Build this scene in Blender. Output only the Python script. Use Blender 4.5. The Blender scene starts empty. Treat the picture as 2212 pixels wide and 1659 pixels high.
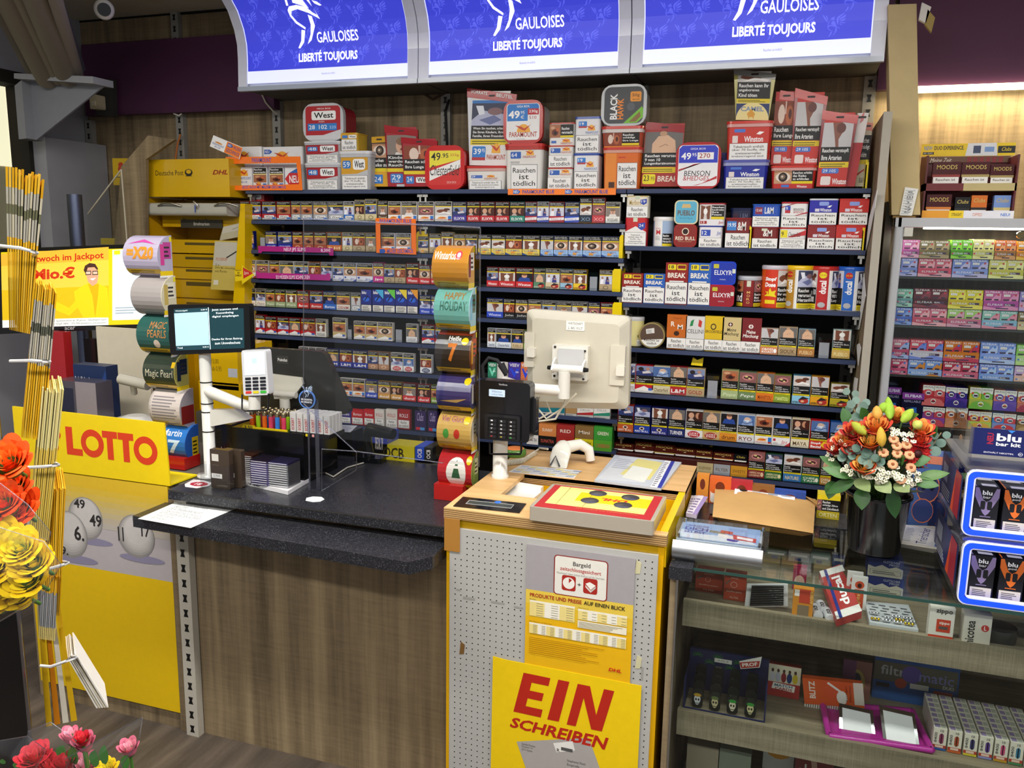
import bpy,math,random
from mathutils import Vector,Matrix
random.seed(7)
sc=bpy.context.scene
COL=sc.collection

# ---------------------------------------------------------------- camera
FPX,CX,CY,EYE=1800.0,1106.0,829.5,1.75
YAW,PIT,ROL=0.323132376,0.174506460,0.0162344414
_cy,_sy,_cp,_sp=math.cos(YAW),math.sin(YAW),math.cos(PIT),math.sin(PIT)
FW=Vector((-_sy*_cp,_cy*_cp,-_sp))
_r=Vector((_cy,_sy,0));_u=_r.cross(FW)
RT=_r*math.cos(ROL)+_u*math.sin(ROL)
UP=-_r*math.sin(ROL)+_u*math.cos(ROL)
cam=bpy.data.cameras.new('camera');camo=bpy.data.objects.new('camera',cam);COL.objects.link(camo)
cam.sensor_fit='HORIZONTAL';cam.sensor_width=36.0;cam.lens=FPX/2212*36
cam.clip_start=0.02;cam.clip_end=60
m=Matrix((RT,UP,-FW)).transposed().to_4x4();m.translation=(0,0,EYE)
camo.matrix_world=m
sc.camera=camo
# ---------------------------------------------------------------- light and exposure
wd=bpy.data.worlds.new('world');sc.world=wd;wd.use_nodes=True
wd.node_tree.nodes['Background'].inputs[0].default_value=(0.95,0.97,1.0,1)
wd.node_tree.nodes['Background'].inputs[1].default_value=0.46
sc.view_settings.view_transform='Standard';sc.view_settings.look='None'
sc.view_settings.gamma=1;sc.view_settings.use_curve_mapping=False
sc.view_settings.exposure=0.0
try:
 sc.cycles.use_denoising=True;sc.cycles.denoiser='OPENIMAGEDENOISE'
 sc.cycles.denoising_input_passes='RGB_ALBEDO_NORMAL'
 sc.cycles.max_bounces=7;sc.cycles.diffuse_bounces=3;sc.cycles.glossy_bounces=3
 sc.cycles.transparent_max_bounces=24;sc.cycles.transmission_bounces=4
 sc.cycles.caustics_reflective=False;sc.cycles.caustics_refractive=False
 sc.cycles.sample_clamp_indirect=4.0
except Exception:pass
def area(name,loc,sx,sy,power,col=(1,.96,.9),rot=(0,0,0)):
 l=bpy.data.lights.new(name,'AREA');l.shape='RECTANGLE';l.size=sx;l.size_y=sy
 l.energy=power;l.color=col
 o=bpy.data.objects.new(name,l);o.location=loc;o.rotation_euler=rot;COL.objects.link(o)
 return o
LAMPS=[(-2.2,1.4,1.5,30),(-.55,1.4,1.5,30),(1.1,1.4,1.5,28),(-1.9,-.3,1.5,34),(.4,-.3,1.5,40)]
for lx,ly,ln,pw in LAMPS:
 area('ceiling_lamp_light',(lx,ly,2.79),ln,.16,pw)

# ---------------------------------------------------------------- pixel -> place (used once, to measure where things stand)
def _ray(px,py):return FW*FPX +RT*(px-CX)-UP*(py-CY)
def W(px,py,x=None,y=None,z=None):
 d=_ray(px,py)
 t=x/d.x if x is not None else (y/d.y if y is not None else (z-EYE)/d.z)
 return Vector((d.x*t,d.y*t,EYE+d.z*t))
def Xp(px,Y,Z):
 u=px-CX;dz=Z-EYE
 return (FPX*(RT.y*Y+RT.z*dz)-u*(FW.y*Y+FW.z*dz))/(u*FW.x-FPX*RT.x)
def Zp(py,X,Y):
 w=py-CY
 return EYE +(-FPX*(UP.x*X+UP.y*Y)-w*(FW.x*X+FW.y*Y))/(w*FW.z+FPX*UP.z)

# ---------------------------------------------------------------- colours and materials
_cc={}
def C(h):
 if not isinstance(h,str):return h
 if h not in _cc:
  s=h if len(h)== 6 else ''.join(c*2 for c in h)
  _cc[h]=tuple((lambda x:x/12.92 if x <= .04045 else ((x+.055)/1.055)**2.4)(int(s[i:i+2],16)/255)for i in (0,2,4))+(1,)
 return _cc[h]
MATS={}
def nmat(name):
 m=bpy.data.materials.new(name);m.use_nodes=True;MATS[name]=m
 return m,m.node_tree.nodes,m.node_tree.links
def attr_mat(name,rough,metal=0.0,spec=.5,noise=.05,nscale=40,emit=0.0,bump=0.0,sub=0.0):
 m,n,l=nmat(name);b=n['Principled BSDF']
 a=n.new('ShaderNodeAttribute');a.attribute_name='Col'
 t=n.new('ShaderNodeTexNoise');t.inputs['Scale'].default_value=nscale;t.inputs['Detail'].default_value=3
 co=n.new('ShaderNodeTexCoord');l.new(co.outputs['Object'],t.inputs['Vector'])
 mr=n.new('ShaderNodeMapRange');mr.inputs['To Min'].default_value=1-noise;mr.inputs['To Max'].default_value=1+noise
 l.new(t.outputs['Fac'],mr.inputs['Value'])
 mx=n.new('ShaderNodeVectorMath');mx.operation='SCALE'
 l.new(a.outputs['Color'],mx.inputs[0]);l.new(mr.outputs['Result'],mx.inputs['Scale'])
 l.new(mx.outputs[0],b.inputs['Base Color'])
 b.inputs['Roughness'].default_value=rough;b.inputs['Metallic'].default_value=metal
 b.inputs['Specular IOR Level'].default_value=spec
 if emit:
  l.new(a.outputs['Color'],b.inputs['Emission Color']);b.inputs['Emission Strength'].default_value=emit
 if bump:
  bp=n.new('ShaderNodeBump');bp.inputs['Strength'].default_value=bump;bp.inputs['Distance'].default_value=.004
  l.new(t.outputs['Fac'],bp.inputs['Height']);l.new(bp.outputs[0],b.inputs['Normal'])
 return m
attr_mat('print',.42,spec=.4)
attr_mat('gloss',.16,spec=.5,noise=.03)
attr_mat('matte',.75,spec=.2)
attr_mat('paper',.85,spec=.15,noise=.06,bump=.05)
attr_mat('metal',.34,metal=1,noise=.08,nscale=90)
attr_mat('chrome',.1,metal=1,noise=.02)
attr_mat('petal',.6,spec=.25,noise=.22,nscale=60)
attr_mat('leaf',.38,spec=.45,noise=.3,nscale=45)
attr_mat('carton',.8,spec=.15,noise=.12,nscale=14,bump=.08)
attr_mat('screen',.2,emit=.48,noise=0)
attr_mat('sign_light',.35,emit=.95,noise=0)
attr_mat('lamp',.4,emit=9,noise=0)
def clear_mat(name,tint,fac,rough=.02,ior=1.45,base=.0):
 m,n,l=nmat(name);n.remove(n['Principled BSDF']);out=n['Material Output']
 tr=n.new('ShaderNodeBsdfTransparent');tr.inputs[0].default_value=tint
 gl=n.new('ShaderNodeBsdfGlossy');gl.inputs['Roughness'].default_value=rough
 fr=n.new('ShaderNodeFresnel');ge=n.new('ShaderNodeNewGeometry');mi=n.new('ShaderNodeMix');mi.inputs[2].default_value=ior;mi.inputs[3].default_value=1/ior;l.new(ge.outputs['Backfacing'],mi.inputs[0]);l.new(mi.outputs[0],fr.inputs['IOR'])   # a thin sheet reflects alike from both sides
 t=n.new('ShaderNodeTexNoise');t.inputs['Scale'].default_value=8
 mm=n.new('ShaderNodeMath');mm.operation='MULTIPLY_ADD';mm.inputs[1].default_value=fac;mm.inputs[2].default_value=base
 l.new(fr.outputs[0],mm.inputs[0])
 mx=n.new('ShaderNodeMixShader');l.new(mm.outputs[0],mx.inputs[0]);l.new(tr.outputs[0],mx.inputs[1]);l.new(gl.outputs[0],mx.inputs[2])
 l.new(mx.outputs[0],out.inputs[0]);return m
clear_mat('acrylic',(.93,.94,.95,1),.8)
clear_mat('acrylic_edge',(.76,.78,.9,1),.8,rough=.3,base=.12)
clear_mat('glass',(.9,.93,.92,1),.9)
clear_mat('glass_edge',(.18,.36,.32,1),.6,base=.05)
clear_mat('film',(.96,.96,.96,1),1.0,rough=.15,base=.07)
def tex_mat(name,fn,rough=.5,spec=.4,metal=0):
 m,n,l=nmat(name);b=n['Principled BSDF'];b.inputs['Roughness'].default_value=rough
 b.inputs['Specular IOR Level'].default_value=spec;b.inputs['Metallic'].default_value=metal
 co=n.new('ShaderNodeTexCoord');fn(n,l,b,co);return m
def ramp(n,stops):
 r=n.new('ShaderNodeValToRGB');e=r.color_ramp.elements
 e[0].position,e[0].color=stops[0][0],C(stops[0][1]);e[1].position,e[1].color=stops[-1][0],C(stops[-1][1])
 for p,c in stops[1:-1]:
  k=e.new(p);k.color=C(c)
 return r
def wood(dark,mid,light,sc_=(26,26,1.6),cross=.35):
 def fn(n,l,b,co):
  mp=n.new('ShaderNodeMapping');mp.inputs['Scale'].default_value=sc_;l.new(co.outputs['Object'],mp.inputs[0])
  t=n.new('ShaderNodeTexNoise');t.inputs['Scale'].default_value=1.4;t.inputs['Detail'].default_value=8;t.inputs['Roughness'].default_value=.65
  l.new(mp.outputs[0],t.inputs[0])
  mp2=n.new('ShaderNodeMapping');mp2.inputs['Scale'].default_value=(sc_[2]*9,sc_[2]*9,sc_[0]*4);l.new(co.outputs['Object'],mp2.inputs[0])
  t2=n.new('ShaderNodeTexNoise');t2.inputs['Scale'].default_value=2;t2.inputs['Detail'].default_value=4;l.new(mp2.outputs[0],t2.inputs[0])
  mx=n.new('ShaderNodeMix');mx.inputs[0].default_value=cross;l.new(t.outputs['Fac'],mx.inputs[2]);l.new(t2.outputs['Fac'],mx.inputs[3])
  r=ramp(n,[(.32,dark),(.5,mid),(.68,light)]);l.new(mx.outputs[0],r.inputs[0]);l.new(r.outputs[0],b.inputs['Base Color'])
 return fn
tex_mat('oak',wood('5d503d','837258','a08d6d',(13,13,.55),.16),.6,.3)
tex_mat('oak_shelf',wood('6b6150','8c816b','a89c84',(1.6,26,26),.3),.6,.3)
tex_mat('dark_floor',wood('37302a','4f463e','675c51',(9,1.2,9),.15),.5,.35)
tex_mat('beech',wood('c99f66','dcb27a','e6c08a',(2,18,18),.2),.45,.35)
def ply(n,l,b,co):
 s=n.new('ShaderNodeSeparateXYZ');l.new(co.outputs['Object'],s.inputs[0])
 w=n.new('ShaderNodeMath');w.operation='MULTIPLY';w.inputs[1].default_value=1100;l.new(s.outputs['Z'],w.inputs[0])
 k=n.new('ShaderNodeMath');k.operation='SINE';l.new(w.outputs[0],k.inputs[0])
 r=ramp(n,[(.35,'8a6a40'),(.6,'d9b27c')]);l.new(k.outputs[0],r.inputs[0]);l.new(r.outputs[0],b.inputs['Base Color'])
tex_mat('plywood',ply,.6,.3)
def speck(n,l,b,co):
 t=n.new('ShaderNodeTexNoise');t.inputs['Scale'].default_value=340;t.inputs['Detail'].default_value=2;l.new(co.outputs['Object'],t.inputs[0])
 r=ramp(n,[(.4,'1e1f24'),(.6,'2c2d33'),(.72,'6c6c74')]);l.new(t.outputs['Fac'],r.inputs[0]);l.new(r.outputs[0],b.inputs['Base Color'])
 t2=n.new('ShaderNodeTexNoise');t2.inputs['Scale'].default_value=5;t2.inputs['Detail'].default_value=4;l.new(co.outputs['Object'],t2.inputs[0])
 mr=n.new('ShaderNodeMapRange');mr.inputs['To Min'].default_value=.18;mr.inputs['To Max'].default_value=.4;l.new(t2.outputs['Fac'],mr.inputs['Value']);l.new(mr.outputs[0],b.inputs['Roughness'])
tex_mat('counter_black',speck,.35,.5)
def plain(c1,c2,scale=6):
 def fn(n,l,b,co):
  t=n.new('ShaderNodeTexNoise');t.inputs['Scale'].default_value=scale;t.inputs['Detail'].default_value=4;l.new(co.outputs['Object'],t.inputs[0])
  r=ramp(n,[(.3,c1),(.7,c2)]);l.new(t.outputs['Fac'],r.inputs[0]);l.new(r.outputs[0],b.inputs['Base Color'])
 return fn
tex_mat('grey_wall',plain('94959c','9c9da4'),.6,.3)
tex_mat('ceiling_paint',plain('c4beac','cec8b6'),.8,.2)
tex_mat('black_back',plain('1d1a18','272321'),.6,.3)
tex_mat('purple_panel',plain('4a2644','502a49',3),.55,.3)

# ---------------------------------------------------------------- mesh building
_tx={}
def glyphs(s,bold,shear):
 k=(s,bold,shear)
 if k in _tx:return _tx[k]
 cu=bpy.data.curves.new('t','FONT');cu.body=s;cu.resolution_u=2;cu.offset=bold;cu.shear=shear;cu.fill_mode='FRONT'
 o=bpy.data.objects.new('t',cu);me=o.to_mesh()
 vs=[(v.co.x,v.co.y)for v in me.vertices];fs=[tuple(p.vertices)for p in me.polygons]
 o.to_mesh_clear();bpy.data.objects.remove(o);bpy.data.curves.remove(cu)
 if not vs:vs=[(0,0),(1,1)]
 x0=min(v[0]for v in vs);x1=max(v[0]for v in vs);y0=min(v[1]for v in vs);y1=max(v[1]for v in vs)
 w=max(x1-x0,1e-6);h=max(y1-y0,1e-6)
 _tx[k]=([((v[0]-x0)/w,(v[1]-y0)/h)for v in vs],fs,w/h)
 return _tx[k]

class MB:
 def __init__(s,col='ffffff',mat='print'):
  s.v=[];s.f=[];s.m=[];s.c=[];s.s=[];s.col=col;s.mat=mat;s.M=None
 def add(s,pts,faces,col=None,mat=None,smooth=False):
  b=len(s.v)
  if s.M is not None:pts=[s.M @ Vector(p)for p in pts]
  s.v+=[tuple(p)for p in pts]
  c=C(col or s.col);mt=mat or s.mat
  for f in faces:
   s.f.append(tuple(i+b for i in f));s.m.append(mt);s.c.append(c);s.s.append(smooth)
  return s
 def face(s,pts,col=None,mat=None):return s.add(pts,[tuple(range(len(pts)))],col,mat)
 def box(s,a,b,col=None,mat=None):
  x0,x1=sorted((a[0],b[0]));y0,y1=sorted((a[1],b[1]));z0,z1=sorted((a[2],b[2]))
  return s.add([(x0,y0,z0),(x1,y0,z0),(x1,y1,z0),(x0,y1,z0),(x0,y0,z1),(x1,y0,z1),(x1,y1,z1),(x0,y1,z1)],
                     [(0,3,2,1),(4,5,6,7),(0,1,5,4),(1,2,6,5),(2,3,7,6),(3,0,4,7)],col,mat)
 def loft(s,rings,col=None,mat=None,smooth=True,caps=(1,1),closed=True):
  n=len(rings[0]);pts=[p for r in rings for p in r];fs=[]
  for i in range(len(rings)-1):
   for j in range(n if closed else n-1):
    k=(j+1)% n;fs.append((i*n+j,i*n+k,(i+1)*n+k,(i+1)*n+j))
  s.add(pts,fs,col,mat,smooth)
  if caps[0]:s.face(list(reversed(rings[0])),col,mat)
  if caps[1]:s.face(rings[-1],col,mat)
  return s
 def prism(s,poly,axis,lo,hi,col=None,mat=None,smooth=False):
  mk={'x':lambda p,t:(t,p[0],p[1]),'y':lambda p,t:(p[0],t,p[1]),'z':lambda p,t:(p[0],p[1],t)}[axis]
  area_=sum(poly[i][0]*poly[(i+1)% len(poly)][1]-poly[(i+1)% len(poly)][0]*poly[i][1]for i in range(len(poly)))
  if (area_ >0)==(axis== 'y'):poly=poly[::-1]
  return s.loft([[mk(p,lo)for p in poly],[mk(p,hi)for p in poly]],col,mat,smooth)
 def rbox(s,a,b,r=.01,axis='y',col=None,mat=None,taper=0.0):
  i,j,k={'x':(1,2,0),'y':(0,2,1),'z':(0,1,2)}[axis]
  lo,hi=sorted((a[k],b[k]))
  p=rrect(min(a[i],b[i]),min(a[j],b[j]),max(a[i],b[i]),max(a[j],b[j]),r)
  if not taper:return s.prism(p,axis,lo,hi,col,mat,False)
  cx,cy=(a[i]+b[i])/2,(a[j]+b[j])/2
  q=[((x-cx)*(1-taper)+cx,(y-cy)*(1-taper)+cy)for x,y in p]
  mk={'x':lambda p,t:(t,p[0],p[1]),'y':lambda p,t:(p[0],t,p[1]),'z':lambda p,t:(p[0],p[1],t)}[axis]
  A=[mk(t,lo)for t in q];B=[mk(t,hi)for t in p]
  if axis== 'y':A.reverse();B.reverse()
  return s.loft([A,B],col,mat,False)
 def tube(s,pts,r,n=8,col=None,mat=None,caps=True):
  pts=[Vector(p)for p in pts];rings=[];up=None
  rr=r if isinstance(r,(list,tuple))else [r]*len(pts)
  for i,p in enumerate(pts):
   d=(pts[min(i+1,len(pts)-1)]-pts[max(i-1,0)]).normalized()
   if up is None:
    up=Vector((0,0,1))if abs(d.z)<.9 else Vector((1,0,0))
   a=d.cross(up).normalized();up=a.cross(d).normalized()
   rings.append([p+(a*math.cos(t)+up*math.sin(t))*rr[i]for t in [2*math.pi*j/n for j in range(n)]])
  return s.loft(rings,col,mat,True,(caps,caps))
 def cyl(s,p0,p1,r,r2=None,n=16,col=None,mat=None):
  return s.tube([p0,p1],[r,r if r2 is None else r2],n,col,mat)
 def lathe(s,prof,c=(0,0,0),n=24,col=None,mat=None,caps=(1,1)):
  rings=[[(c[0]+r*math.cos(t),c[1]+r*math.sin(t),c[2]+z)for t in [2*math.pi*j/n for j in range(n)]]for r,z in prof]
  return s.loft(rings,col,mat,True,caps)
 def ball(s,c,r,col=None,mat=None,n=12,sx=1,sy=1,sz=1):
  rings=[]
  for i in range(1,n):
   a=-math.pi/2+math.pi*i/n
   rings.append([(c[0]+sx*r*math.cos(a)*math.cos(t),c[1]+sy*r*math.cos(a)*math.sin(t),c[2]+sz*r*math.sin(a))for t in [2*math.pi*j/n for j in range(n)]])
  return s.loft(rings,col,mat,True)
 def art(s,O,U,V_,mat='print'):return Art(s,O,U,V_,mat)
 def front(s,x0,x1,y,z0,z1,mat='print'):return Art(s,(x0,y,z0),(x1-x0,0,0),(0,0,z1-z0),mat)
 def top(s,x0,x1,y0,y1,z,mat='print'):return Art(s,(x0,y0,z),(x1-x0,0,0),(0,y1-y0,0),mat)
 def mesh(s,name,org=(0,0,0)):
  me=bpy.data.meshes.new(name)
  o=Vector(org)
  me.from_pydata([tuple(Vector(p)-o)for p in s.v],[],s.f)
  names=[]
  for t in s.m:
   if t not in names:names.append(t)
  for t in names:me.materials.append(MATS[t])
  me.polygons.foreach_set('material_index',[names.index(t)for t in s.m])
  me.polygons.foreach_set('use_smooth',s.s)
  at=me.color_attributes.new('Col','FLOAT_COLOR','CORNER')
  cs=[]
  for f,c in zip(s.f,s.c):cs+= list(c)*len(f)
  at.data.foreach_set('color',cs)
  me.update();return me

def rrect(x0,y0,x1,y1,r,n=4):
 p=[]
 for cx,cy,a in ((x1-r,y1-r,0),(x0+r,y1-r,90),(x0+r,y0+r,180),(x1-r,y0+r,270)):
  for i in range(n+1):
   t=math.radians(a+90*i/n);p.append((cx+r*math.cos(t),cy+r*math.sin(t)))
 return p

def clip(pl,ax,lim,sg):
 r=[]
 for i,b in enumerate(pl):
  a=pl[i-1];da,db=(a[ax]-lim)*sg,(b[ax]-lim)*sg
  if (da <0)!=(db <0):t=da/(da-db);r.append((a[0]+(b[0]-a[0])*t,a[1]+(b[1]-a[1])*t))
  if db >= 0:r.append(b)
 return r
class Art:
 EPS=.00006;slc=None
 def __init__(s,mb,O,U,V_,mat='print',k=None):
  s.mb=mb;s.O=Vector(O);s.U=Vector(U);s.V=Vector(V_);s.mat=mat
  s.N=s.U.cross(s.V).normalized();s.k=k or [1,1]
 def sub(s,u0,v0,u1,v1):
  a=Art(s.mb,s.O+s.U*u0+s.V*v0,s.U*(u1-u0),s.V*(v1-v0),s.mat,s.k)
  a.slc=s.slc
  if type(s)is not Art or 'P' in s.__dict__:a.P=lambda u,v:s.P(u0+(u1-u0)*u,v0+(v1-v0)*v)
  return a
 def P(s,u,v):return s.O+s.U*u+s.V*v+s.N*(Art.EPS*s.k[0])
 def q(s,pts):                                   # where points of the photo fall on this flat face, as (u, v)
  r=[]
  for p in pts:
   d=_ray(*p);c0=Vector((0,0,EYE));w=c0+d*((s.O-c0).dot(s.N)/d.dot(s.N))-s.O
   uu,vv,uv,a,b=s.U.dot(s.U),s.V.dot(s.V),s.U.dot(s.V),w.dot(s.U),w.dot(s.V);k=uu*vv-uv*uv
   r.append(((a*vv-b*uv)/k,(b*uu-a*uv)/k))
  return r
 def qr(s,x0,y0,x1,y1):                        # photo box (left, top, right, bottom) -> u0, v0, u1, v1
  a,b,c,d=s.q([(x0,(y0+y1)/2),(x1,(y0+y1)/2),((x0+x1)/2,y1),((x0+x1)/2,y0)])
  return a[0],c[1],b[0],d[1]
 def poly(s,pts,c):
  s.put(pts,[tuple(range(len(pts)))],c);s.k[0]+= s.k[1];return s
 def put(s,pts,fs,c):                           # on curved faces every shape is cut into strips that follow the curve
  if not s.slc:s.mb.add([s.P(*p)for p in pts],fs,c,s.mat);return
  ax,n=s.slc
  for f in fs:
   pl=[pts[i]for i in f];lo=min(p[ax]for p in pl)*n;hi=max(p[ax]for p in pl)*n
   for k in range(math.floor(lo+1e-6),math.ceil(hi-1e-6)):
    q=clip(clip(pl,ax,k/n,1),ax,(k+1)/n,-1)
    if len(q)>2:s.mb.add([s.P(*p)for p in q],[tuple(range(len(q)))],c,s.mat)
 def rect(s,u0,v0,u1,v1,c):return s.poly([(u0,v0),(u1,v0),(u1,v1),(u0,v1)],c)
 def rr(s,u0,v0,u1,v1,r,c):
  a=s.U.length/s.V.length
  p=rrect(u0*a,v0,u1*a,v1,r);return s.poly([(x/a,y)for x,y in p],c)
 def ell(s,u,v,ru,rv,c,n=14,a0=0,a1=360):
  return s.poly([(u+ru*math.cos(math.radians(a0+(a1-a0)*i/n)),v+rv*math.sin(math.radians(a0+(a1-a0)*i/n)))for i in range(n+(a1-a0 <360))],c)
 def circ(s,u,v,r,c,n=18):                 # round in real units, r in fraction of height
  return s.ell(u,v,r*s.V.length/s.U.length,r,c,n)
 def line(s,pts,w,c):
  a=s.U.length/s.V.length;q=[Vector((p[0]*a,p[1]))for p in pts];L=[];R=[]
  for i,p in enumerate(q):
   d=(q[min(i+1,len(q)-1)]-q[max(i-1,0)]);d=d.normalized()if d.length else Vector((1,0))
   n=Vector((-d.y,d.x))*w/2;L.append(p+n);R.append(p-n)
  n=len(L);pts3=[s.P(p.x/a,p.y)for p in L+R]
  s.mb.add(pts3,[(i,n+i,n+i+1,i+1)for i in range(n-1)],c,s.mat);s.k[0]+= s.k[1];return s
 def txt(s,t,u0,v0,u1,v1,c,bold=.0,it=0.0):
  vs,fs,_=glyphs(t,bold,it)
  s.put([(u0+(u1-u0)*x,v0+(v1-v0)*y)for x,y in vs],fs,c);s.k[0]+= s.k[1];return s
 def vtxt(s,t,u0,v0,u1,v1,c,bold=.0,it=0.0):       # reads upwards
  vs,fs,_=glyphs(t,bold,it)
  s.put([(u1-(u1-u0)*y,v0+(v1-v0)*x)for x,y in vs],fs,c);s.k[0]+= s.k[1];return s
 def lines(s,ts,u0,v0,u1,v1,c,bold=.0,gap=.3,left=True):
  s.k[1]=0;n=len(ts);h=(v1-v0)/(n+gap*(n-1));mxl=max(len(t)for t in ts)
  for i,t in enumerate(ts):
   if not t:continue
   w=(u1-u0)*min(1,len(t)/mxl);y=v1-h-i*h*(1+gap)
   a=u0 if left else (u0+u1)/2-w/2
   s.txt(t,a,y,a+w,y+h,c,bold)
  s.k[1]=1;s.k[0]+= 1;return s
 def bars(s,u0,v0,u1,v1,n,c,fill=.45,jit=.35):          # unreadable small print, as the photo shows it
  h=(v1-v0)/n;s.k[1]=0
  for i in range(n):s.rect(u0,v0+i*h,u0+(u1-u0)*(1-jit*random.random()),v0+i*h+h*fill,c)
  s.k[1]=1;s.k[0]+= 1;return s

# ---------------------------------------------------------------- objects
LABELS={}
def _tag(o,label,cat,group=None):
 n=len(label.split())
 if n <4 or n >16:print('LABEL LEN',n,label)
 if label in LABELS and not group:print('LABEL DUP',label)
 LABELS[label]=1
 o['label']=label;o['category']=cat
 if group:o['group']=group
 return o
def thing(name,label,cat,loc=(0,0,0),group=None,rz=0.0):
 o=bpy.data.objects.new(name,None);COL.objects.link(o);o.location=loc;o.rotation_euler=(0,0,rz);o.empty_display_size=.03
 return _tag(o,label,cat,group)
def part(name,mb,parent,label=None,org=None,local=False):
 """mb is in world coordinates unless local; a part hangs on an unrotated thing"""
 b=Vector((0,0,0))if local else _wl(parent)
 me=mb.mesh(name,b);o=bpy.data.objects.new(name,me);COL.objects.link(o);o.parent=parent
 if label:o['label']=label
 return o
def _wl(o):
 p=Vector(o.location)
 while o.parent:o=o.parent;p=p+Vector(o.location)
 return p
def one(name,mb,label,cat,group=None,org=None):
 zs=min(v[2]for v in mb.v);n=len(mb.v)
 c=org or (sum(v[0]for v in mb.v)/n,sum(v[1]for v in mb.v)/n,zs)
 o=bpy.data.objects.new(name,mb.mesh(name,c));o.location=c;COL.objects.link(o)
 return _tag(o,label,cat,group)
def struct(name,mb,parent=None):
 o=bpy.data.objects.new(name,mb.mesh(name));COL.objects.link(o);o['kind']='structure'
 if parent:o.parent=parent
 return o
def rotz(p,a,c=(0,0,0)):
 return Matrix.Translation(Vector(p))@ Matrix.Rotation(a,4,'Z')
ORD=['first','second','third','fourth','fifth','sixth','seventh','eighth','ninth','tenth','eleventh','twelfth','thirteenth','fourteenth','fifteenth','sixteenth','seventeenth','eighteenth','nineteenth','twentieth']+['twenty-'+x for x in ('first','second','third','fourth','fifth','sixth','seventh','eighth','ninth')]+['thirtieth']
# ================================================================ room
WALL=3.7
b=MB('888888','dark_floor');b.box((-4.2,-1.6,-.05),(2.6,3.8,0));struct('floor',b)
b=MB('888888','ceiling_paint');b.box((-4.2,-1.6,2.84),(2.6,3.8,2.9))
b.box((-3.67,2.9,2.836),(-2.4,2.905,2.841),'55503f','matte');struct('ceiling',b)
b=MB('888888','oak');b.box((-3.68,WALL,0),(2.6,WALL+.1,2.84))
b.box((-3.68,WALL-.012,2.83),(-2.3,WALL,2.84),'1c1a18','matte')
b.box((-3.68,WALL-.01,2.72),(-3.1,WALL,2.83),None,'oak')
struct('wall_back',b)
b=MB('888888','grey_wall');b.box((-3.78,3.3,0),(-3.68,WALL,2.84));b.box((-3.78,-1.6,0),(-3.68,3.3,1.55));b.box((-3.78,-1.6,2.5),(-3.68,3.3,2.84))
struct('wall_left',b)
b=MB('26241f','matte')
for y in (3.27,2.2,1.1):b.box((-3.76,y+.005,1.55),(-3.64,y+.065,2.5))
b.box((-3.76,-1.6,2.44),(-3.64,3.3,2.5));b.box((-3.76,-1.6,1.55),(-3.64,3.3,1.6));w1=struct('window_1',b)
b=MB('ffffff','glass');b.box((-3.73,-1.6,1.6),(-3.722,3.24,2.44));o=struct('window_pane',b,w1)
b=MB('b5a888','matte');b.box((-4.6,-1.6,0),(-4.3,4.5,2.16));b.box((-4.6,-1.6,2.42),(-4.3,4.5,3));b.box((-4.6,-1.6,2.1),(-4.29,4.5,2.6),'fff3cf','sign_light');struct('wall_outside',b)  # pale band of this wall glows in place of daylight outside the window

def upright(px,z0,z1,y=WALL-.032,label='',w=.045,X=None,col='8f8d88',zs=.055):
 b=MB(col,'metal');x=X
 b.box((x-w/2,y,z0),(x+w/2,y+.03,z1),None,'matte')
 a=b.front(x-w/2,x+w/2,y,z0,z1);n=int((z1-z0)/zs)
 for i in range(n):
  v=(i+.25)/n;h=.5/n
  a.poly([(.3,v),(.7,v),(.6,v+h/2),(.7,v+h),(.3,v+h),(.4,v+h/2)],'0d0d0d')
 return one('slotted_upright',b,label,'shelf upright')
for x,z0,z1,l in ((-3.65,1.5,2.33,'grey slotted upright at the corner of the left wall'),
                     (-3.055,1.9,2.84,'grey slotted upright above the yellow post cabinet'),
                     (-2.475,1.95,2.39,'grey slotted upright at left end of the top tobacco shelf'),
                     (-1.572,.5,2.39,'grey slotted upright behind the left row of cigarette packs'),
                     (-.666,.5,2.39,'grey slotted upright between the two cigarette racks'),
                     (.225,.5,2.39,'grey slotted upright behind the red pouches at the right end')):
 upright(0,z0,z1,label=l,X=x)
# cables on the wall
b=MB('4a3a30','matte');b.tube([W(970,195,y=3.66),W(935,215,y=3.66),W(912,200,y=3.66),W(905,192,y=3.66)],.006);b.tube([W(970,215,y=3.66),W(962,240,y=3.66),W(966,320,y=3.66),W(966,400,y=3.66)],.006,8,'222222')
one('power_cable',b,'black power cable hanging along the upright under the middle canopy','cable')
b=MB('b7b0a0','matte');b.tube([W(565,202,y=3.6),W(574,222,y=3.6),W(590,240,y=3.6),W(598,245,y=3.62)],.004)
one('power_cable',b,'thin pale cable drooping below the left end of the canopy','cable')
b=MB('b8713e','matte');b.tube([W(390,290,y=3.64),W(384,310,y=3.64),W(379,345,y=3.6)],.005);b.tube([W(375,245,y=3.64),W(386,250,y=3.64),W(392,246,y=3.64)],.004,8,'d8d4c8')
one('power_cable',b,'orange cable on the wall above the yellow post cabinet','cable')

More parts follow.
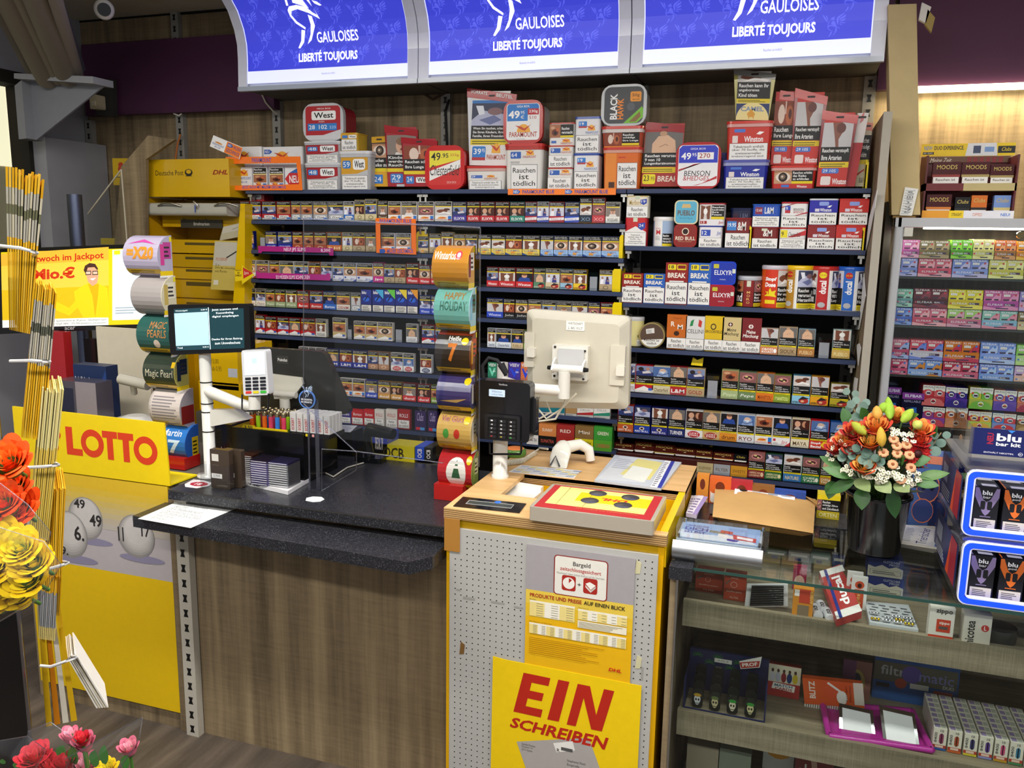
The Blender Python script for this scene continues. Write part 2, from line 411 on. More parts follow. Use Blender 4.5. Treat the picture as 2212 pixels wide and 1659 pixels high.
# purple fascia
def fascia(x0,x1,z0,z1,label):
 b=MB('3a1d35','purple_panel');b.box((x0,3.62,z0),(x1,3.668,z1));return one('fascia_panel',b,label,'wall panel')
fascia(-3.612,-2.452,2.345,2.70,'dark purple fascia panel high on the wall at left')
fascia(.3,2.2,2.335,2.83,'dark purple fascia panel above the light strip at right')
fascia(.247,.285,2.33,2.8,'narrow dark purple strip beside the canopy at right end')
b=MB('3b3a38','matte');q=[W(x,y,y=3.6)for x,y in ((208,172),(247,172),(250,252),(212,250))];b.prism([(p.x,p.z)for p in q],'y',3.585,3.615)
one('backing_plate',b,'dark grey plate covering the lower left corner of the purple panel','plate')
b=MB('c9bfa2','gloss');q=W(212,222,y=3.56);b.rbox((q.x-.025,3.53,q.z-.035),(q.x+.028,3.58,q.z+.035),.008);b.box((q.x-.012,3.525,q.z-.02),(q.x+.014,3.535,q.z+.004),'d8d0b8')
one('motion_sensor',b,'small cream sensor box under the grey bracket','sensor')
b=MB('fff0c0','lamp');b.box((.3,3.6,2.318),(2.2,3.66,2.334));one('light_strip',b,'warm glowing light strip under the right purple panel','lamp')
area('light_strip_glow',(1.2,3.63,2.31),1.8,.05,10,(1,.82,.5))
# shutter and bracket
t=thing('shutter_housing','grey roller shutter housing of long tubes at the upper left','shutter',W(110,165,y=3.2))
for (xa,ya,xb,yb,r,c)in ((78,157,-4,0,.04,'6f675c'),(104,168,20,0,.055,'817869'),(126,172,44,0,.03,'8c8271'),(148,164,82,0,.055,'7d7568'),(166,158,120,0,.028,'8a8176')):
 b=MB(c,'matte');p0=W(xa,ya,y=3.18);p1=W(xb,yb,y=2.75);d=p1-p0;b.cyl(p0,p0+d*1.25,r,n=18);part('tube',b,t)
b=MB('50505a','matte');p0=W(176,150,y=3.2);p1=W(124,-5,y=2.8);d=p1-p0;b.tube([p0,p0+d*1.2],.02,4);part('edge_trim',b,t)
t=thing('wall_bracket','grey triangular metal bracket below the shutter tubes','bracket',W(80,300,y=3.2))
q=[W(x,y,y=3.2)for x,y in ((60,175),(80,168),(228,186),(82,303),(66,300))]
b=MB('888a92','matte');b.prism([(p.x,p.z)for p in q],'y',3.19,3.2);part('gusset',b,t)
q=[W(x,y,y=3.2)for x,y in ((62,165),(230,172),(231,187),(62,176))]
b=MB('9a9ca2','matte');b.prism([(p.x,p.z)for p in q],'y',3.12,3.24);part('arm',b,t)
q=[W(x,y,y=3.2)for x,y in ((55,190),(70,178),(80,302),(64,304))]
b=MB('8c8e94','matte');b.prism([(p.x,p.z)for p in q],'y',3.14,3.24);part('mounting_plate',b,t)
b=MB('888','grey_wall');q0,q1=W(72,300,y=3.3),W(203,300,y=3.55);b.box((-3.67,3.3,0.0),(-3.56,3.69,2.2));one('wall_pillar',b,'grey wall casing below the triangular bracket','wall panel')
# camera dome
t=thing('dome_camera','white dome camera with black lens under the ceiling','security camera',W(215,8,z=2.84))
c0=W(217,18,y=3.0);b=MB('e4e2dc','gloss');b.cyl((c0.x,3.02,2.839),(c0.x,3.02,2.80),.055);part('base',b,t);b=MB('e4e2dc','gloss');b.ball((c0.x,3.02,c0.z),.042);part('housing',b,t)
b=MB('0a0c10','gloss');d=(Vector((0,0,EYE))-Vector((c0.x,3.02,c0.z))).normalized();p=Vector((c0.x,3.02,c0.z));b.cyl(p+d*.028,p+d*.044,.028,.026,20);part('lens',b,t)
# ceiling lamps
for i,(lx,ly,ln,pw)in enumerate(LAMPS):
 b=MB('e8e8e8','matte');b.box((lx-ln/2,ly-.1,2.805),(lx+ln/2,ly+.1,2.84));b.box((lx-ln/2+.02,ly-.08,2.797),(lx+ln/2-.02,ly+.08,2.804),'fffaf0','lamp')
 one('ceiling_lamp',b,'%s long white ceiling lamp over the shop floor' % ORD[i],'lamp')

# ================================================================ light canopies
PROF=[(3.35,2.40),(3.352,2.46),(3.354,2.52),(3.352,2.58),(3.335,2.64),(3.295,2.71),(3.225,2.775),(3.13,2.815),(3.03,2.83)]
_cum=[0]
for i in range(len(PROF)-1):_cum.append(_cum[-1]+math.dist(PROF[i],PROF[i+1]))
def psurf(s_):
 for i in range(len(PROF)-1):
  if s_ <= _cum[i+1]or i== len(PROF)-2:
   t=(s_-_cum[i])/(_cum[i+1]-_cum[i]);y=PROF[i][0]+(PROF[i+1][0]-PROF[i][0])*t;z=PROF[i][1]+(PROF[i+1][1]-PROF[i][1])*t
   dy,dz=PROF[i+1][0]-PROF[i][0],PROF[i+1][1]-PROF[i][1];L=math.hypot(dy,dz)
   return Vector((0,y,z)),Vector((0,-dz/L,dy/L))
class CArt(Art):
 """art laid on the curved canopy face: u in metres from the left end, v in metres up the curve"""
 def __init__(s,mb,x0,mat='sign_light'):Art.__init__(s,mb,(0,0,0),(1,0,0),(0,0,1),mat);s.x0=x0
 def P(s,u,v):
  p,n=psurf(v);return p+Vector((s.x0+u,0,0))+n*(.0004*s.k[0])
 def strip(s,u0,v0,u1,v1,c,n=14):
  for i in range(n):
   a,b_=v0+(v1-v0)*i/n,v0+(v1-v0)*(i+1)/n
   s.mb.add([s.P(u0,a),s.P(u1,a),s.P(u1,b_),s.P(u0,b_)],[(0,1,2,3)],c,s.mat)
  s.k[0]+= 1
HELM=[[(632,10),(655,20),(700,90),(735,160),(715,150),(670,90)],[(690,25),(715,45),(740,130),(722,105),(700,70)],
  [(775,130),(782,85),(840,52),(828,95),(800,105)],[(795,130),(810,104),(842,88),(838,122)],
  [(870,110),(890,60),(985,0),(1000,5),(930,70),(900,110),(905,230),(880,180)],[(905,130),(935,85),(1015,30),(1018,60),(990,90),(930,125)],
  [(910,165),(950,130),(1015,100),(1018,120),(990,145),(930,160)],[(915,180),(960,172),(1018,175),(1015,192),(960,192)],[(920,195),(950,205),(975,228),(960,230),(930,215)],
  [(730,215),(740,170),(770,135),(755,170),(745,215)],[(782,200),(800,150),(825,140),(850,160),(880,240),(840,222)],
  [(728,240),(745,220),(800,215),(800,238),(755,245)],[(800,215),(860,230),(900,262),(870,262),(800,238)],[(900,262),(925,275),(915,245),(937,297),(915,285),(870,262)],
  [(728,240),(755,245),(745,265),(733,270)],[(745,265),(770,300),(822,335),(818,345),(760,310),(733,270)],
  [(860,270),(885,280),(890,330),(850,400),(822,420),(850,370),(862,320)],[(790,345),(815,350),(795,410),(765,440),(752,437),(775,400)]]
def helmet(a,u,v,sx,sy,c):                    # winged helmet emblem, u/v = its lower left corner
 for pl in HELM:a.poly([(u+(x-630)/390*sx,v+(440-y)/440*sy)for x,y in pl],c)
CAN=[(-2.45,-1.56),(-1.556,-.663),(-.659,.243)]
for i,(x0,x1)in enumerate(CAN):
 t=thing('light_canopy',['left','middle','right'][i]+' illuminated blue canopy sign with white winged helmet','illuminated sign',((x0+x1)/2,3.5,2.4),'canopy signs above the racks')
 w=x1-x0;b=MB('c9ccd4','matte')
 ring=[(y+.012,z)for y,z in PROF]+[(3.03,2.837),(3.69,2.837),(3.69,2.40)]
 b.prism(ring,'x',x0+.004,x1-.004);part('housing',b,t)
 b=MB('b6c0cc','gloss');b.box((x0,3.338,2.38),(x1,3.362,2.399));part('bottom_rail',b,t)
 b=MB('5c5952','matte');b.box((x0+.004,3.37,2.392),(x1-.004,3.69,2.4));part('underside',b,t)
 b=MB();a=CArt(b,x0);L=_cum[-1]
 a.strip(0,.012,.05,L,'ccd0ec',28);a.strip(w-.05,.012,w,L,'ccd0ec',28);a.strip(.05,.012,w-.05,.065,'ccd0ec',2);a.strip(.05,.065,w-.05,L,'353bb8',28)
 a.k[1]=0
 for r in range(6):
  for k in range(8):
   u=.055+k*.105+(r % 2)*.05
   if u+.08<w-.05:helmet(a,u,.075+r*.082,.08,.078,'4f57d0')
 a.k[0]+= 1;cx=[.0,.015,.06][i]
 helmet(a,.23+cx,.15,.27,.35,'ffffff')
 a.k[1]=1;a.txt('GAULOISES',.41+cx,.168,.612+cx,.213,'ffffff',.012);a.txt('LIBERTÉ TOUJOURS',.315+cx,.082,.605+cx,.138,'ffffff',.03)
 a.txt('Rauchen ist tödlich',.43+cx,.036,.495+cx,.045,'777788')
 part('light_panel',b,t)
 for u0,u1 in ((x0,x0+.046),(x1-.046,x1)):
  b=MB('eef1fb','gloss');b.loft([[(u0,y-.006,z),(u1,y-.006,z),(u1,y+.004,z),(u0,y+.004,z)]for y,z in PROF],None,None,False);part('frame',b,t)
 area('canopy_glow',((x0+x1)/2,3.1,2.6),.8,.2,1.5,(.75,.8,1),(math.radians(-60),0,0))

# ================================================================ back panels and shelf boards
for i,(x0,x1)in enumerate([(-2.45,-1.596),(-1.548,-.69),(-.642,.2)]):
 b=MB('1c1a18','black_back');b.box((x0,3.675,.5),(x1,3.695,1.93));one('rack_backboard',b,'black backboard behind the %s bay of shelves' %['left','middle','right'][i],'backboard')
b=MB('7d7364','oak');b.box((.248,3.2,.0),(.272,3.69,2.19));b.box((.246,3.196,0),(.274,3.2,2.19),'a7a196','matte');one('end_board',b,'tall wooden side panel at the right end of the tobacco rack','side panel')
SY=3.4
LZ=[1.808,1.670,1.533,1.399,1.268,1.132,.996,.862]
RZ=[1.721,1.491,1.306,1.117,.942,.80]
def shelf(x0,x1,z,label,lip=True,y=SY,brk=True):
 t=thing('shelf_board',label,'shelf',((x0+x1)/2,y,z-.02))
 b=MB('2a2c33','matte');b.box((x0,y+.012,z-.018),(x1,3.668,z));part('board',b,t)
 b=MB('3c4766','gloss');b.box((x0,y,z-.016),(x1,y+.012,z+.001));part('front_rail',b,t)
 if brk:
  for x in (x0+.012,x1-.012):
   b=MB('c8c8c4','metal');b.box((x-.004,y+.02,z-.05),(x+.004,y+.05,z-.019));b.box((x-.012,y+.016,z-.03),(x+.012,y+.05,z-.019));b.prism([(y+.04,z-.02),(3.668,z-.02),(3.668,z-.075),(y+.06,z-.045)],'x',x-.002,x+.002,'5a5a58','matte');part('bracket',b,t)
 if lip:
  b=MB('ffffff','acrylic');b.box((x0+.01,y+.001,z+.001),(x1-.01,y+.0035,z+.014));part('clear_lip',b,t)
BAYS=[(-2.475,-1.573),(-1.571,-.668),(-.664,.242)]
RN=['first','second','third','fourth','fifth','sixth','seventh','eighth']
for i,(x0,x1)in enumerate(BAYS):shelf(x0,x1,1.947,'dark blue top shelf board under the tobacco tubs, '+['left','middle','right'][i]+' bay',False)
for k,z in enumerate(LZ):
 for i in (0,1):shelf(BAYS[i][0],BAYS[i][1],z,'dark blue shelf board of the %s cigarette shelf, %s bay of left rack' %(RN[k],['left','right'][i]))
for k,z in enumerate(RZ):shelf(BAYS[2][0],BAYS[2][1],z,'dark blue shelf board, %s from top in the right rack' % RN[k],k >1)
# ================================================================ printed warnings and packs
WARN={'b':('Wenn Sie rauchen, schaden','Sie Ihren Kindern'),'e':('Rauchen erhöht das','Risiko zu erblinden'),'l':('Rauchen schädigt','Ihre Lunge'),
  's':('Das Rauchen aufgeben','für Ihre Lieben'),'t':('Rauchen verursacht Mund-','und Kehlkopfkrebs'),'m':('Kinder von Rauchern werden','oft selbst zu Rauchern'),
  'f':('Rauchen verstopft','Ihre Arterien'),'n':('Rauchen bedroht','Ihre Potenz'),'k':('Rauchen schädigt','Ihre Lunge'),'d':('Rauchen verursacht 9 von 10','Lungenkarzinomen'),
  'c':('Rauchen kann Ihr','ungeborenes Kind töten'),'w':('Rauchen mindert','Ihre Fruchtbarkeit'),'o':('Rauchen schädigt','Zähne und Zahnfleisch'),'h':('Rauchen verursacht','Herzanfälle'),'p':('Rauchen verursacht','Schlaganfälle')}
PICN={'b':'baby','e':'eye','l':'lung','s':'reclining figure','t':'open throat','m':'boy in blue','f':'bare leg','n':'white star','k':'two faces','d':'bare back','c':'brown hand','w':'couple','o':'mouth','h':'hospital bed','p':'blue mask'}
def pic(a,k):
 R,E,P=a.rect,a.ell,a.poly
 bg={'b':'8a7f78','e':'c79a78','l':'8a3f28','s':'7f8fb4','t':'a86e4c','m':'14131a','f':'c9c8cc','n':'d8d2cf','k':'3a1f18','d':'6e6a68','c':'cfcac8','w':'cfd2e4','o':'8a5a58','h':'39405c','p':'4f6fa8'}[k]
 R(0,0,1,1,bg)
 if k== 'b':P([(.2,0),(.8,0),(.7,.3),(.3,.3)],'e6e2de');E(.5,.55,.2,.32,'d9ac92');E(.5,.74,.19,.16,'8a6a52');E(.5,.42,.05,.05,'7a3a34')
 elif k== 'e':E(.5,.5,.42,.36,'e8dcd0');E(.5,.5,.26,.36,'2a1a14');E(.48,.52,.15,.2,'7d6a58');E(.46,.54,.06,.08,'d9cbbb');P([(0,.8),(.5,.95),(1,.8),(1,1),(0,1)],'a87a5a')
 elif k== 'l':E(.32,.5,.15,.38,'e6cfc0');E(.68,.45,.17,.38,'b5623a');E(.7,.5,.07,.2,'50201a');R(.47,.5,.53,1,'d9b8a8')
 elif k== 's':P([(0,0),(1,0),(1,.35),(.4,.6),(0,.4)],'2f3c74');P([(.35,.4),(.75,.55),(.9,.3),(.4,.2)],'d9d2d6');E(.28,.68,.16,.2,'2a2024');E(.68,.72,.12,.16,'b58878')
 elif k== 't':E(.5,.4,.3,.26,'6a2a1c');E(.52,.36,.14,.14,'200c0a');E(.3,.75,.2,.12,'d2a07c');E(.72,.62,.14,.14,'c8683c')
 elif k== 'm':P([(.1,0),(.9,0),(.8,.45),(.5,.55),(.2,.45)],'2a4a9c');E(.5,.68,.17,.24,'d9a286');E(.5,.86,.18,.12,'6a4630')
 elif k== 'f':P([(.3,1),(.62,1),(.7,.7),(.55,.35),(.58,.05),(.48,.05),(.42,.4)],'8a5646');E(.6,.78,.16,.2,'6a3a34')
 elif k== 'n':P([(.12,0),(.35,0),(.48,.9),(.1,1)],'7a4a36');P([(.88,0),(.65,0),(.52,.9),(.9,1)],'7a4a36');E(.5,.55,.18,.24,'f4f4f2',7)
 elif k== 'k':E(.3,.55,.17,.3,'d6a488');E(.72,.55,.17,.32,'c08a6c');E(.86,.5,.14,.4,'4a1c12');P([(.1,0),(.5,0),(.4,.25),(.2,.25)],'c0b0a8')
 elif k== 'd':P([(.2,0),(.85,0),(.8,.6),(.6,.85),(.35,.8),(.2,.45)],'dcb494');E(.48,.92,.1,.12,'c09878');a.line([(.4,.3),(.55,.42),(.62,.36)],.03,'9a7258')
 elif k== 'c':E(.42,.5,.34,.22,'7a4630');P([(.1,.1),(.6,.25),(.9,.1),(.95,.3),(.5,.45)],'f2f0ee');E(.72,.72,.2,.14,'5a3224')
 elif k== 'w':P([(.05,0),(.3,0),(.32,.6),(.12,.6)],'f4f4fa');E(.22,.74,.09,.15,'b08068');P([(.45,0),(.8,0),(.75,.62),(.5,.6)],'3a3f8c');E(.62,.74,.1,.16,'5a382c');P([(.55,.35),(.75,.3),(.8,.5),(.6,.5)],'b08a78')
 elif k== 'o':E(.5,.5,.36,.3,'c47f80');E(.5,.5,.26,.16,'3a1416');E(.4,.58,.1,.08,'d9cf8a');E(.58,.42,.08,.07,'d9cf8a')
 elif k== 'h':P([(0,0),(1,0),(1,.5),(.3,.7),(0,.3)],'b9bedc');E(.62,.66,.2,.16,'8a6a70');P([(.2,.3),(.6,.5),(.8,.3),(.5,.1)],'6f78a8');P([(.1,.9),(.3,.9),(.35,.55),(.2,.5)],'e8ecf8')
 elif k== 'p':P([(.2,0),(.9,0),(.8,.7),(.4,.8)],'8fa8d4');E(.55,.6,.2,.22,'d8b8a4');P([(.3,.5),(.7,.55),(.6,.3)],'dfe8f6');a.line([(.2,.3),(.5,.15),(.9,.4)],.06,'2a3f74')
# brand strips: key -> (style, background, text, text colour, body colour, words for the label)
BR={'W':('west','b9222e','West','111','7a1a20','red-silver'),'V':('west','a9abb2','West','111','8a8c94','silver grey'),'X':('west','2f6fc4','West','111','d8dce8','blue-white'),
      'c':('plain','d8cba0','','8a7a50','cbbd92','cream'),'D':('plain','5a4436','Domal','e8d8b8','3a2c24','dark brown'),'P':('para','f1efec','PARAMOUNT','c04a34','e4e2e0','white'),'Q':('para','f1f0f4','PARAMOUNT','2a5aa8','e6e8f2','white'),
      'E':('plain','4a3a9c','ELIXYR','fff','2a2450','purple'),'F':('plain','c4242c','ELIXYR','fff','6a1418','bright red'),'G':('plain','2a8a76','ELIXYR','fff','14504a','teal green'),
      'K':('band','b8283a','KING V','b8283a','8a1a28','red'),'k':('band','4a52b4','KING V','333a8c','c8ccdc','violet blue'),'L':('band','2a52c8','KING V','2a52c8','1c2c60','blue'),'Z':('plain','1c3044','XO','8aa0b4','14202c','slim navy'),'z':('plain','c8414a','XO','f0a0a0','8a2228','slim rose'),
      'N':('plain','ecebe4','WOODLAND','222','d8d6cc','white'),'U':('plain','1f2c9c','GAULOISES','fff','18206a','royal blue'),'R':('plain','a8482c','','e8c8a0','6a2a1c','rust brown'),'O':('plain','d8732c','Nil','f8e0b0','b05a20','orange'),'T':('plain','b9a482','','7a6a4c','a4906e','tan'),
      'C':('camel','e8cf5a','CAMEL','7a86a8','3a3a3c','yellow'),'B':('camel','9cc0ec','CAMEL','7f8fb8','2a3a5a','pale blue'),'Y':('camel','cdb483','CAMEL','f2e6c0','8a7a5a','sand coloured'),
      'J':('jps','f2f0ee','Jps','c8323c','d8d6d4','reddish white'),'j':('jps','e4e6f0','Jps','3a55b4','c8cce0','bluish'),'M':('plain','cc2a8e','Jps','fff','8a1a60','magenta'),
      'I':('plain','d02a30','Winston','fff','7a1a1e','red'),'i':('plain','2a4ac4','Winston','dfe6ff','1a2a7a','blue'),'S':('spirit','5a8a6c','SPIRIT','f0e8d0','44604c','green'),'s':('spirit','d9c9a4','SPIRIT','5a4a34','b4a482','beige'),'t':('spirit','9cc4dc','SPIRIT','2a3a4c','5a7a8c','pale blue'),'y':('spirit','ecc832','SPIRIT','a02a20','8a6a14','yellow'),
      'A':('plain','e9e4d8','Pepe','7a2a30','cbc6ba','off-white'),'a':('plain','9cae84','Pepe','f0f0e0','5a6a4c','pale green'),'H':('plain','cc3430','Burton','fff','8a1e1e','red'),'h':('plain','2f6fcc','Burton','fff','1f4a8c','bright blue'),'d':('plain','e6e0d8','DENIM','b03a34','8a8680','denim grey'),
      'm':('chev','c8202c','','fff','8a141c','red'),'n':('chev','cdb67c','','fff','e4e0d8','gold'),'g':('plain','e6e6ea','DAVIDOFF','888','d8d8dc','pale grey'),'f':('plain','e8eef6','Chesterfield','2a4a7c','c8d0dc','bluish white'),'p':('plain','d8c49c','PUEBLO','8a6a44','c0ac84','straw coloured'),
      'l':('plain','cc2430','L&M','fff','e4e0e0','red'),'b':('plain','2f3fa4','L&M','fff','1f2a6a','blue'),'r':('plain','b98a6c','','e8c8a8','9a7458','copper'),'1':('circ','f0eeec','LUCKY','c8242c','d8d6d4','red disc'),'2':('circ','eef0f4','LUCKY','1f3a6c','d0d4dc','blue disc'),
      '3':('plain','d8373a','ducal','fff','7a2026','red-white'),'4':('plain','3a55c4','ducal','fff','2a3a8c','blue-white'),'5':('plain','d9a04c','ducal','fff','8a6a34','amber'),'6':('plain','e8e4e0','ducal','b03a34','c8c4c0','white'),'7':('plain','8aa83a','ducal','fff','5a702a','lime green'),'8':('plain','16161a','John','c8c8c8','0c0c0e','black')}
def strip(a,key):
 st,bg,tx,tc,side,_=BR[key]
 a.rect(0,0,1,1,bg)
 if st== 'west':
  a.poly([(0,0),(1,0),(1,.5),(.5,.2),(0,.3)],'d9dadf');a.rr(.16,.28,.86,.78,.12,'f6f6f6');a.txt('West',.22,.36,.8,.7,'111',.01);a.rect(.72,.1,.98,.42,'3a78cc')
 elif st== 'para':
  a.ell(.42,.42,.26,.36,'f0a83c',12,0,180);a.poly([(.1,.5),(.42,.62),(.8,.78),(.5,.5)],'d8502c');a.txt(tx,.06,.14,.74,.38,tc);a.rect(.78,.35,.98,.9,'2f78cc');a.rect(.78,.15,.98,.35,'c03a34')
 elif st== 'band':
  a.poly([(0,.28),(1,.42),(1,.85),(0,.7)],'f2f0f2');a.txt(tx,.12,.42,.84,.66,tc,0,.2)
 elif st== 'camel':
  a.txt(tx,.1,.55,.9,.88,tc,.02);a.ell(.45,.38,.14,.14,'e8a03c');a.ell(.4,.5,.06,.14,'e8a03c');a.ell(.5,.48,.05,.12,'e8a03c');a.rect(.36,.08,.4,.36,'e8a03c');a.rect(.5,.08,.54,.36,'e8a03c');a.line([(.56,.4),(.63,.6),(.7,.6)],.08,'e8a03c');a.poly([(0,0),(.3,0),(0,.4)],'2a55a8');a.txt('20',.7,.08,.92,.36,'2a4a8a')
 elif st== 'jps':
  a.txt(tx,.5,.2,.86,.7,tc,0,.2);a.rect(.06,.55,.2,.85,tc);a.bars(.06,.15,.4,.45,3,'aaaaaa');a.poly([(1,0),(1,.5),(.7,0)],tc)
 elif st== 'spirit':
  a.ell(.66,.42,.28,.38,'b8302a');a.poly([(.36,.5),(.6,.95),(1,.7),(.7,.6)],'1f1f24');a.ell(.6,.35,.1,.14,'e0b088');a.txt(tx,.03,.1,.5,.34,tc,.02)
 elif st== 'chev':
  a.poly([(0,0),(1,0),(1,.35),(.5,.85),(0,.35)],'f4f2f0');a.rect(.74,.3,.94,.62,'2f62c0')
 elif st== 'circ':
  a.ell(.5,.48,.36,.42,tc);a.txt(tx,.22,.5,.78,.72,'fff',.01);a.txt('STRIKE',.24,.26,.76,.44,'fff',.01)
 elif tx:
  a.txt(tx,.12,.25,.88,.72,tc,.012 if tx != 'Pepe' else 0,.2 if tx in ('Pepe','Burton')else 0)
 else:
  a.ell(.5,.5,.22,.3,tc);a.ell(.5,.5,.15,.2,bg);a.bars(.2,.06,.8,.16,1,tc)
 return a
_pm={}
def pack_mesh(w,h,d,key,pk,pouch):
 k=(round(w,3),round(h,3),key,pk,pouch)
 if k in _pm:return _pm[k]
 w,h=k[0],k[1];b=MB(BR[key][4],'gloss');b.box((-w/2,0,0),(w/2,d,h));a=b.front(-w/2,w/2,0,0,h)
 t=WARN[pk]
 if pouch:
  a.rect(.03,.31,.97,.97,'111');pic(a.sub(.03,.62,.97,.97),pk);a.lines([' '.join(t).split(' ')[0]]+_two(' '.join(t).split(' ')[1:]),.07,.38,.9,.58,'e8e8e8',.01)
  a.rect(.03,.29,.97,.345,'e8d418');a.bars(.06,.3,.9,.335,2,'6a6020');strip(a.sub(.0,.0,1,.285),key)
 else:
  a.rect(.02,.78,.98,.98,'14100f');a.lines(t,.06,.82,.94,.95,'d8d8d8',.01,.35);a.rect(.02,.725,.98,.775,'e6cf1c');pic(a.sub(.02,.31,.98,.72),pk);strip(a.sub(0,.0,1,.3),key)
 me=b.mesh('cigarette_pack');_pm[k]=me;return me
def _two(ws):
 n=(len(ws)+1)//2;return [' '.join(ws[:n]),' '.join(ws[n:])]
def pack_row(spec,zoom,z,where,h=.084,pouch=False,noun='cigarette pack',y=SY+.008,d=.022,start=0,n0=0,group=None):
 """spec: 'left-right key picture [height mm]' in crop pixels of the photo; zoom = (x offset, scale)"""
 ox,s=zoom;n=n0
 for it in spec.split(','):
  f=it.split();x0,x1=[float(v)/s+ox for v in f[0].split('-')]
  hh=float(f[3])/1000 if len(f)>3 else h
  A,B=Xp(x0,y,z+hh/2),Xp(x1,y,z+hh/2);me=pack_mesh(B-A-.001,hh,d,f[1],f[2],pouch)
  n+= 1;nm=noun.replace(' ','_')
  o=bpy.data.objects.new(nm,me);COL.objects.link(o);o.location=((A+B)/2,y,z+.005)
  _tag(o,'%s %s, %s picture, %s from left on %s' %(BR[f[1]][5],noun,PICN[f[2]],ORD[n-1],where),noun,group)
 return n
S5=(500,3.95);S9=(940,3.95);S4=(400,3.95);S13=(1320,3.95)
def left_row(k,a,b_,za=S5,zb=S9):
 w='left rack shelf %s' %['one','two','three','four','five','six','seven','eight'][k]
 g='cigarette packs on '+w
 n=pack_row(a,za,LZ[k],w,group=g)
 if b_:pack_row(b_,zb,LZ[k],w,n0=n,group=g)
left_row(0,'75-156 W s,160-252 W s,260-380 W s,385-505 W t,510-590 V t,593-690 V t,697-820 V e,825-955 V h,957-1045 X w,1050-1135 c k 90,1140-1238 c s 94,1248-1332 D b 88,1336-1446 P t,1450-1582 P b,1593-1726 P o,1736-1880 P c,1886-2005 E s,2008-2120 F k',
         '385-508 F k,512-632 F k,636-765 G k,768-868 K s,871-970 k w,973-1102 K w,1105-1230 L s,1232-1338 Z c 100,1340-1450 z o 100,1455-1576 N b')
left_row(1,'115-192 U e,290-386 U b,394-516 U s,520-608 R t,616-700 R t,705-810 R t,813-940 O m,945-1030 c w,1034-1140 T l,1145-1232 T b,1280-1391 Q t,1404-1530 Q e,1592-1680 Y s 72,1688-1786 T w,1790-1893 T n 92,1897-1994 T e,1998-2096 T h',
         '367-476 C c,480-598 C c,600-742 C l,745-893 C n,898-1010 B f,1012-1134 B e,1136-1258 B n,1260-1418 B e,1421-1570 B e')
left_row(2,'120-205 J e,214-318 J o,325-408 T t,411-532 J d,536-656 J s,660-760 O l,764-858 j h,864-955 j s,957-1065 j e,1068-1206 j t,1208-1300 M e 90,1302-1390 T s,1394-1485 T l,1492-1598 I k 90,1600-1696 I e,1700-1760 I e',
         '440-538 I s,540-685 I n,688-835 I m,839-940 S d,942-1063 s w,1066-1176 t t,1178-1296 y n,1400-1512 T w')
left_row(3,'124-206 A m,209-290 A h,293-370 a t,373-460 a l,463-558 a n,561-660 H o,667-779 H s,782-893 h m,896-1012 d t,1020-1102 V f,1604-1700 i h,1703-1780 i h',
         '440-580 i f,583-680 8 l,683-790 8 e,793-905 V t,910-1030 V s,1034-1162 V b,1165-1300 V f,1304-1405 E o,1410-1515 K t')
left_row(4,'158-200 c s,204-286 m w 90,289-386 m l,392-490 m h,493-588 m d,592-716 m l,719-808 N n,864-975 n t 94,1044-1142 n t,1145-1244 n t,1247-1375 n e,1490-1585 g d,1624-1734 m s,1738-1800 m s',
         '445-516 f n,519-648 f m,651-750 p m,754-860 7 m,864-960 p t,964-1070 T e')
left_row(5,'575-658 l e,662-718 l s,722-800 l t,812-915 b d,922-1030 b l,1033-1162 b n,1166-1250 r s,1254-1344 r f,1360-1462 1 h,1466-1556 1 p,1610-1708 2 l',None)
left_row(6,'1320-1426 P t,1429-1532 P t,1538-1641 4 b,1645-1750 5 e,1754-1850 5 k,1856-1970 3 b,1984-2090 3 k,2098-2160 7 t',None,S4)
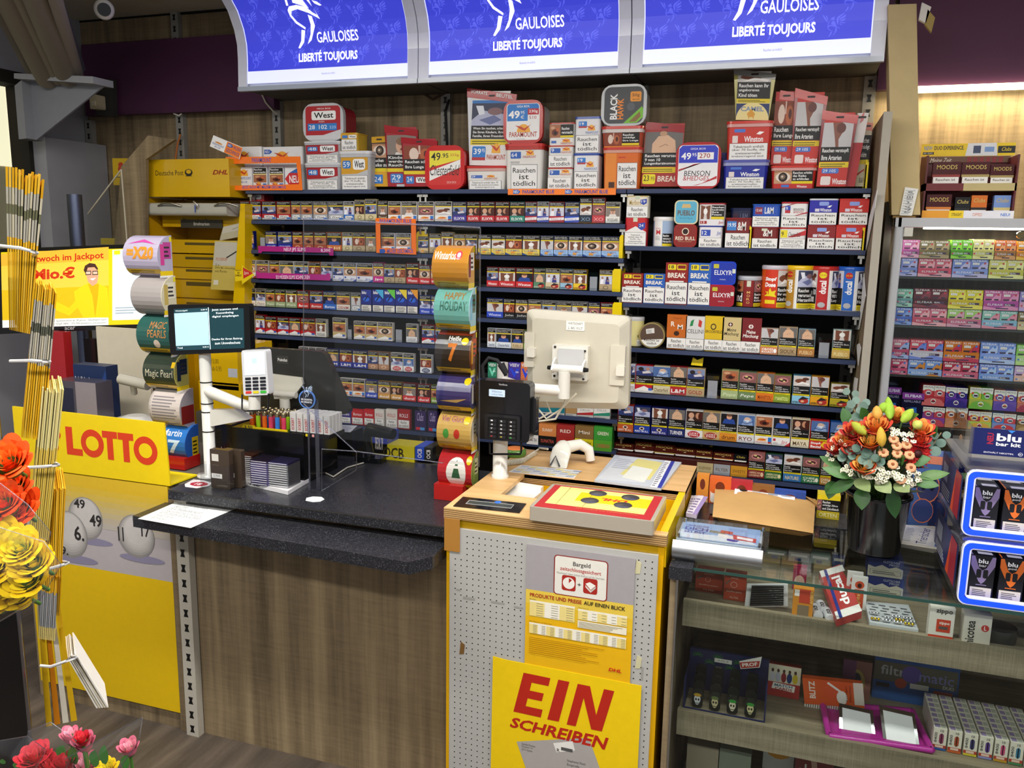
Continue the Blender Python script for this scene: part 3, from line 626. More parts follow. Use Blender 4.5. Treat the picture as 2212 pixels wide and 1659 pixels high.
# right rack: tobacco pouches
def right_row(k,a,h,y=SY+.008):
 w='right rack shelf %s' %['one','two','three','four','five','six'][k]
 pack_row(a,S13,RZ[k],w,h,True,'tobacco pouch',y,.03,group='tobacco pouches on '+w)
BR.update({'mB':('chev','c8202c','','fff','9a1a22','red-white'),'ch':('plain','d9cfae','Chesterfield','6a5a3c','c8c0a0','cream'),'lm':('plain','b8242c','L&M','fff','7a1a1e','dark red'),'go':('plain','b9a47c','GOLD','a02a24','a8926a','sand brown'),'pe':('plain','a9bc86','Pepe','dfe8c8','8a9a6a','pale green'),'pf':('plain','6f8a5a','Pepe','fff','55684a','olive green'),
           'ma':('plain','e07820','MANITOU','7a2a14','a85a18','orange'),'mb':('plain','8aa02a','MANITOU','e8f0a0','66782a','lime green'),'sb':('spirit','8cc8e4','SPIRIT','1f2a3a','3a6a84','sky blue'),'sy':('spirit','e8a41c','SPIRIT','2a1a10','a8761a','golden yellow'),'sg':('spirit','b8a828','SPIRIT','2a2a10','7a7020','olive yellow'),
           'r1':('bull','c0582c','RED BULL','f4e8d8','8a2a24','rust red'),'r2':('bull','2240a4','RED BULL','f4f4ff','16246a','royal blue'),'r3':('bull','2a2f84','RED BULL','f4f4ff','161a54','navy blue'),'tu':('plain','23306c','TURNER','fff','1a2350','dark navy'),'k1':('circ','eceaea','LUCKY','c0242c','d4d4d6','red disc'),'k2':('circ','d0b07a','LUCKY','a83428','c0a46e','golden red-disc'),
           'dr':('plain','e0902c','drum','5a2a14','c8c4bc','orange-white'),'wh':('plain','dfe0e2','RYO','7a3434','c8cacc','pale grey'),'pa':('para','f0eeea','PARAMOUNT','c04a34','e4e2e0','orange sun'),'jp':('jps','f0eeee','Jps','c8323c','dcdada','red cornered'),'my':('plain','e6dcc0','MAYA','6a4a2c','d8ceb2','cream coloured'),'sf':('stopf','d2382a','Stopf-','fff','b8202a','bright red'),'sv':('stopf','2a6ac0','Stopf-','fff','1f4c94','bright blue'),
           'a1':('plain','8a2a30','AMERICAN LEGEND','e8c8a0','5a1c20','wine red'),'a2':('plain','2a6a3a','AMERICAN LEGEND','e8e0b0','1c4426','dark green'),'ca':('plain','3a78b8','NATURE','e8d8a0','c8d4dc','blue-white'),'ct':('plain','2f7a52','CHEETAH','f0f0e0','1f4a34','green'),'cu':('plain','c08a3c','CHEETAH','f0e8d0','5a3a20','brown'),
           'cr':('plain','d98a5c','CROSS ROAD','fff','b0a090','salmon orange'),'si':('plain','b49a72','SIOUX','4a3420','a89478','tan'),'pu':('plain','b47a3c','PUEBLO','e8cf9c','7a98a8','brown'),'pv':('plain','d4b060','PUEBLO','f0e4b0','90a8a8','golden tan')})
_strip0=strip
def strip(a,key):
 st,bg,tx,tc,side,_=BR[key]
 if st== 'bull':
  a.rect(0,0,1,1,bg);a.ell(.5,.64,.16,.2,'f4e8d8');a.ell(.5,.64,.1,.13,'3a1a14');a.txt(tx,.08,.16,.92,.4,tc,.015)
 elif st== 'stopf':
  a.rect(0,0,1,1,bg);a.poly([(.6,.5),(.75,.95),(.95,.9),(1,.3),(.8,.2)],'f4d020');a.txt('Stopf-',.06,.52,.64,.86,'fff',.03,.1);a.txt('Beutel',.06,.12,.64,.46,'fff',.03,.1)
 elif tx in ('AMERICAN LEGEND','CROSS ROAD','CHEETAH'):
  p,q={'A':('AMERICAN','LEGEND'),'C':('CROSS','ROAD')}.get(tx[0])if tx != 'CHEETAH' else ('CHEE','TAH')
  a.rect(0,0,1,1,bg);a.txt(p,.1,.54,.76,.82,tc,.02);a.txt(q,.1,.18,.76,.46,tc,.02);a.ell(.86,.5,.09,.3,tc)
 else:_strip0(a,key)
right_row(2,'1275-1424 cr f,1428-1586 si d 112,1594-1740 pu d 108,1886-2044 pv n 112',.104)
right_row(3,'160-205 wh s,206-362 mB s,352-508 ch p,498-648 lm d 118,644-800 go s,940-1086 pe t 118,1088-1240 pf o,1238-1392 ma d,1388-1534 mb o 112,1546-1700 sb c,1702-1858 sy f,1868-2030 sg c 92',.115)
right_row(4,'56-192 r1 s,196-334 r2 h,342-484 r3 n,486-632 tu d,634-784 k1 k,778-930 k2 d,928-1078 dr m,1076-1226 wh p,1228-1376 pa t,1376-1532 jp m,1536-1694 my k,1696-1856 sf p,1862-2020 sv p',.116)
right_row(5,'1168-1312 a1 o 112,1312-1460 a2 h,1470-1626 ca c,1626-1780 ct o,1784-1880 cu d',.108)
# ================================================================ tubs, boxes and bags of tobacco
def D(a,ops):
 for o in ops:
  k=o[0];f=o[1:]
  if k== 'r':a.rect(*f)
  elif k== 'R':a.rr(*f)
  elif k== 't':a.txt(*f)
  elif k== 'T':a.vtxt(*f)
  elif k== 'p':pic(a.sub(*f[:4]),f[4])
  elif k== 'y':a.poly(*f)
  elif k== 'e':a.ell(*f)
  elif k== 'c':a.circ(*f)
  elif k== 'b':a.bars(*f)
  elif k== 'w':                              # white warning panel, black lettering
   u0,v0,u1,v1,t=f[:5];a.rect(u0-.01,v0-.01,u1+.01,v1+.01,'222');a.rect(u0,v0,u1,v1,'f1f0ee')
   du,dv=(u1-u0)*.07,(v1-v0)*.12
   a.lines(t.split('|'),u0+du,v0+dv,u1-du,v1-dv,'141414',.008,.32,False)
  elif k== 'k':                              # black warning panel, white lettering
   u0,v0,u1,v1,t=f[:5];a.rect(u0,v0,u1,v1,'121212');du,dv=(u1-u0)*.05,(v1-v0)*.1
   a.lines(t.split('|'),u0+du,v0+dv,u1-du,v1-dv,'f0f0f0',.02,.32)
  elif k== 's':                              # orange sun with gull
   u,v,r=f;a.ell(u,v,r,r*1.1,'f2b040',14,0,180);a.poly([(u-r*1.3,v+r*.95),(u-r*.3,v+r*.75),(u+r*.1,v+r*.5),(u+r*1.1,v+r*1.05),(u+r*.2,v+r*.2),(u-.3*r,v+r*.35)],'c8442c')
 return a
RT_='Rauchen|ist|tödlich';RT2='Rauchen|ist tödlich';TB='Tabakrauch enthält|über 70 Stoffe, die|erwiesenermaßen|krebserregend sind.'
def span(px0,px1,pyt,y,z0):
 A,B=Xp(px0,y,z0+.04),Xp(px1,y,z0+.04);return A,B,Zp(pyt,(A+B)/2,y)
def carton(label,px0,px1,pyt,z0,y,d,col,ops,name='tobacco_box',cat='tobacco box',group=None,mat='print',lid=None):
 A,B,z1=span(px0,px1,pyt,y,z0)
 t=thing(name,label,cat,((A+B)/2,y+d/2,z0),group);zl=z1-(z1-z0)*.06 if lid else z1
 b=MB(col,mat);b.rbox((A,y,z0),(B,y+d,zl),min(.012,(B-A)/6),'z');D(b.front(A,B,y-.0004,z0,zl),ops);part('body',b,t)
 if lid:
  b=MB(lid,'gloss');b.rbox((A-.002,y-.002,zl),(B+.002,y+d+.002,z1),.013,'z');part('lid',b,t)
 return z1
def tub(label,px0,px1,pyt,z0,y,d,col,lid,ops,group=None,name='tobacco_tub',lh=.16):
 A,B,z1=span(px0,px1,pyt,y,z0);h=z1-z0;zl=z1-h*lh
 t=thing(name,label,'tobacco tub',((A+B)/2,y+d/2,z0),group)
 b=MB(col,'gloss');w=(B-A)/2;cx=(A+B)/2
 b.rbox((A+.004,y+.006,z0),(B-.004,y+d-.006,zl),.018,'z',taper=.06)
 a=Art(b,(A+.004+w*.06+.006,y+.005+.03*d,z0),(2*w-.02-w*.12,0,0),(0,-.03*d,zl-z0));D(a,ops);part('bucket',b,t)
 b=MB(lid[0],'gloss');b.rbox((A,y,z1-h*lh*.45),(B,y+d,z1),.022,'z');part('lid',b,t)
 b=MB(lid[1],'gloss');b.rbox((A+.002,y+.002,zl),(B-.002,y+d-.002,z1-h*lh*.45),.02,'z');part('rim',b,t)
 return z1
def facing(label,px0,px1,pyt,z0,y,d,rim,ops,group=None,side=None,rot=0.0,r=.24):
 """a tub lying on its side, lid towards the room"""
 A,B,z1=span(px0,px1,pyt,y,z0);w,h=B-A,z1-z0;c=Vector(((A+B)/2,y,z0+h/2))
 t=thing('tobacco_tub',label,'tobacco tub',(c.x,y+d/2,z0),group)
 b=MB(side or rim,'gloss');b.rbox((A+.008,y+.02,z0+.008),(B-.008,y+d,z1-.008),r*w*.8,'y');part('bucket',b,t)
 b=MB(rim,'gloss');b.rbox((A,y,z0),(B,y+.022,z1),r*w,'y');a=b.front(A,B,y-.0005,z0,z1);D(a,ops);part('lid',b,t)
 return z1
def bag(label,q,y,ops,top='a8202c',group=None,edge='8a1a22',tb=.04):
 """a stand-up bag; q = four photo points of its front: upper left, upper right, lower right, lower left"""
 P=[W(p[0],p[1],y=y)for p in q];tl,tr,br,bl=P
 t=thing('tobacco_bag',label,'tobacco bag',((bl.x+br.x)/2,y+.02,min(bl.z,br.z)),group)
 b=MB(edge,'gloss');n=5;rings=[]
 for i in range(n+1):
  f=i/n;L=bl.lerp(tl,f);R=br.lerp(tr,f);th=tb*(1-f)**.7+.004
  rings.append([L,L.lerp(R,.5),R,R+Vector((0,th*.6,0)),L.lerp(R,.5)+Vector((0,th,0)),L+Vector((0,th*.6,0))])
 b.loft(rings,None,None,False);a=Art(b,bl+Vector((0,-.0005,0)),br-bl,((tl-bl)+(tr-br))/2);D(a,ops);part('pouch',b,t)
 b=MB(top,'gloss');f=.88;L0,R0=bl.lerp(tl,f),br.lerp(tr,f);v=Vector((0,-.002,0));v2=Vector((0,.006,0))
 b.loft([[L0+v,R0+v,R0+v2,L0+v2],[tl+v,tr+v,tr+v2,tl+v2]],None,None,False);m_=L0.lerp(tr,.5)+Vector((0,-.0024,0));Art(b,m_-Vector((.014,0,.003)),(.028,0,0),(0,0,.007)).rr(0,0,1,1,.4,'2a1a1a');part('zip_top',b,t);return t
ZT=1.948;YT=3.412
GT='tobacco goods on the top shelf'
# white carton display with orange frame
for px0,px1,l in ((492,566,'left white carton with orange sun behind the orange frame'),(568,655,'right white carton with orange sun and blue tag behind the orange frame')):
 carton(l,px0,px1,317,ZT,3.47,.14,'eceef0',[('s',.5,.72,.16),('t','PARAMOUNT',.2,.62,.84,.72,'4a6ab0'),('y',[(.06,.84),(.2,.84),(.26,.89),(.2,.94),(.06,.94)],'2f5fb8'),('t','NEU',.08,.86,.19,.92,'fff')],'display_carton','carton',GT)
for i,(px0,px1,k)in enumerate(((510,545,0),(547,577,1),(582,613,1))):
 A,B,z1=span(px0,px1,361,3.44,ZT);b=MB('eceef2','gloss');b.box((A,3.44,ZT),(B,3.466,z1));a=b.front(A,B,3.4395,ZT,z1)
 if k:D(a,[('k',.04,.72,.96,.96,'Rauchen|verursacht'),('r',.04,.68,.96,.71,'e6cf1c'),('p',.04,.34,.96,.67,'t'),('s',.4,.14,.2),('r',.7,.05,.95,.3,'2f78cc')])
 else:D(a,[('s',.5,.62,.26),('t','PARAMOUNT',.06,.46,.94,.58,'3a5fb0'),('t','BLUE',.3,.32,.7,.4,'3a5fb0')])
 one('cigarette_pack',b,'white pack behind the orange frame, %s of three from left' % ORD[i],'cigarette pack','packs behind the orange frame')
A,B,z1=span(616,647,361,3.44,ZT);b=MB('eceef2','print');b.box((A,3.44,ZT),(B,3.446,z1));a=b.front(A,B,3.4395,ZT,z1);a.poly([(0,.5),(.3,.2),(1,.2),(1,.75),(.3,.75)],'d02a34');a.poly([(.1,0),(1,0),(1,.2),(.3,.2)],'2f6fc0');a.poly([(.3,.75),(1,.75),(1,1)],'2f6fc0');a.txt('NEU',.3,.32,.96,.64,'fff',.02)
one('arrow_card',b,'red arrow card reading NEU inside the orange frame','card')
def frame_sign(label,q_out,q_in,y,texts,col='ff7a1e'):
 O=[W(*p,y=y)for p in q_out];I=[W(*p,y=y)for p in q_in];b=MB(col,'gloss');n=4
 for k in range(n):
  j=(k+1)% n;f=[O[k],O[j],I[j],I[k]];b.loft([[p for p in f],[p+Vector((0,.003,0))for p in f]],None,None,False)
 for t,bx,c in texts:
  a=Art(b,W(bx[0],bx[3],y=y-.0006),W(bx[2],bx[3],y=y-.0006)-W(bx[0],bx[3],y=y-.0006),W(bx[0],bx[1],y=y-.0006)-W(bx[0],bx[3],y=y-.0006))
  if t== '#':a.poly([(0,0),(.8,0),(1,.5),(.8,1),(0,1)],c)
  else:a.txt(t,0,0,1,1,c,.015)
 return one('shelf_frame_sign',b,label,'shelf sign')
frame_sign('wide orange frame sign clipped before the white cartons',[(487,339),(648,338),(653,411),(495,411)],[(494,354),(640,352),(646,398),(501,401)],3.39,[('PARAMOUNT',(544,341,586,351),'5a5ab4'),('JETZT AUCH MIT MILDEM GESCHMACK',(523,401,618,409),'5a5ab4')])
frame_sign('square orange frame sign around two white packs on second cigarette shelf',[(811,471),(898,473),(899,550),(813,546)],[(821,485),(888,486),(889,538),(822,536)],3.385,[('PARAMOUNT BLUE',(820,473,889,483),'5a5ab4'),('#',(820,538,833,547),'2a55b0'),('MILDER GESCHMACK',(836,538,893,547),'5a5ab4')])
b=MB('ffffff','gloss');q=[W(*p,y=3.38)for p in ((461,292),(523,318),(517,344),(453,316))];b.loft([[p for p in q],[p+Vector((0,.003,0))for p in q]],None,None,False)
a=Art(b,q[3]+Vector((0,-.0005,0)),q[2]-q[3],q[0]-q[3]);a.rect(.48,.02,.98,.98,'ff8a2a');D(a,[('s',.24,.5,.12),('t','PARAMOUNT',.05,.3,.44,.46,'3a5fb0'),('t','BLUE',.15,.12,.34,.24,'3a5fb0'),('y',[(.52,.6),(.64,.6),(.7,.75),(.64,.9),(.52,.9)],'2a55b0'),('t','NEU',.53,.66,.64,.84,'fff'),('t','MILDER',.72,.6,.96,.86,'2a4aa0'),('t','GESCHMACK',.52,.16,.96,.46,'2a4aa0')])
one('hanging_tag',b,'tilted white and orange tag above the left end of top shelf','tag')
b=MB('ff8428','print');q0,q1=W(1097,421,y=3.388),W(1330,420,y=3.388);q2=W(1097,408,y=3.388);b.box((q0.x,3.388,q0.z),(q1.x,3.39,q2.z));a=b.front(q0.x,q1.x,3.3875,q0.z,q2.z)
for u in (.05,.54):D(a,[('y',[(u,.15),(u+.05,.15),(u+.07,.5),(u+.05,.85),(u,.85)],'2a62b8'),('t','NEU',u+.005,.28,u+.05,.74,'fff'),('t','PARAMOUNT BLUE',u+.09,.2,u+.39,.82,'3a4fa8',.02)])
one('shelf_strip',b,'orange shelf strip with blue lettering under the white boxes','shelf sign')
WST=lambda n,c:[('r',.0,0,1,1,c),('y',[(0,.48),(.6,.5),(1,.62),(1,0),(0,0)],'c3c4c8'),('R',.05,.66,.36,.9,.05,'3a7fcc'),('t',n,.08,.7,.32,.86,'fff'),('R',.44,.62,.9,.95,.08,'f8f8f8'),('t','West',.5,.68,.85,.9,'111',.02),('w',.03,.02,.97,.44,TB)]
z=tub('lower red and grey tub of three-tub stack beside the white cartons',655,735,352,ZT,YT,.13,'b3b4b8',('d8d9de','b8bac0'),WST('48','a8202c'),GT)
z=tub('middle red and grey tub of three-tub stack beside the white cartons',653,736,305,z,YT,.13,'b3b4b8',('d8d9de','b8bac0'),WST('48','a8202c'),GT)
facing('red and white lidded tub lying on its side atop the stack of red tubs',655,742,223,z,YT,.13,'c9cbd2',[('R',.07,.05,.93,.93,.1,'b3202c'),('y',[(.07,.16),(.5,.16),(.93,.3),(.93,.08),(.9,.05),(.12,.05),(.07,.1)],'d5d6da'),('t','MEGA BOX',.36,.84,.7,.88,'fff'),('R',.22,.56,.82,.8,.05,'fafafa'),('t','West',.28,.61,.76,.76,'111',.02),('t','RED',.4,.5,.54,.53,'fff'),('r',.12,.28,.84,.47,'2f7fd0'),('t','28',.15,.32,.3,.43,'fff',.01),('t','102',.4,.32,.6,.43,'fff',.01),('t','225',.66,.33,.82,.4,'cfe4ff')],GT,'9c2430')
z=tub('yellow and grey tub with clear lid, price 59, beside the red tubs',730,800,326,ZT,YT,.1,'b9babc',('e0e1e6','c0c2c8'),[('r',0,0,1,1,'d8a028')]+WST('59','d8a028')[1:],GT)
carton('small yellow box with bold warning on top of the yellow tub',736,772,287,z,YT,.1,'d8b038',[('r',0,.72,1,1,'d8a52a'),('r',.1,.75,.42,.92,'3a7fcc'),('R',.48,.74,.95,.94,.05,'f6f6f6'),('t','West',.53,.78,.9,.9,'111',.02),('w',.05,.03,.95,.68,RT2)],group=GT,lid='d8a52a')
bag('black and yellow bag reading Rauchen Risiko beside the yellow tub',[(803,296),(836,294),(838,403),(803,403)],3.47,[('r',0,0,1,1,'1c1a18'),('r',0,0,1,.3,'e0a828'),('r',0,.3,1,.37,'e8d020'),('k',0,.38,1,.58,'Rauchen|Risiko zu'),('p',.05,.58,1,.86,'e'),('r',.12,.06,.7,.24,'3a7fcc'),('t','24',.16,.1,.6,.2,'fff')],'d8a52a',GT,'3a3020')
bag('tall dark red bag with baby picture, price 29.95, behind the lung bag',[(830,270),(903,280),(903,403),(838,403)],3.455,[('r',0,0,1,1,'a82430'),('p',.02,.46,.98,.87,'b'),('k',0,.32,1,.54,'Kinder von|werden|Rauchern'),('r',0,.25,1,.31,'e8d020'),('R',.1,.06,.52,.22,.03,'3a7fcc'),('t','29',.14,.12,.44,.2,'fff'),('t','100',.16,.07,.4,.11,'fff'),('r',.3,0,1,.04,'c9cad0')],'a8202c',GT)
bag('wide dark red bag with white lung picture, price 24, beside red square tub',[(866,296),(945,304),(945,403),(874,403)],3.43,[('r',0,0,1,1,'a82430'),('p',.02,.5,.98,.86,'l'),('k',0,.34,1,.58,'Rauchen schädigt|Ihre Lunge'),('r',0,.26,1,.33,'e8d020'),('R',.06,.06,.3,.22,.03,'3a7fcc'),('t','24',.09,.1,.24,.2,'fff'),('R',.36,.08,.8,.2,.03,'f4f4f4'),('t','West',.4,.1,.76,.19,'111',.02)],'a8202c',GT)
facing('red square tub with yellow price 49.95 and slanted white band',918,1003,314,ZT,YT,.12,'cc2c2c',[('R',.1,.1,.92,.9,.06,'d22e2c'),('y',[(.12,.5),(.9,.68),(.9,.88),(.12,.88)],'f0e23c'),('y',[(.12,.2),(.9,.5),(.9,.68),(.12,.42)],'f4f2f0'),('t','49',.16,.66,.4,.84,'222',.01),('t','.95',.42,.72,.6,.82,'222',.01),('t','255g',.64,.74,.86,.81,'c03a2c'),('t','Chesterfield',.14,.32,.88,.56,'222',0,.3),('t','GIGA BOX',.56,.14,.8,.19,'f0c8c0')],GT)
z=tub('low white tub with red lid and orange sun under the tall blue bag',1004,1090,358,ZT,YT,.1,'e9e7e2',('c8322e','d8a8a0'),[('R',.08,.62,.42,.78,.02,'4a6fc0'),('t','29',.1,.65,.2,.75,'fff'),('s',.68,.66,.12),('t','PARAMOUNT',.48,.54,.88,.64,'b04a34'),('w',.02,.02,.98,.48,'|'.join(TB.split('|')[:1])+' über 70|Stoffe, die erwiesenermaßen|krebserregend sind.')],GT,lh=.22)
t=bag('tall blue bag headed VORRATS BEUTEL with hospital picture',[(1009,190),(1117,204),(1094,358),(1014,357)],3.45,[('r',0,0,1,1,'e9e8e6'),('r',0,.84,1,.88,'3a7fcc'),('p',.0,.52,1,.84,'h'),('k',0,.36,1,.54,'Wenn Sie rauchen, schaden|Sie Ihren Kindern, Ihrer|Familie, Ihren Freunden'),('r',0,.28,1,.355,'e8d020'),('b',.04,.29,.96,.35,2,'6a6020'),('R',.06,.08,.42,.26,.02,'2f7fd0'),('t','39',.1,.15,.3,.23,'fff',.01),('t','95',.32,.18,.4,.23,'fff'),('r',.06,.07,.42,.11,'b8343c'),('s',.7,.17,.12),('t','PARAMOUNT',.46,.08,.96,.15,'b8442e',.01)],'b02a30',GT,'dfe2ea')
A=W(1012,200,y=3.446);B=W(1100,211,y=3.446);b=MB('b02a30','print');a=Art(b,W(1014,203,y=3.4455),W(1112,217,y=3.4455)-W(1014,203,y=3.4455),(0,0,.03));a.txt('VORRATS',.03,.15,.4,.62,'fff',.02);a.txt('BEUTEL',.6,.15,.96,.62,'fff',.02)
part('lettering',b,t)
z=tub('white tub with red lid and large warning under the red square tub',1087,1172,310,ZT,YT,.13,'e9e7e2',('c8322e','b83028'),[('R',.1,.78,.42,.95,.02,'2f62b8'),('t','64',.13,.82,.3,.92,'fff'),('s',.7,.86,.12),('t','PARAMOUNT',.48,.79,.88,.85,'b8442e'),('b',.1,.66,.5,.72,2,'999999'),('w',.12,.02,.92,.62,RT_)],GT,lh=.13)
facing('red rimmed square tub with blue price panel 49.95 and orange sun',1087,1172,216,z,YT,.13,'bc2c2a',[('R',.08,.08,.92,.92,.08,'f2f1f0'),('y',[(.1,.52),(.62,.52),(.62,.8),(.9,.8),(.9,.86),(.86,.91),(.14,.91),(.1,.86)],'2f7fd0'),('t','GIGA BOX',.34,.83,.66,.88,'fff',.01),('t','49',.13,.58,.42,.76,'fff',.03),('t','95',.44,.68,.54,.75,'fff'),('t','€',.44,.57,.53,.65,'fff'),('r',.62,.66,.9,.8,'c02c3a'),('t','230g',.65,.69,.87,.77,'fff',.01),('t','510',.66,.56,.84,.63,'b02c3a'),('s',.52,.26,.17),('t','PARAMOUNT',.16,.15,.86,.27,'b8442e',.01),('b',.34,.1,.66,.12,1,'aaaaaa')],GT,'c8c4c0')
P9=lambda:[('R',.1,.7,.5,.93,.02,'2f62b8'),('t','9',.13,.75,.24,.9,'fff'),('s',.74,.8,.16),('t','PARAMOUNT',.52,.68,.96,.78,'b8442e'),('w',.03,.02,.97,.58,RT2)]
z=carton('lowest of three small white boxes with red lids',1182,1235,362,ZT,YT,.08,'e9e7e2',P9(),group=GT,lid='b83a34')
z=carton('middle one of three small white boxes with red lids',1184,1237,314,z,YT,.08,'e9e7e2',P9(),group=GT,lid='b83a34')
carton('topmost of three small white boxes, dark ear picture in front',1186,1240,265,z,YT,.08,'e9e7e2',[('r',.02,.36,.98,.98,'141414'),('p',.02,.36,.46,.98,'t'),('k',.48,.5,.97,.9,'Rauchen|verursacht'),('r',.46,.37,.98,.46,'e8d020'),('s',.7,.14,.16),('t','PARAMOUNT',.48,.04,.95,.14,'b8442e'),('r',.1,.1,.3,.22,'4a6fc0')],group=GT,lid='b83a34')
P19=lambda:[('R',.15,.76,.48,.93,.02,'2f7fd0'),('t','19',.19,.82,.36,.9,'fff',.01),('r',.15,.74,.48,.79,'b8343c'),('s',.66,.66,.15),('t','PARAMOUNT',.44,.56,.94,.64,'4a6ab0'),('w',.06,.02,.96,.52,RT_)]
z=carton('lower of two tall white boxes with blue lids',1238,1292,331,ZT,YT,.08,'e8e8ea',P19(),group=GT,lid='2f4fa8')
carton('upper of two tall white boxes with blue lids',1241,1295,252,z,YT,.08,'e8e8ea',P19(),group=GT,lid='2f4fa8')
z=tub('orange tub with red lid and white warning on its right half',1298,1384,318,ZT,YT,.12,'d8641e',('c8322a','d8a090'),[('r',0,0,1,1,'dc6a1e'),('y',[(0,0),(.34,0),(.34,1),(0,1)],'e88a34'),('b',.4,.86,.7,.92,1,'c03020'),('w',.38,.03,.98,.72,RT_),('r',.12,.04,.3,.2,'4a2a1a')],GT,lh=.13)
z=tub('short red tub with lung picture on top of the orange tub',1297,1390,272,z,YT,.12,'b8482a',('c8322a','d0c8c4'),[('r',0,.12,1,1,'7a2c1c'),('p',.02,.14,.5,.98,'l'),('k',.5,.3,.98,.98,'Rauchen|schädigt|Ihre Lunge'),('r',.5,.14,.98,.28,'e8d020'),('r',0,0,1,.1,'e0822a')],GT,lh=.3)
facing('dark grey clear-rimmed square tub with orange and white upright lettering',1298,1396,182,z,YT,.12,'b4b8bc',[('R',.07,.06,.93,.94,.16,'47494e'),('T','BLACK',.2,.16,.36,.78,'f2f2f2',.03),('T','HAWK',.36,.16,.5,.66,'ee8a2a',.03),('R',.64,.58,.88,.82,.04,'ee9a34'),('t','50g',.68,.68,.84,.77,'5a3a14',.01),('t','44.50',.68,.61,.84,.65,'5a3a14'),('y',[(.5,.06),(.9,.46),(.93,.4),(.93,.2),(.8,.07)],'7ac03a'),('y',[(.62,.09),(.86,.34),(.88,.22),(.78,.1)],'8a6a3c'),('c',.66,.46,.1,'5c5f66')],GT,'a8a49c')
bag('grey and red bag with bare back picture and yellow price 23.95',[(1396,263),(1479,271),(1468,403),(1384,403)],3.45,[('r',0,0,1,1,'a8302a'),('p',.02,.53,.98,.87,'d'),('k',0,.32,1,.54,'Rauchen verursacht|9 von 10|Lungenkarzinomen'),('r',0,.22,1,.31,'e8d020'),('b',.03,.24,.9,.3,2,'6a6020'),('R',.03,.04,.36,.2,.03,'f0e020'),('t','23',.06,.09,.2,.18,'222',.01),('t','.95',.22,.1,.34,.16,'222'),('t','BREAK',.42,.08,.95,.17,'f4e8d8',.02)],'a02a30',GT)
facing('red rimmed square tub, blue upper half with price 49 and 270',1458,1555,307,ZT,YT,.12,'b83034',[('R',.06,.06,.94,.94,.09,'f0eff2'),('y',[(.07,.56),(.93,.56),(.93,.86),(.86,.93),(.14,.93),(.07,.86)],'2a3ac4'),('t','GIGA BOX',.32,.84,.66,.88,'fff'),('t','49',.12,.63,.34,.78,'fff',.02),('t','95',.36,.7,.46,.77,'fff'),('r',.48,.63,.84,.78,'f4f4f4'),('t','270',.52,.66,.76,.76,'a82a34',.01),('t','BENSON',.2,.28,.78,.39,'222',.0,.1),('t','&HEDGES',.18,.18,.76,.28,'b82a34',0,.1),('y',[(.07,.42),(.5,.54),(.6,.56),(.4,.53),(.07,.38)],'c0303a'),('y',[(.93,.22),(.5,.08),(.4,.07),(.6,.12),(.93,.28)],'c0303a')],GT)
carton('dark blue tub standing behind the blue and white square tub',1550,1566,330,ZT,3.53,.08,'22338c',[],group=GT)
WN=lambda c:[('r',0,0,1,1,c),('R',.12,.84,.4,.94,.02,'4a78d0'),('R',.08,.52,.22,.74,.02,'e8dcd8'),('t','Winston',.38,.54,.86,.72,'fff',.02),('y',[(.68,.78),(.78,.76),(.88,.84),(.76,.86)],'fff'),('w',.02,.01,.98,.5,TB)]
z=tub('dark blue tub with clear lid under the tall red tub',1558,1660,345,ZT,YT,.12,'23309c',('5a5fb0','9aa0cc'),WN('23309c'),GT,lh=.2)
z=tub('tall bright red tub with bird emblem standing on the blue tub',1565,1668,261,z,YT,.12,'c8342c',('d23a30','d8a09c'),WN('cc362c'),GT,lh=.15)
bag('yellow bag with camel and black warning on top of the red tub',[(1585,148),(1677,160),(1660,260),(1589,259)],3.44,[('r',0,0,1,1,'e8d67c'),('r',0,0,1,.34,'23356c'),('e',.5,.0,.5,.36,'f0e09a',16,0,180),('p',.0,.76,1,1,'c'),('k',0,.44,1,.78,'Rauchen kann Ihr|ungeborenes|Kind töten'),('r',0,.36,1,.44,'e8d020'),('b',.04,.37,.9,.43,2,'6a6020'),('t','CAMEL',.14,.18,.84,.28,'8a98b8',.03),('e',.46,.12,.12,.06,'e0a030'),('r',.38,.03,.41,.1,'e0a030'),('r',.52,.03,.55,.1,'e0a030'),('e',.46,.17,.05,.05,'e0a030')],'8a8a88',GT,'b8b060')
z=tub('short red tub with eye picture below the tall red bags',1663,1765,357,ZT,YT,.13,'c4302c',('d03a30','d8a09c'),[('r',0,0,1,.28,'c4302c'),('p',.0,.28,.46,1,'e'),('k',.46,.42,1,1,'Rauchen erhöht|das Risiko|zu erblinden'),('r',.46,.28,1,.42,'e8d020'),('t','Winston',.6,.06,.86,.2,'fff',.01),('r',.2,.08,.4,.22,'4a78d0')],GT,lh=.22)
RB=lambda t,k:[('r',0,0,1,1,'c8342e'),('p',.0,.52,1,.87,k),('k',0,.34,1,.54,t),('r',0,.26,1,.335,'e8d020'),('b',.04,.27,.9,.33,2,'6a6020'),('R',.12,.18,.7,.25,.02,'4a78d0'),('t','29 105',.16,.195,.6,.235,'fff'),('R',.12,.02,.46,.14,.02,'ece2de'),('t','Winston',.52,.03,1,.11,'fff',.02)]
bag('red bag with white tooth picture, partly behind the leg bag',[(1686,195),(1716,200),(1712,356),(1664,356)],3.48,RB('Rauchen|Ihre Lunge','l'),'c02c2a',GT)
bag('tall red bag with bare leg picture standing on the eye tub',[(1718,190),(1789,209),(1764,356),(1708,356)],3.46,RB('Rauchen verstopft|Ihre Arterien','f'),'c02c2a',GT)
bag('red bag with bare leg picture standing on the shelf at right',[(1777,238),(1855,249),(1826,403),(1763,403)],3.43,RB('Rauchen verstopft|Ihre Arterien','f'),'c02c2a',GT)
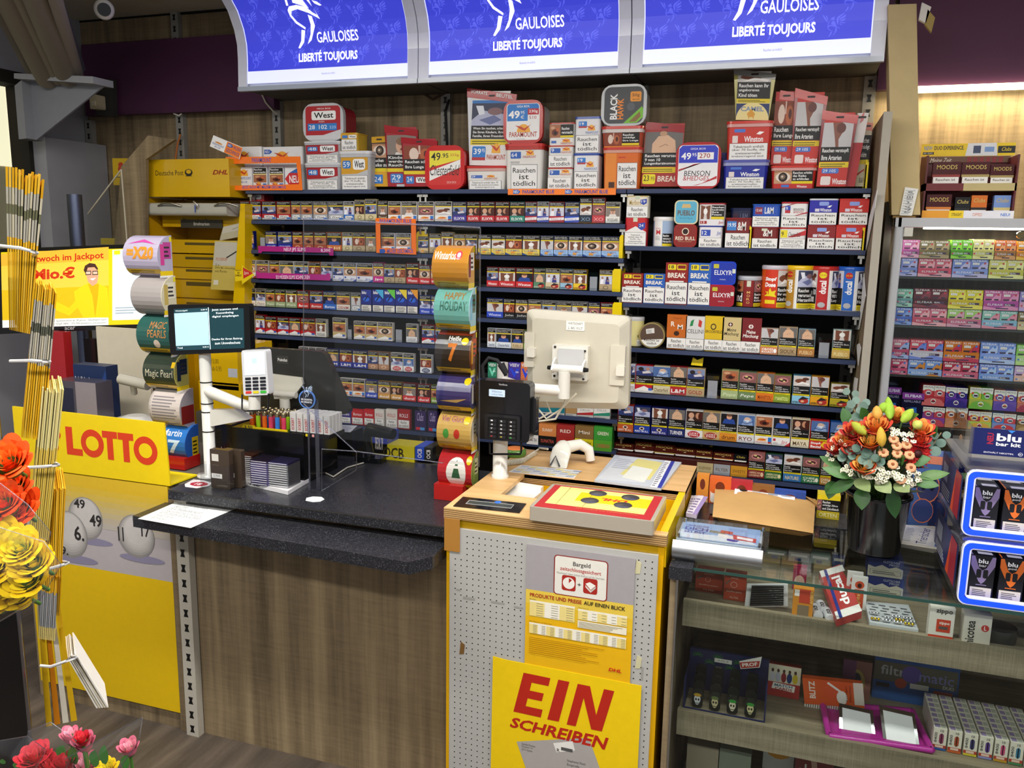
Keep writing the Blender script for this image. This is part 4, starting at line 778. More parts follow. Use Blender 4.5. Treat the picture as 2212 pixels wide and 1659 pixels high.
bag('narrow red and white bag turned sideways near the right shelf end',[(1862,248),(1868,240),(1846,403),(1822,403)],3.45,[('r',0,0,1,.6,'b83038'),('r',0,.6,1,1,'e4e0e0')],'b83038',GT)
bag('cream and black bag with red curve at the right shelf end',[(1862,262),(1886,266),(1870,403),(1847,403)],3.49,[('r',0,0,1,1,'d8d2bc'),('k',0,.42,1,.8,'Rauchen|schädigt|Gehirn'),('r',0,.35,1,.42,'e8d020'),('y',[(0,.2),(1,.32),(1,.3),(0,.16)],'b82a34'),('t','B&H',.3,.06,.8,.14,'222')],'c8502c',GT)
def divider(px,pyt,z0,y,label,w=.01,d=.12):
 A,_,z1=span(px,px+5,pyt,y,z0);b=MB('f0d81e','gloss');b.prism([(y,z0),(y+d,z0),(y+d,z1),(y+.012,z1),(y,z1-.02)],'x',A,A+w*.4);b.box((A,y,z0),(A+w,y+.004,z1-.01));return one('shelf_divider',b,label,'divider')
divider(1868,344,ZT,3.405,'yellow divider at right end of the top shelf')
b=MB('a8242c','gloss');A,B,z1=span(541,570,413,3.46,LZ[0]+.09);b.box((A,3.46,LZ[0]+.0905),(B,3.54,z1));D(b.front(A,B,3.4596,LZ[0]+.0905,z1),[('R',.1,.2,.8,.8,.2,'f4f4f4'),('t','West',.2,.3,.7,.7,'111')]);one('cigarette_pack',b,'red pack lying flat on top of the leftmost packs, left rack shelf one','cigarette pack')
# ---- right rack, two upper shelves
Z1=RZ[0]+.001;G1='tobacco boxes on right rack shelf one';Z2=RZ[1]+.001;G2='tobacco boxes on right rack shelf two';Z3=RZ[2]+.004
cr=lambda l,x0,x1,yt,z,y,d,c,ops,g,lid=None:carton(l,1320+x0/3.95,1320+x1/3.95,400+yt/3.95,z,y,d,c,ops,group=g,lid=lid)
z=cr('red and white box with 24 price and roof shape, lower left on right rack',115,298,278,Z1,YT,.06,'c8262e',[('y',[(0,.5),(.5,.7),(1,.5),(1,0),(0,0)],'f2f0ee'),('w',.02,.01,.98,.48,'Tabakrauch|enthält über 70|Stoffe, die|erwiesenermaßen|krebserregend sind.'),('y',[(.62,.8),(.94,.84),(.94,.64),(.78,.56),(.62,.64)],'2f4ab0'),('t','24',.66,.68,.86,.78,'fff'),('r',.38,.86,.58,1,'d8e0c8')],G1)
cr('white and gold box with 19 price standing on the red and white box',128,318,90,z,YT,.06,'e8e2d2',[('r',0,.95,1,1,'c8b070'),('t','Marlboro',.15,.58,.68,.8,'c0a050',.01),('y',[(.64,.82),(.92,.86),(.92,.66),(.78,.58),(.64,.66)],'2f4ab0'),('t','19',.68,.68,.86,.8,'fff'),('w',.03,.02,.97,.52,RT2),('r',.4,.84,.6,1,'d0d8c0')],G1)
def can(label,x0,x1,yt,z0,y,col,ops,lid,g,zoom=True,capc=None):
 if zoom:x0,x1,yt=1320+x0/3.95,1320+x1/3.95,400+yt/3.95
 A,B,z1=span(x0,x1,yt,y,z0);r=(B-A)/2;cx=(A+B)/2;cy=y+r;h=z1-z0
 t=thing('tobacco_can',label,'tobacco can',(cx,cy,z0),g)
 b=MB(col,'gloss');b.lathe([(r*.98,0),(r,.003),(r,h-.012)],(cx,cy,z0),32,None,None)
 for th0,th1,ops_ in ops:                     # wrapped label panels, angles measured from the side facing the room
  class WA(Art):
   def P(s,u,v):
    a=math.radians(th0+(th1-th0)*u);k=s.k[0]*.0001+.0004
    return Vector((cx+(r+k)*math.sin(a),cy-(r+k)*math.cos(a),z0+.002+(h-.016)*v))
   slc=(0,10)
  w=WA(b,(0,0,0),(r*math.radians(th1-th0),0,0),(0,0,h),'print')
  D(w,ops_)
 part('can',b,t)
 b=MB(lid,'gloss');b.lathe([(r*1.02,0),(r*1.03,.004),(r*1.03,.012),(r*.97,.016)],(cx,cy,z1-.014),32);part('lid',b,t)
 return z1
can('white round can with red M lettering on the upper right shelf',345,525,274,Z1,YT+.01,'a8c0e0',[(-50,0,[('r',0,0,1,1,'f0f0ee'),('t','EXTRA',.2,.66,.8,.72,'c8323a'),('t','M',.3,.46,.8,.64,'c8323a',.03),('b',.2,.24,.8,.4,4,'aaaaaa')]),(2,60,[('k',0,.1,1,.5,'Rauchen|verursacht|Herzanfälle'),('r',0,0,1,.1,'e8d020')])],'e8e8e8',G1)
fx=lambda l,x0,x1,yt,z,rim,ops,g,d=.06,r=.2,side=None:facing(l,1320+x0/3.95,1320+x1/3.95,400+yt/3.95,z,YT,d,rim,ops,g,side,0,r)
z=fx('dark red square tin with round bull head emblem',535,730,333,Z1,'a02a24',[('R',.06,.06,.94,.94,.12,'8c241e'),('c',.5,.68,.16,'e8d8c0'),('c',.5,.68,.12,'2a1410'),('t','RED BULL',.08,.3,.94,.46,'f2e4d0',.02),('t','SPECIAL BLEND',.2,.22,.8,.27,'c8a080')],G1)
fx('pale blue square tin with cream rim standing on the dark red tin',540,742,128,z,'e6dcb4',[('R',.06,.05,.94,.95,.14,'5fb4d4'),('y',[(.3,.68),(.7,.68),(.66,.84),(.34,.84)],'d8b87c'),('t','PUEBLO',.14,.36,.86,.58,'6a4a34',.02),('t','Fine Cut Tobacco',.24,.22,.78,.29,'2a6a8c')],G1,side='4a98b8')
z=cr('white box with blue price 12 under the picture box',748,945,345,Z1,YT,.06,'eceaee',[('r',.1,.56,.5,.86,'2f4fb8'),('t','12',.14,.62,.34,.8,'fff',.01),('t','Jps',.76,.58,.94,.8,'3a55b4',0,.2),('w',.02,.02,.98,.46,RT2)],G1,'2a3a9c')
cr('white box with star picture and black warning standing on the blue price box',750,970,152,z,YT,.06,'eceaee',[('p',.02,.3,.48,.96,'n'),('k',.48,.42,.98,.96,'Rauchen|bedroht|Ihre|Potenz'),('r',.48,.3,.98,.42,'e8d020'),('r',.06,.08,.32,.22,'a82a30'),('t','12',.1,.1,.24,.2,'fff'),('t','Jps',.76,.06,.94,.22,'b8343c',0,.2)],G1,'a8343a')
cr('navy box standing behind the dark red box with 19.95',1005,1200,195,Z1,3.52,.06,'1c2450',[('t','L&M',.44,.74,.76,.92,'8a90b8'),('r',.12,.74,.36,.92,'4a2a4c')],G1,'1c2450')
cr('dark red box with blue price 19.95 and large warning',970,1195,278,Z1,YT,.06,'7a1c1c',[('r',.06,.62,.42,.94,'3a84d0'),('t','19.95',.09,.74,.4,.88,'fff',.01),('t','&M',.46,.62,.78,.92,'f4f0ec',.02),('w',.02,.02,.98,.52,RT2)],G1,'8a2422')
z=cr('low dark red box under the bright blue box',1200,1425,358,Z1,YT,.06,'7a1e1c',[('t','&M',.42,.6,.76,.92,'f4f0ec',.02),('r',.36,.88,.58,1,'d8e0c8'),('w',.02,.02,.98,.5,RT2)],G1,'8a2422')
cr('bright blue box with 12.65 price standing on the low dark red box',1205,1440,162,z,YT,.06,'2352b8',[('r',.1,.6,.36,.92,'8a2a4c'),('t','12.65',.12,.72,.34,.84,'fff'),('t','L&M',.44,.62,.76,.92,'f4f4f8',.02),('w',.02,.02,.98,.5,TB)],G1,'2a5ac0')
z=cr('red and white box with yellow price 9.95 under the white box',1435,1660,362,Z1,YT,.06,'e8e6e6',[('y',[(.3,.58),(1,.95),(1,.7),(.5,.58)],'c8323a'),('r',.04,.56,.3,.94,'f0e02c'),('t','9',.07,.64,.16,.86,'222',.01),('t','Chesterfield',.34,.6,.8,.84,'333',0,.3),('w',.02,.02,.98,.5,TB)],G1,'c0302e')
cr('white box with red curved lines and red lid, price 9',1450,1675,143,z,YT,.06,'ecebec',[('y',[(0,.86),(.5,.98),(.6,1),(.4,.99),(0,.82)],'b8303a'),('y',[(1,.6),(.6,.5),(.5,.5),(1,.66)],'b8303a'),('r',.14,.6,.34,.9,'2f4ab8'),('t','9',.17,.72,.24,.86,'fff'),('r',.14,.6,.34,.72,'c0303a'),('t','BENSON',.46,.7,.84,.8,'333'),('t','&HEDGES',.46,.6,.84,.69,'b8303a'),('w',.02,.02,.98,.48,RT_)],G1,'b02a34')
WB=lambda c:[('r',0,.5,1,1,c),('R',.34,.78,.68,.94,.04,'8fa4e8'),('r',.2,.54,.36,.66,'ddd8e8'),('t','Winston',.38,.54,.78,.68,'fff',.015),('y',[(.62,.72),(.72,.7),(.8,.8),(.7,.78)],'fff'),('w',.02,.02,.98,.5,RT_)]
z=cr('dark red box with bird emblem, lower left of the four bird boxes',1672,1910,340,Z1,YT,.06,'8a1e22',WB('8f2024'),G1,'9a2a2a')
cr('blue box with bird emblem, upper left of the four bird boxes',1690,1930,115,z,YT,.06,'22229c',WB('2424a8'),G1,'d8dae4')
z=cr('bright red box with bird emblem, lower right of the four bird boxes',1915,2165,340,Z1,YT,.06,'c42a24',WB('cc2e28'),G1,'cc342c')
cr('bright red box with bird emblem, upper right of the four bird boxes',1945,2195,115,z,YT,.06,'c42a24',WB('cc2e28'),G1,'cc342c')
divider(1320+1176/3.95,400+335/3.95,Z1,3.405,'yellow divider between the dark red boxes on right rack',.008)
divider(1320+2140/3.95,400+340/3.95,Z1,3.405,'yellow divider right of the red bird boxes',.008)
BK=lambda c,p,g:[('r',0,0,1,1,c),('R',.1,.83,.46,.96,.02,'f0dc20'),('R',.5,.83,.9,.96,.02,'f0dc20'),('r',.54,.86,.88,.94,g),('t',p,.14,.86,.36,.94,'222',.01),('t','BREAK',.1,.64,.9,.76,'f6f0e4',.03),('r',.18,.54,.82,.57,'f2f2f2'),('w',.02,.02,.98,.53,RT_)]
cr('short dark red box with yellow price 12, leftmost on its shelf',90,268,752,Z2,YT,.05,'8a1e1c',BK('931f1c','12','8a1e1c'),G2)
cr('short blue box with yellow price 12, second on its shelf',275,455,755,Z2,YT,.05,'2a5ab4',BK('2a62bc','12','1c3f8c'),G2)
cr('tall dark red box with yellow price 18',458,648,662,Z2,YT,.05,'8a1e1c',BK('931f1c','18','8a1e1c'),G2)
cr('tall blue box with yellow price 18',652,843,665,Z2,YT,.05,'2a5ab4',BK('2a62bc','18','1c3f8c'),G2)
EL=lambda c:[('R',.07,.07,.93,.93,.1,c),('t','ELIXYR',.2,.42,.86,.62,'f4f4fa',.01),('y',[(.1,.9),(.3,.74),(.7,.74),(.9,.9)],c),('R',.16,.7,.36,.88,.03,'c8c43c'),('t','ORIGINAL',.4,.2,.64,.25,'d8d8e8'),('r',.86,.5,.98,.68,'d8e0d0')]
z=fx('red square tin with white lettering under the blue tin',825,1050,850,Z2,'b01e30',EL('9c1a2c'),G2,.05,.14)
fx('blue square tin with white lettering standing on the red tin',836,1065,650,z,'1c3fc4',EL('1a36b0'),G2,.05,.14)
cw=lambda t,a0,a1,c='p',pk='h':(a0,a1,[('p',0,.56,1,.98,pk),('k',0,.14,1,.56,t),('r',0,.01,1,.14,'e8d020'),('b',.06,.03,.94,.12,3,'6a6020')])
can('brown round can with red band and upright gold letters',1065,1275,782,Z2,YT+.01,'2a201c',[(-24,24,[('r',0,0,1,1,'8a1f20'),*[('t',c,.34,.5-i*.13,.66,.59-i*.13,'e0b86c',.01)for i,c in enumerate('MORO')],('r',.3,.76,.7,.98,'d8dcc8')]),cw('Rauchen|Mund-|Kehlkopf',26,80,pk='o'),cw('und',-80,-26,pk='t')],'b8bcc4',G2)
can('orange and red round can with yellow star burst price 21',1270,1500,690,Z2,YT+.01,'e05a1c',[(-44,12,[('r',0,0,1,1,'d83a1c'),('t','Stopf',.04,.68,.96,.8,'fff',.05,.1),('t','Dose',.04,.54,.9,.66,'fff',.05,.1),('y',[(0,.3),(.2,.34),(.1,.44),(.35,.42),(.5,.52),(.62,.42),(.95,.46),(.85,.36),(1,.28),(.5,.3)],'f4e020'),('t','21',.1,.35,.4,.45,'c82a1c',.03),('r',.1,.1,.9,.2,'f4dc20')]),cw('Rauchen|Ihr unge|Kind tö',14,80,pk='c')],'c8c4d0',G2)
def duc(c1,c2,price,pc):
 return [(-70,-14,[('r',0,0,1,1,c2),('r',.0,0,.9,1,c1),('T','ducal',.2,.4,.74,.74,'fff',.03),('e',.44,.88,.3,.08,pc),('t',price,.2,.86,.7,.9,'f0e020' if pc != 'f0dc20' else 'c82a20'),('e',.44,.12,.3,.07,'b8b8bc')]),(-14,-6,[('r',0,0,1,1,'f0f0f0')])]
can('amber and white round can with upright lettering, yellow lid',1480,1715,692,Z2,YT+.01,'d8d8dc',duc('b8862a','e8e4da','29.95','c8282a')+[cw('Rauchen|verursacht|Herzanfälle',-6,78)],'f0c41c',G2)
can('red and white round can with upright lettering, red lid',1697,1935,698,Z2,YT+.01,'d8d8dc',[(-34,20,duc('c0282a','f0f0f0','29.95','f0dc20')[0][2]),(20,30,[('r',0,0,1,1,'f0f0f0')]),cw('Rauch|verurs|Lunge',30,80),cw('von 10|nomen',-84,-36,pk='c')],'c0302c',G2)
can('blue and white round can with upright lettering, blue lid',1917,2165,702,Z2,YT+.01,'d8d8dc',[(-34,16,duc('2a6ac8','f0f0f0','29.95','c8282a')[0][2]),(16,26,[('r',0,0,1,1,'f0f0f0')]),cw('Rauch|verurs|Herzan',26,80),cw('',-84,-36,pk='w')],'2a62c8',G2)
G3='tobacco packs on right rack shelf three'
can('pale yellow round jar half hidden by the beige monitor',130,266,1130,Z3,YT+.02,'e0d898',[(20,75,[('w',.0,.02,1,.26,'tödlich'),('t','g',.0,.34,.3,.44,'6a5a2a')])],'c8c8cc',G3)
q=W(1320+350/3.95,400+1282/3.95,y=YT);r=.052;t=thing('tobacco_tin','round brown tin on edge with white label and warning text','tobacco tin',(q.x,q.y+.02,Z3),G3)
b=MB('b09a68','gloss');b.cyl((q.x,YT,Z3+r),(q.x,YT+.045,Z3+r),r,n=32);part('tin',b,t)
b=MB('9a8a5a','gloss');b.cyl((q.x,YT-.006,Z3+r),(q.x,YT+.012,Z3+r),r*1.03,n=32);a=b.front(q.x-r,q.x+r,YT-.0064,Z3,Z3+2*r);a.circ(.5,.5,.46,'5a463a',28);a.ell(.5,.5,.46,.46,'f0f0ec',14,205,345);a.lines(['Rauchen ist','tödlich'],.2,.14,.8,.36,'141414',.01,.3,False);a.poly([(.28,.55),(.6,.6),(.58,.8),(.26,.74)],'e4e2e0');a.bars(.3,.6,.56,.74,4,'888888');part('lid',b,t)
def stp(l,x0,x1,yt,c,ops):carton(l,1320+x0/3.95,1320+x1/3.95,400+yt/3.95,Z3,YT,.03,c,[('r',0,.34,1,1,c)]+ops+[('w',.03,.03,.97,.33,RT2)],'tobacco_pouch','tobacco pouch',G3,'gloss')
stp('orange pouch with white letters R M and round emblem',472,640,1105,'c8681c',[('t','R',.2,.66,.4,.8,'f4ece0',.02),('t','M',.54,.58,.8,.72,'f4ece0',.02),('e',.5,.46,.14,.07,'3a2010'),('t','Original',.3,.86,.72,.93,'8a3a10',0,.2)])
stp('white pouch with green, white and red flag',632,795,1120,'dcdcdc',[('y',[(.2,.7),(.36,.72),(.42,.92),(.26,.86)],'2a8a4c'),('y',[(.64,.72),(.8,.68),(.84,.86),(.68,.92)],'c83a34'),('t','CELLINI',.08,.5,.92,.62,'444',0)])
stp('yellow pouch with globe emblem and brown lettering',792,955,1118,'e0bc1c',[('e',.46,.7,.15,.09,'3a2a14'),('t','BROOKFIELD',.06,.52,.94,.6,'4a3010',.01),('e',.46,.7,.1,.06,'d8b83c')])
stp('beige pouch with script lettering and small white cross',943,1112,1130,'d4c088',[('e',.4,.8,.12,.06,'5a1c20'),('r',.34,.79,.46,.81,'f0f0f0'),('r',.385,.75,.415,.85,'f0f0f0'),('t','Meine',.24,.6,.7,.7,'3a3420',.01,.2),('t','Mischung',.1,.46,.84,.58,'3a3420',.01,.2)])
stp('dark red pouch with white script lettering and small white cross',1103,1275,1135,'7a1c22',[('e',.48,.76,.12,.06,'f0ece8'),('r',.42,.75,.54,.77,'7a1c22'),('r',.465,.71,.495,.81,'7a1c22'),('t','Meine',.26,.56,.72,.66,'f4f0ec',.02,.2),('t','Mischung',.1,.42,.88,.54,'f4f0ec',.02,.2)])
def card(px0,px1,pyt,z0,y,label):
 A,B,z1=span(px0,px1,pyt,y,z0);b=MB('b8bac2','gloss');b.box((A+.004,y,z0),(B-.004,y+.003,z1-.02));b.box((A,y-.002,z0),(B,y-.0005,z1),'ffffff','acrylic');b.box((A,y-.002,z0),(B,y+.03,z0+.002),'ffffff','acrylic');return one('card_holder',b,label,'card holder')
card(1320+1765/3.95,1320+1870/3.95,400+1300/3.95,RZ[2]+.002,3.41,'empty clear card holder on right rack shelf three')
card(1320+815/3.95,1320+915/3.95,760+205/3.95,RZ[3]+.002,3.41,'clear card holder with small blue and green logo on right rack shelf four')
card(940+1312/3.95,940+1390/3.95,400+740/3.95,LZ[2]+.002,3.41,'empty grey card holder on left rack shelf three')
card(500+985/3.95,500+1030/3.95,400+1195/3.95,LZ[4]+.002,3.41,'empty grey card holder left of gold packs, left rack shelf five')
card(500+1395/3.95,500+1460/3.95,400+1195/3.95,LZ[4]+.002,3.41,'empty grey card holder right of gold packs, left rack shelf five')
card(500+240/3.95,500+290/3.95,400+410/3.95,LZ[1]+.002,3.41,'white card holder among blue packs, left rack shelf two')
for k,(px0,px1,pyt)in {1:(1570,1602,425),2:(1512,1582,715),3:(1512,1590,1000)}.items():
 A,B,z1=span(940+px0/3.95,940+px1/3.95,400+pyt/3.95,3.405,LZ[k]);b=MB('f0d414','gloss');b.prism([(A,z1-.01),(A+.006,z1),(B,z1),(B,LZ[k]+.002),(A,LZ[k]+.002)],'y',3.402,3.408);b.box((B-.004,3.405,LZ[k]+.002),(B,3.5,z1))
 one('shelf_divider',b,'yellow divider at right end of left rack shelf '+['one','two','three','four'][k],'divider')
A,B,z1=span(500+1578/3.95,500+1640/3.95,400+392/3.95,3.43,LZ[1]);b=MB('e8c820','gloss');b.prism(rrect(A,LZ[1]+.002,B+.02,z1,.015),'y',3.43,3.434);one('shelf_divider',b,'yellow rounded divider behind the sand coloured pack right of orange frame','divider')
b=MB('f0d818','print');q=[W(1320+x/3.95,760+y/3.95,y=3.45)for x,y in ((700,45),(735,70),(790,48),(780,122),(682,112))];b.prism([(p.x,p.z)for p in q],'y',3.449,3.451);one('paper_marker',b,'yellow paper marker sticking up above right rack shelf four','paper')
# pink shelf talkers
def talker(l,q,y,col,t,bx):
 P=[W(*p,y=y)for p in q];b=MB(col,'gloss');b.prism([(p.x,p.z)for p in P],'y',y,y+.002)
 for s_,x in zip(t,bx):
  o=W(x[0],x[3],y=y-.0006);a=Art(b,o,W(x[2],x[3],y=y-.0006)-o,W(x[0],x[1],y=y-.0006)-o);a.txt(s_,0,0,1,1,'f6d8ec',.015)
 return one('shelf_talker',b,l,'shelf sign')
talker('magenta shelf talker under the blue packs on second shelf',[(557,531),(720,536),(720,552),(712,552),(710,546),(566,543),(564,547),(558,546)],3.386,'b02a80',['NEU! JPS SLIMS','8,30€'],[(613,535,660,545),(693,537,714,545)])
talker('magenta shelf talker on the front of third cigarette shelf',[(553,584),(560,589),(704,593),(707,590),(713,591),(713,606),(554,601)],3.386,'b8308a',['SO MÜSSEN SLIMS SCHMECKEN'],[(596,593,669,603)])
# boxes of vapour devices and odd packs on the left rack
for i,(px0,px1,c,n)in enumerate(((1106,1195,'1f2f8c','dark blue'),(1203,1297,'2a6ad0','sky blue'),(1300,1396,'3a9ad8','blue and green'),(1400,1496,'2f4ac0','blue and yellow'),(1499,1590,'2238a8','blue and orange'))):
 A,B,z1=span(500+px0/3.95,500+px1/3.95,400+892/3.95,3.408,LZ[3]+.003);b=MB('1a2460','gloss');b.box((A,3.408,LZ[3]+.004),(B,3.435,z1));a=b.front(A,B,3.4078,LZ[3]+.004,z1)
 a.rect(0,.34,1,1,'1c2a84');a.poly([(.3,1),(1,1),(1,.6),(.75,.72)],['2a3a9c','4ab4e8','6ad04a','f0d83c','f0a02c'][i]);a.ell(.5,.56,.3,.1,'2a6ae0');a.line([(.35,.5),(.65,.72)],.05,'0c1030');a.txt('blu',.1,.8,.5,.94,'fff',.02);a.rect(.04,.02,.96,.3,'eeeae2');a.bars(.12,.05,.88,.28,5,'555555')
 one('vape_box',b,'%s vape box, %s of five on left rack shelf four' %(n,ORD[i]),'vape box','vape boxes on left rack shelf four')
def small(l,px0,px1,pyt,z0,c,ops,zoom,y=3.408,d=.02,name='cigarillo_box',cat='cigarillo box',g=None):
 A,B,z1=span(zoom[0]+px0/3.95,zoom[0]+px1/3.95,zoom[1]+pyt/3.95,y,z0);b=MB(c,'gloss');b.box((A,y,z0),(B,y+d,z1));D(b.front(A,B,y-.0004,z0,z1),ops);return one(name,b,l,cat,g)
zc=(400,760)
for i,(x0,x1,c,t,w)in enumerate(((1230,1310,'8a2a2a','','wine red'),(1318,1415,'3a2f84','','violet'),(1420,1520,'c8242c','Burton','red'),(1525,1612,'c8242c','Burton','red'),(1617,1696,'e8e2dc','ROLLS','white and red'),(1713,1808,'e4dcd4','ROLLS','white and red'),(1813,1918,'a82a2c','ROLLS','dark red'))):
 small('%s cigarillo pack, %s from left on left rack shelf eight' %(w,ORD[i]),x0,x1,492,LZ[7]+.004,c,[('t',t or 'Clubs',.15,.6,.85,.78,'fff' if c[0]in '83ca' else 'b8282c',0,.1),('w',.06,.06,.94,.46,'Rauchen|ist tödlich')],zc,g='cigarillo packs on left rack shelf eight')
for i,(x0,x1)in enumerate(((1960,2052),(2072,2150))):
 small('purple slanted cigarillo pack, %s of two behind the ticket tower' % ORD[i],x0,x1,505,LZ[7]+.004,'3a2a5c',[('t','Clubs',.2,.5,.8,.9,'b8a8d8',0,.3),('r',.1,.04,.5,.18,'d8343c'),('r',.5,.04,.9,.18,'4a9ad8')],zc)
ze=(900,760)
for i,(x0,x1,c,t)in enumerate(((608,682,'3a8a6c','VEEV'),(785,884,'4a3aa4','VEEV'),(888,970,'d8784a','VEEV'))):
 small('%s vape box with V shape behind the card terminal' %['green','purple','orange'][i],x0,x1,92,LZ[5]+.004,c,[('t',t,.08,.76,.92,.94,'fff',.01),('y',[(.1,.66),(.5,.1),(.9,.66),(.7,.66),(.5,.4),(.3,.66)],'7ae0c0' if i== 0 else '2a4ae0'),('t','one',.6,.4,.86,.5,'fff')],ze,name='vape_box',cat='vape box')
ZA=LZ[6]-.008
for i,(x0,x1,c,t,n)in enumerate(((1040,1106,'14708a','ESTO','dark teal'),(1108,1262,'1a7a86','ESTO','teal'),(1272,1366,'b08a5a','','tan'),(1370,1508,'b8282c','DELIA','red'),(1512,1650,'2a8a70','DELIA','green'))):
 small('%s flat cigarillo box under the beige monitor' % n,x0,x1,482 if i >2 else 442,ZA,'e4e0da',[('r',0,.3,1,1,c if i <3 else 'e8e4de'),('y',[(0,.5),(1,.7),(1,.4),(0,.34)],c),('t',t or 'Rio',.2,.74,.8,.92,'d8e8e8' if i <3 else '999',0),('b',.05,.04,.95,.26,3,'666666')],ze)
ZB=LZ[7]-.006
for i,(x0,x1,c,c2,t,t2,n)in enumerate(((940,1038,'2a2a2c','eeeae8','','SUMATRA','black and white'),(1042,1190,'d8884a','141414','SUNNY','SUMATRA','orange and black'),(1194,1344,'a8302c','b03028','RED','VANILLA','red'),(1350,1506,'8a6a3c','e8d81c','','SMOOTH|VANILLA','brown and yellow'),(1510,1665,'3f9a3a','5aaa34','GREEN','CARIBBEAN','green'))):
 small('%s cigarillo display box left of the dark brown boxes' % n,x0,x1,610+i*8,ZB,c,[('r',0,.46,1,1,c),('r',0,0,1,.45,c2),('t',t or 'Mini',.2,.66,.8,.8,'f4e8d8',.01)]+([('t',t2.split('|')[0],.12,.2 if '|' in t2 else .14,.88,.34 if '|' in t2 else .3,'222' if c2[0]in 'e' else 'c85a4a',.01)]+([('t',t2.split('|')[1],.14,.05,.86,.17,'222',.01)]if '|' in t2 else [])),ze,3.4,.06)
# moods boxes on lowest right shelf
zg=(1320,760);ZM=RZ[5]
for i,(x0,x1,yt,c2)in enumerate(((30,194,782,'e8e4e0'),(202,366,770,'e8e4e0'),(370,546,792,'a89a4a'),(548,724,822,'b8b4b0'),(720,868,838,'b8a452'),(876,1048,862,'d8903c'))):
 A,B,z1=span(1320+x0/3.95,1320+x1/3.95,760+yt/3.95,3.44,ZM+.055);z0=ZM+.058
 b=MB('4a1a16','gloss');b.box((A,3.44,z0),(B,3.5,z1));a=b.front(A,B,3.4396,z0,z1);a.txt('MOODS',.1,.62,.88,.84,'c8b060',.01);a.ell(.48,.44,.07,.07,'d8c890',10,0,180);a.rect(0,.1,1,.2,c2);a.rect(.04,0,.96,.1,'f0f0ee')
 one('cigarillo_box',b,'dark brown cigarillo box with gold lettering, %s of six in a row' % ORD[i],'cigarillo box','dark brown cigarillo boxes on the lowest right shelf')
A,B=Xp(1330,3.41,ZM+.03),Xp(1614,3.41,ZM+.03);b=MB('4a1a18','print');b.box((A,3.41,ZM),(B,3.55,ZM+.052));a=b.front(A,B,3.4096,ZM,ZM+.052)
for u,c,t in ((.63,'c8b88a','ROGERWEISER'),(.755,'a8acb4','FILTER'),(.88,'d89a2c','SWEETS')):a.rect(u,.04,u+.12,.9,c);a.txt(t,u+.015,.34,u+.105,.58,'6a4a2a')
one('display_tray',b,'dark brown tray carrying the row of cigarillo boxes','tray')
small('black cigarillo pack with gold script right of the brown boxes',1052,1164,875,ZM+.058,'16161a',[('t','Clubs',.2,.5,.85,.78,'d8c050',0,.3),('r',.06,.02,.96,.2,'f0eeea')],zg,3.435)
b=MB('e0c41c','print');q=[W(1320+x/3.95,760+y/3.95,y=3.52)for x,y in ((765,795),(810,820),(866,790),(866,850),(765,850))];b.prism([(p.x,p.z)for p in q],'y',3.519,3.521);one('paper_marker',b,'yellow paper marker behind the brown cigarillo boxes','paper')
for i,(x0,x1,yt)in enumerate(((78,150,760),(242,318,745))):
 small('cream paper slip sticking up behind the %s brown cigarillo box' % ORD[i],x0,x1,yt,ZM+.058,'d8d8c0',[],zg,3.51,.002,'paper_slip','paper')
# ================================================================ counter
CZ=.905                                           # counter height
t=thing('service_counter','wooden front of the dark counter with slotted uprights','counter',(-1.4,2.4,0))
b=MB('888','oak');b.box((-1.87,2.215,0),(-.935,2.24,CZ-.035));part('front_panel',b,t)
b=MB('888','oak');b.box((-1.96,2.2,0),(-1.925,2.24,CZ-.035));part('trim_strip',b,t)
b=MB('888','oak');b.box((-2.62,2.21,0),(-1.962,2.235,CZ-.005));part('kick_panel',b,t)
b=MB('888','matte');b.box((-2.6,2.24,.1),(-.94,2.74,.14),'3a3632');b.box((-2.62,2.236,.1),(-2.6,2.74,CZ-.04),'4a453e');part('carcass',b,t)
upright(0,0,CZ-.036,2.185,'grey slotted upright on the counter front beside the ball poster',.05,-1.897,'b5b0a4',.052)
b=MB('888','counter_black');b.box((-1.925,2.165,CZ-.033),(-.9,2.77,CZ));b.box((-1.925,2.1645,CZ-.004),(-.9,2.166,CZ),'3c3a38','matte')
one('black_worktop',b,'speckled black counter top carrying the tills and displays','worktop')
b=MB('888','counter_black');b.prism([(-1.955,2.035),(-.965,2.0),(-.92,2.06),(-.92,2.214),(-1.955,2.184)],'z',.815,.852);one('counter_ledge',b,'lower black ledge with cut corner in front of the counter','ledge')
b=MB('6a655c','matte');b.box((-2.6,2.24,CZ-.03),(-1.93,2.74,CZ-.003));part('left_top',b,t)
b=MB('6a655c','matte');b.box((-2.6,2.745,.0),(-.92,2.765,CZ-.035));part('rear_panel',b,t)
